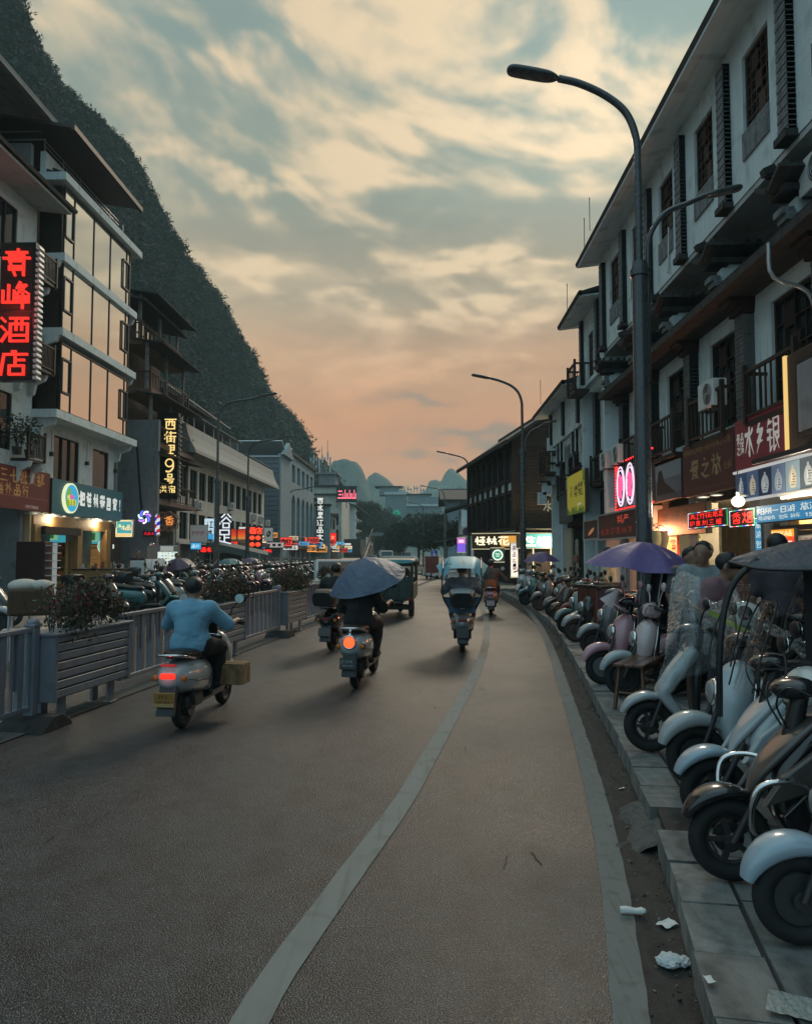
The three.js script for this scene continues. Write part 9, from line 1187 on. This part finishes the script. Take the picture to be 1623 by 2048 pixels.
// ---------------------------------------------------------------- the end of the street
{
  const h = T('hotel_building', 'pale four-storey hotel with dark roof sign at the far left bend', 'building', {}), z0 = 134, z1 = 172, X = -14.6; P(h, 'wall', box(6, 11.4, z1 - z0 - 12, X - 3, 5.7, -z0 - 6 - (z1 - z0) / 2 + 6), M.cream); P(h, 'front_wing', box(5, 13.6, 12, X - 2.4, 6.8, -z0 - 2), M.cream); P(h, 'tower', box(1.6, 13.2, 1.6, X + 0.2, 6.6, -z0 - 14), M.white); for (let i = 0; i < 5; i++) P(h, 'tower_mark', rbox(0.06, 0.7, 0.7, 0.02, X + 1.04, 5.6 + i * 1.4, -z0 - 14), M.dark);
  for (let i = 0; i < 7; i++) for (const y of [5.5, 7.8, 10.1]) { const z = z0 + 17 + i * 2.9, w = P(h, 'window', [box(0.3, 1.6, 1.9, X + 0.05, y, -z)], M.darkWood); P(w, 'pane', [-0.5, 0.5].map((d) => box(0.05, 1.3, 0.7, X + 0.22, y, -z + d)), M.glass); P(w, 'sill', box(0.5, 0.16, 2.2, X + 0.12, y - 0.95, -z), M.white); }
  for (let i = 0; i < 2; i++) for (const y of [5.0, 7.8]) { const w = P(h, 'window', box(1.5, 2.0, 0.2, X - 3.4 + i * 2.2, y, -z0 + 4.02), M.darkWood); P(w, 'pane', [-0.36, 0.36].map((d) => box(0.56, 1.6, 0.05, X - 3.4 + i * 2.2 + d, y, -z0 + 4.14)), M.glass); }
  P(h, 'roof', [box(5.6, 0.3, 13, X - 2.4, 13.7, -z0 - 2), put(box(4, 0.25, z1 - z0 - 10), X - 0.6, 11.7, -z0 - 12 - (z1 - z0 - 12) / 2 + 0, 0, 0, -0.25), box(5, 0.3, 0.3, X - 2.4, 12.2, -z0 + 4.3)], M.tile); P(h, 'podium', box(5, 4.4, z1 - z0 - 4, X + 0.6, 2.2, -z0 - 6 - (z1 - z0) / 2 + 8), mt([0.05, 0.05, 0.05], 0.8)); P(h, 'podium_band', box(0.2, 1.5, 16, X + 3.2, 4.3, -z0 - 20), M.cream); P(h, 'podium_board', rbox(0.15, 1.1, 7, 0.03, X + 3.36, 4.35, -z0 - 18), mt([0.03, 0.06, 0.06], 0.5));
  P(h, 'rooftop_room', [box(3, 2.4, 5, X - 3, 15.0, -z0 - 2), put(box(4, 0.3, 6), X - 3, 16.3, -z0 - 2)], M.grey);
  const s = T('roof_sign', 'dark hotel roof sign with glowing pink-red characters', 'sign', { p: away(693, 988, 128).toArray(), ry: 0.12 }); P(s, 'board', box(3.5, 2.6, 0.3, 0, 0, -0.2), M.black); P(s, 'frame', [box(3.7, 0.14, 0.4, 0, 1.35, -0.2), box(3.7, 0.14, 0.4, 0, -1.35, -0.2), ...[-1.6, 0, 1.6].map((x) => box(0.12, 1.2, 0.12, x, -1.9, -0.3))], M.iron); P(s, 'lamp_characters', ['三', '山', '山', '川'].map((c, i) => letter(c === '川' ? '山' : c, 0.95, 0.16, 0.08).scale(0.8, 1.4, 1).translate(-1.5 + i * 0.8, -0.7, 0)), lit([1, 0.16, 0.24], 1.5));
  const g = T('hill_building', 'pale terraced building with a green round logo and letters on its roof', 'building', {}), Z = 230, at = (px) => away(px, 1050, Z).x; P(g, 'wall', [box(at(812) - at(770), 17, 14, (at(812) + at(770)) / 2, 12, -Z - 7), box(at(884) - at(812), 12, 14, (at(884) + at(812)) / 2, 10.6, -Z - 9)], M.blueGrey); P(g, 'parapet', [box(at(812) - at(768), 0.8, 0.6, (at(812) + at(768)) / 2, 20.6, -Z + 0.2), box(at(886) - at(812), 0.6, 0.6, (at(886) + at(812)) / 2, 17, -Z - 1.6)], M.white);
  P(g, 'lamp_logo', put(torus(0.8, 0.34, 20, 8, 0, 0, 0), at(792), 14.2, -Z + 0.3), lit([0.02, 0.5, 0.3], 0.5)); P(g, 'logo_stem', box(0.4, 1.4, 0.3, at(792), 13.6, -Z + 0.4), lit([0.02, 0.5, 0.3], 0.5)); for (let i = 0; i < 5; i++) { const w = P(g, 'window', box(1.6, 1.4, 0.3, at(806 + i * 13), 13.6, -Z - 1.8), M.darkWood); P(w, 'pane', box(1.3, 1.1, 0.1, at(806 + i * 13), 13.6, -Z - 1.62), M.glass); }
  P(g, 'roof_letters', [...'HangDong'].map((c, i) => [box(0.34, 2.2, 0.3, i * 2.0, 1.1, 0), box(0.34, i % 2 ? 1.4 : 2.2, 0.3, i * 2.0 + 1.0, i % 2 ? 0.7 : 1.1, 0), box(1.3, 0.34, 0.3, i * 2.0 + 0.5, 1.1 + 0.3 * (i % 3 - 1), 0)]).flat().concat([letter('酒', 2.2, 0.3, 0.3).translate(17, 0, 0)]).map((q) => q.translate(at(802), 21, -Z - 3)), M.white); P(g, 'roof_rooms', [box(7, 3.4, 5, at(838), 18.6, -Z - 5), box(6, 2.6, 6, at(776), 21.6, -Z - 6), box(5, 3, 4, at(862), 18.2, -Z - 5)], M.blueGrey); P(g, 'roof', [put(box(9, 0.3, 7), at(776), 23, -Z - 6, 0, 0, 0), box(8, 0.3, 6, at(838), 20.5, -Z - 5)], M.tile);
  const w1 = T('gabled_house', 'small white gable-ended house beyond the timber building', 'building', {}), q = away(895, 1050, 92), q2 = away(934, 1050, 92); P(w1, 'wall', box(q2.x - q.x + 8, 8, 8, (q.x + q2.x) / 2 + 4, 4.6, -96), M.blueGrey); P(w1, 'roof', [put(box(q2.x - q.x + 10, 0.2, 6), (q.x + q2.x) / 2 + 4, 9.2, -93.6, 0.3), put(box(q2.x - q.x + 10, 0.2, 6), (q.x + q2.x) / 2 + 4, 9.2, -99, -0.3)], M.tile); P(w1, 'window', box(1, 1.2, 0.1, q.x + 2, 5.6, -91.97), M.glass);
  const w2 = T('wall_house', 'narrow white end wall with tiled top before the small gabled house', 'building', {}), e = away(928, 1060, 62); P(w2, 'wall', [box(0.5, 5.4, 5, e.x, 2.7, -64.5), box(4, 4.6, 5, e.x + 2.2, 2.3, -64.6)], M.white); P(w2, 'cap', [put(box(2.2, 0.14, 5.4), e.x - 0.5, 5.7, -64.5, 0, 0, 0.3), put(box(4.6, 0.16, 5.6), e.x + 2.4, 5.1, -64.6, 0, 0, -0.2), box(0.4, 0.5, 0.3, e.x - 0.2, 6.0, -62)], M.tile); P(w2, 'awning', put(box(2.6, 0.1, 4), e.x - 1.3, 2.9, -61, 0, 0, 0.16), M.iron);
  // footbridge stairs and dark sheds at the bend
  const f = T('footbridge', 'dark iron footbridge stair rising at the far bend', 'footbridge', {}), a = away(725, 1112, 120), c = away(745, 1082, 132); P(f, 'stair', [bar([a.x, 0.4, a.z], [c.x, 5, c.z], 0.35, 6), bar([a.x + 2.6, 0.4, a.z], [c.x + 2.6, 5, c.z], 0.35, 6)], M.iron); P(f, 'deck', box(12, 0.6, 3, c.x + 6, 5.2, c.z), M.grey); P(f, 'rail', [bar([a.x, 1.6, a.z], [c.x, 6.2, c.z], 0.07, 6), bar([c.x, 6.4, c.z + 1.4], [c.x + 12, 6.4, c.z + 1.4], 0.07, 6)], M.iron);
  // masts
  for (const [px, py, Z2, hh, l] of [[655, 880, 190, 11, 'tall telephone mast with white antenna boxes on the hill foot'], [644, 892, 190, 9, 'thin telephone mast left of the tall one'], [627, 908, 190, 4, 'low cluster of antenna boxes on a rooftop frame']]) { const p = away(px, py, Z2), t = T('antenna_mast', l, 'antenna', { p: [p.x, p.y - hh, p.z] }); P(t, 'mast', [bar([0, -6, 0], [0, hh, 0], 0.09, 6), bar([-0.9, hh * 0.45, 0], [0.9, hh * 0.45, 0], 0.05, 6)], M.alu); P(t, 'antenna_box', [[-0.7, 0.5], [0.75, 0.5], [0.1, 0.62], [-0.6, 0.28], [0.7, 0.3]].map(([x, y]) => box(0.4, 2.0, 0.3, x, hh * y, 0.2)), M.whitePlastic); }
}
// ---------------------------------------------------------------- trees
const crownGeo = (seed, n) => { const q = mulberry(seed), pos = []; for (let i = 0; i < n; i++) { const u = q() * 2 - 1, a = q() * 6.283, r = Math.cbrt(0.25 + 0.75 * q()) * (1 + 0.25 * Math.sin(a * 3 + u * 4)), s = Math.sqrt(1 - u * u), x = Math.cos(a) * s * r, y = u * r * 0.8, z = Math.sin(a) * s * r, k = 0.1 + 0.1 * q(); const v = [0, 1, 2].map(() => [x + (q() - 0.5) * 2.6 * k, y + (q() - 0.5) * 2.2 * k, z + (q() - 0.5) * 2.6 * k]); pos.push(...v.flat()); } const g = new THREE.BufferGeometry(); g.setAttribute('position', new THREE.Float32BufferAttribute(pos, 3)); g.computeVertexNormals(); return g; };
function scatter(parent, name, geo, m, list) { const o = new THREE.InstancedMesh(geo, m, list.length), mx = new THREE.Matrix4(), c = new THREE.Color(); list.forEach(([p, s, tint, turn], i) => { mx.compose(p, new THREE.Quaternion().setFromEuler(new THREE.Euler(0.2, turn, 0.1)), V(s, s, s)); o.setMatrixAt(i, mx); o.setColorAt(i, c.setRGB(...tint)); }); o.name = name; o.castShadow = o.receiveShadow = true; parent.add(o); return o; }
const treeM = mt([1, 1, 1], 0.85, { side: THREE.DoubleSide });
R = mulberry(91);
function tree(label, x, Z, hh, r, n, tone, y0 = 0) {
  const t = T('tree', label, 'tree', { p: [x, y0, -Z] }); P(t, 'trunk', [tube([[0, -0.5, 0], [0.1, hh * 0.3, 0], [0, hh * 0.7, 0.1]], hh * 0.03, 10, 8), ...[0, 1, 2].map((k) => bar([0, hh * 0.35, 0], [Math.cos(k * 2.1) * r * 0.6, hh * 0.7, Math.sin(k * 2.1) * r * 0.6], hh * 0.014, 6))], M.darkWood);
  const list = []; for (let i = 0; i < n; i++) { const a = rr(0, 6.28), u = rr(-0.55, 1), s = Math.sqrt(Math.max(0.05, 1 - u * u)), q = rr(0.45, 1); list.push([V(Math.cos(a) * s * r * q, hh * 0.64 + u * r * 0.8 * q, Math.sin(a) * s * r * q), r * rr(0.22, 0.42), tone.map((v) => v * rr(0.6, 1.4)), rr(0, 6)]); }
  scatter(t, 'crown', crownGeo(Math.floor(rr(1, 999)), 240), treeM, list).userData.kind = 'stuff'; return t;
}
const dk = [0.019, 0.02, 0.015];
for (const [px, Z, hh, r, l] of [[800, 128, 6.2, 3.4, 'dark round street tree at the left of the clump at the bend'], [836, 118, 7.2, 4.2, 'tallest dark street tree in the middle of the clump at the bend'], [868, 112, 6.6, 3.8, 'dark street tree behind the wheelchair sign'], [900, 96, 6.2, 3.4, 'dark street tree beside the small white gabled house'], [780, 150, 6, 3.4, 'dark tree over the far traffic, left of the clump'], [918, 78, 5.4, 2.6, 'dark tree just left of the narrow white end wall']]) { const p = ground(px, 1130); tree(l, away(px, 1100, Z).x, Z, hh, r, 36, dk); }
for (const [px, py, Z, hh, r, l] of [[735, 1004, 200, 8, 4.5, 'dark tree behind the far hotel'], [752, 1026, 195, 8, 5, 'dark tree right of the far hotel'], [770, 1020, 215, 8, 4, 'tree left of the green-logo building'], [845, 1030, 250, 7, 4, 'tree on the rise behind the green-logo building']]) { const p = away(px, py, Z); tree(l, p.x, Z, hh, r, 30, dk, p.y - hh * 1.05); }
// ---------------------------------------------------------------- the wooded hill over the left row, and the far peaks
function ridge(crest, footShift, nearK, backK, nu, nv, bump) {   // crest: places of the skyline with their depth
  const C = new THREE.CatmullRomCurve3(crest.map(([x, y, Z]) => away(x, y, Z)), false, 'centripetal'), pos = [], idx = [];
  for (let i = 0; i <= nu; i++) { const c = C.getPoint(i / nu), foot = V(c.x * nearK + footShift, -1, c.z * nearK), back = V(c.x * backK, -2, c.z * backK); for (let j = 0; j <= nv; j++) { const k = j / nv, p = k < 0.72 ? foot.clone().lerp(c, k / 0.72) : c.clone().lerp(back, (k - 0.72) / 0.28), f = k < 0.72 ? k / 0.72 : 1; if (k < 0.72) { const b = Math.sin(f * Math.PI); p.x += b * bump * 0.4 * nz(p.x * 0.03, p.y * 0.03, p.z * 0.03); p.z += b * bump * nz(p.x * 0.05 + 9, p.y * 0.04, p.z * 0.05) - b * bump * 0.8; } p.y += (k === 0 ? 0 : bump * 0.12 * nz(p.x * 0.2, p.z * 0.2, p.y * 0.1)); pos.push(p.x, p.y, p.z); } }
  for (let i = 0; i < nu; i++) for (let j = 0; j < nv; j++) { const a = i * (nv + 1) + j, b = a + nv + 1; idx.push(a, b, a + 1, a + 1, b, b + 1); }
  const g = new THREE.BufferGeometry(); g.setAttribute('position', new THREE.Float32BufferAttribute(pos, 3)); g.setIndex(idx); g.computeVertexNormals(); return g;
}
{
  const crest = [[-900, 200, 90], [-600, -120, 95], [-350, -330, 100], [-160, -300, 104], [-40, -140, 108], [30, -40, 112], [44, 10, 114], [60, 62, 118], [86, 92, 121], [104, 128, 124], [136, 160, 128], [168, 190, 132], [200, 226, 136], [240, 268, 142], [268, 306, 147], [292, 352, 152], [312, 400, 157], [338, 446, 162], [368, 496, 168], [404, 540, 175], [436, 584, 182], [462, 634, 188], [486, 676, 194], [508, 718, 200], [524, 756, 206], [552, 796, 214], [582, 826, 222], [600, 858, 228], [612, 896, 234], [640, 918, 240], [664, 944, 246], [690, 986, 252], [712, 1010, 258], [740, 1020, 264], [765, 1050, 270]];
  const g = ridge(crest, 6, 0.72, 1.5, 150, 44, 9); topMesh('wooded_hill', 'steep dark karst hill rising behind the left row of houses', null, g, mt([0.05, 0.052, 0.042], 0.95, { map: rep(patchy, 14) }), S);
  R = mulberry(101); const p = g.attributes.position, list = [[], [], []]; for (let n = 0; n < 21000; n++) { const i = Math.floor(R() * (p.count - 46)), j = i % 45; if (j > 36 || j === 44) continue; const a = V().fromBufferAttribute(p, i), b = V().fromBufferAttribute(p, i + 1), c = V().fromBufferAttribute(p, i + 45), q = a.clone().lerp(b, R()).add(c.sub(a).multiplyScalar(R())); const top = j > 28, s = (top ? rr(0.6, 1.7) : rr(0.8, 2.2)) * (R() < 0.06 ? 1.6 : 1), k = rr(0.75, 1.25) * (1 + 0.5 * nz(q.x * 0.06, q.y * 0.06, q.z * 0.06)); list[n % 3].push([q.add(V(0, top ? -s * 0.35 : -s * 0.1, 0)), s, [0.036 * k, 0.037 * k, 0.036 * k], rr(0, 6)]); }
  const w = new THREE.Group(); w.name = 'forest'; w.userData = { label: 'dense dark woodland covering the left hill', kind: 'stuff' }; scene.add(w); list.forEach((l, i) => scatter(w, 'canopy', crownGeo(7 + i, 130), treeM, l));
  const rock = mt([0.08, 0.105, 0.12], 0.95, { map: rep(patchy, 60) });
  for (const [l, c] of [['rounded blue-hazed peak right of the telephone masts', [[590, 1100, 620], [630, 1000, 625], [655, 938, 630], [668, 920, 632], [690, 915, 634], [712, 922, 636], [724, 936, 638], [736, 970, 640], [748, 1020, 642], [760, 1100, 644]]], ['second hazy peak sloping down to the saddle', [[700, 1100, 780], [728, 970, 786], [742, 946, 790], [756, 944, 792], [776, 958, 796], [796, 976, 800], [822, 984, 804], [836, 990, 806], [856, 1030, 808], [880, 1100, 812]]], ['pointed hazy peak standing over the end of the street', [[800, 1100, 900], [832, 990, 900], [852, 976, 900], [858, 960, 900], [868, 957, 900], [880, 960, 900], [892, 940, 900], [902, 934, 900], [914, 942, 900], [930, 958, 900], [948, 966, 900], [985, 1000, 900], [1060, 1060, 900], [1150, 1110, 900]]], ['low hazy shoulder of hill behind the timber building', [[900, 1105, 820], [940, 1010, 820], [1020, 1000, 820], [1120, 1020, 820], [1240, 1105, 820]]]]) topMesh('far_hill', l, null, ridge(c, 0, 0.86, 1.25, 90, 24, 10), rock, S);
}
renderer.render(scene, camera);
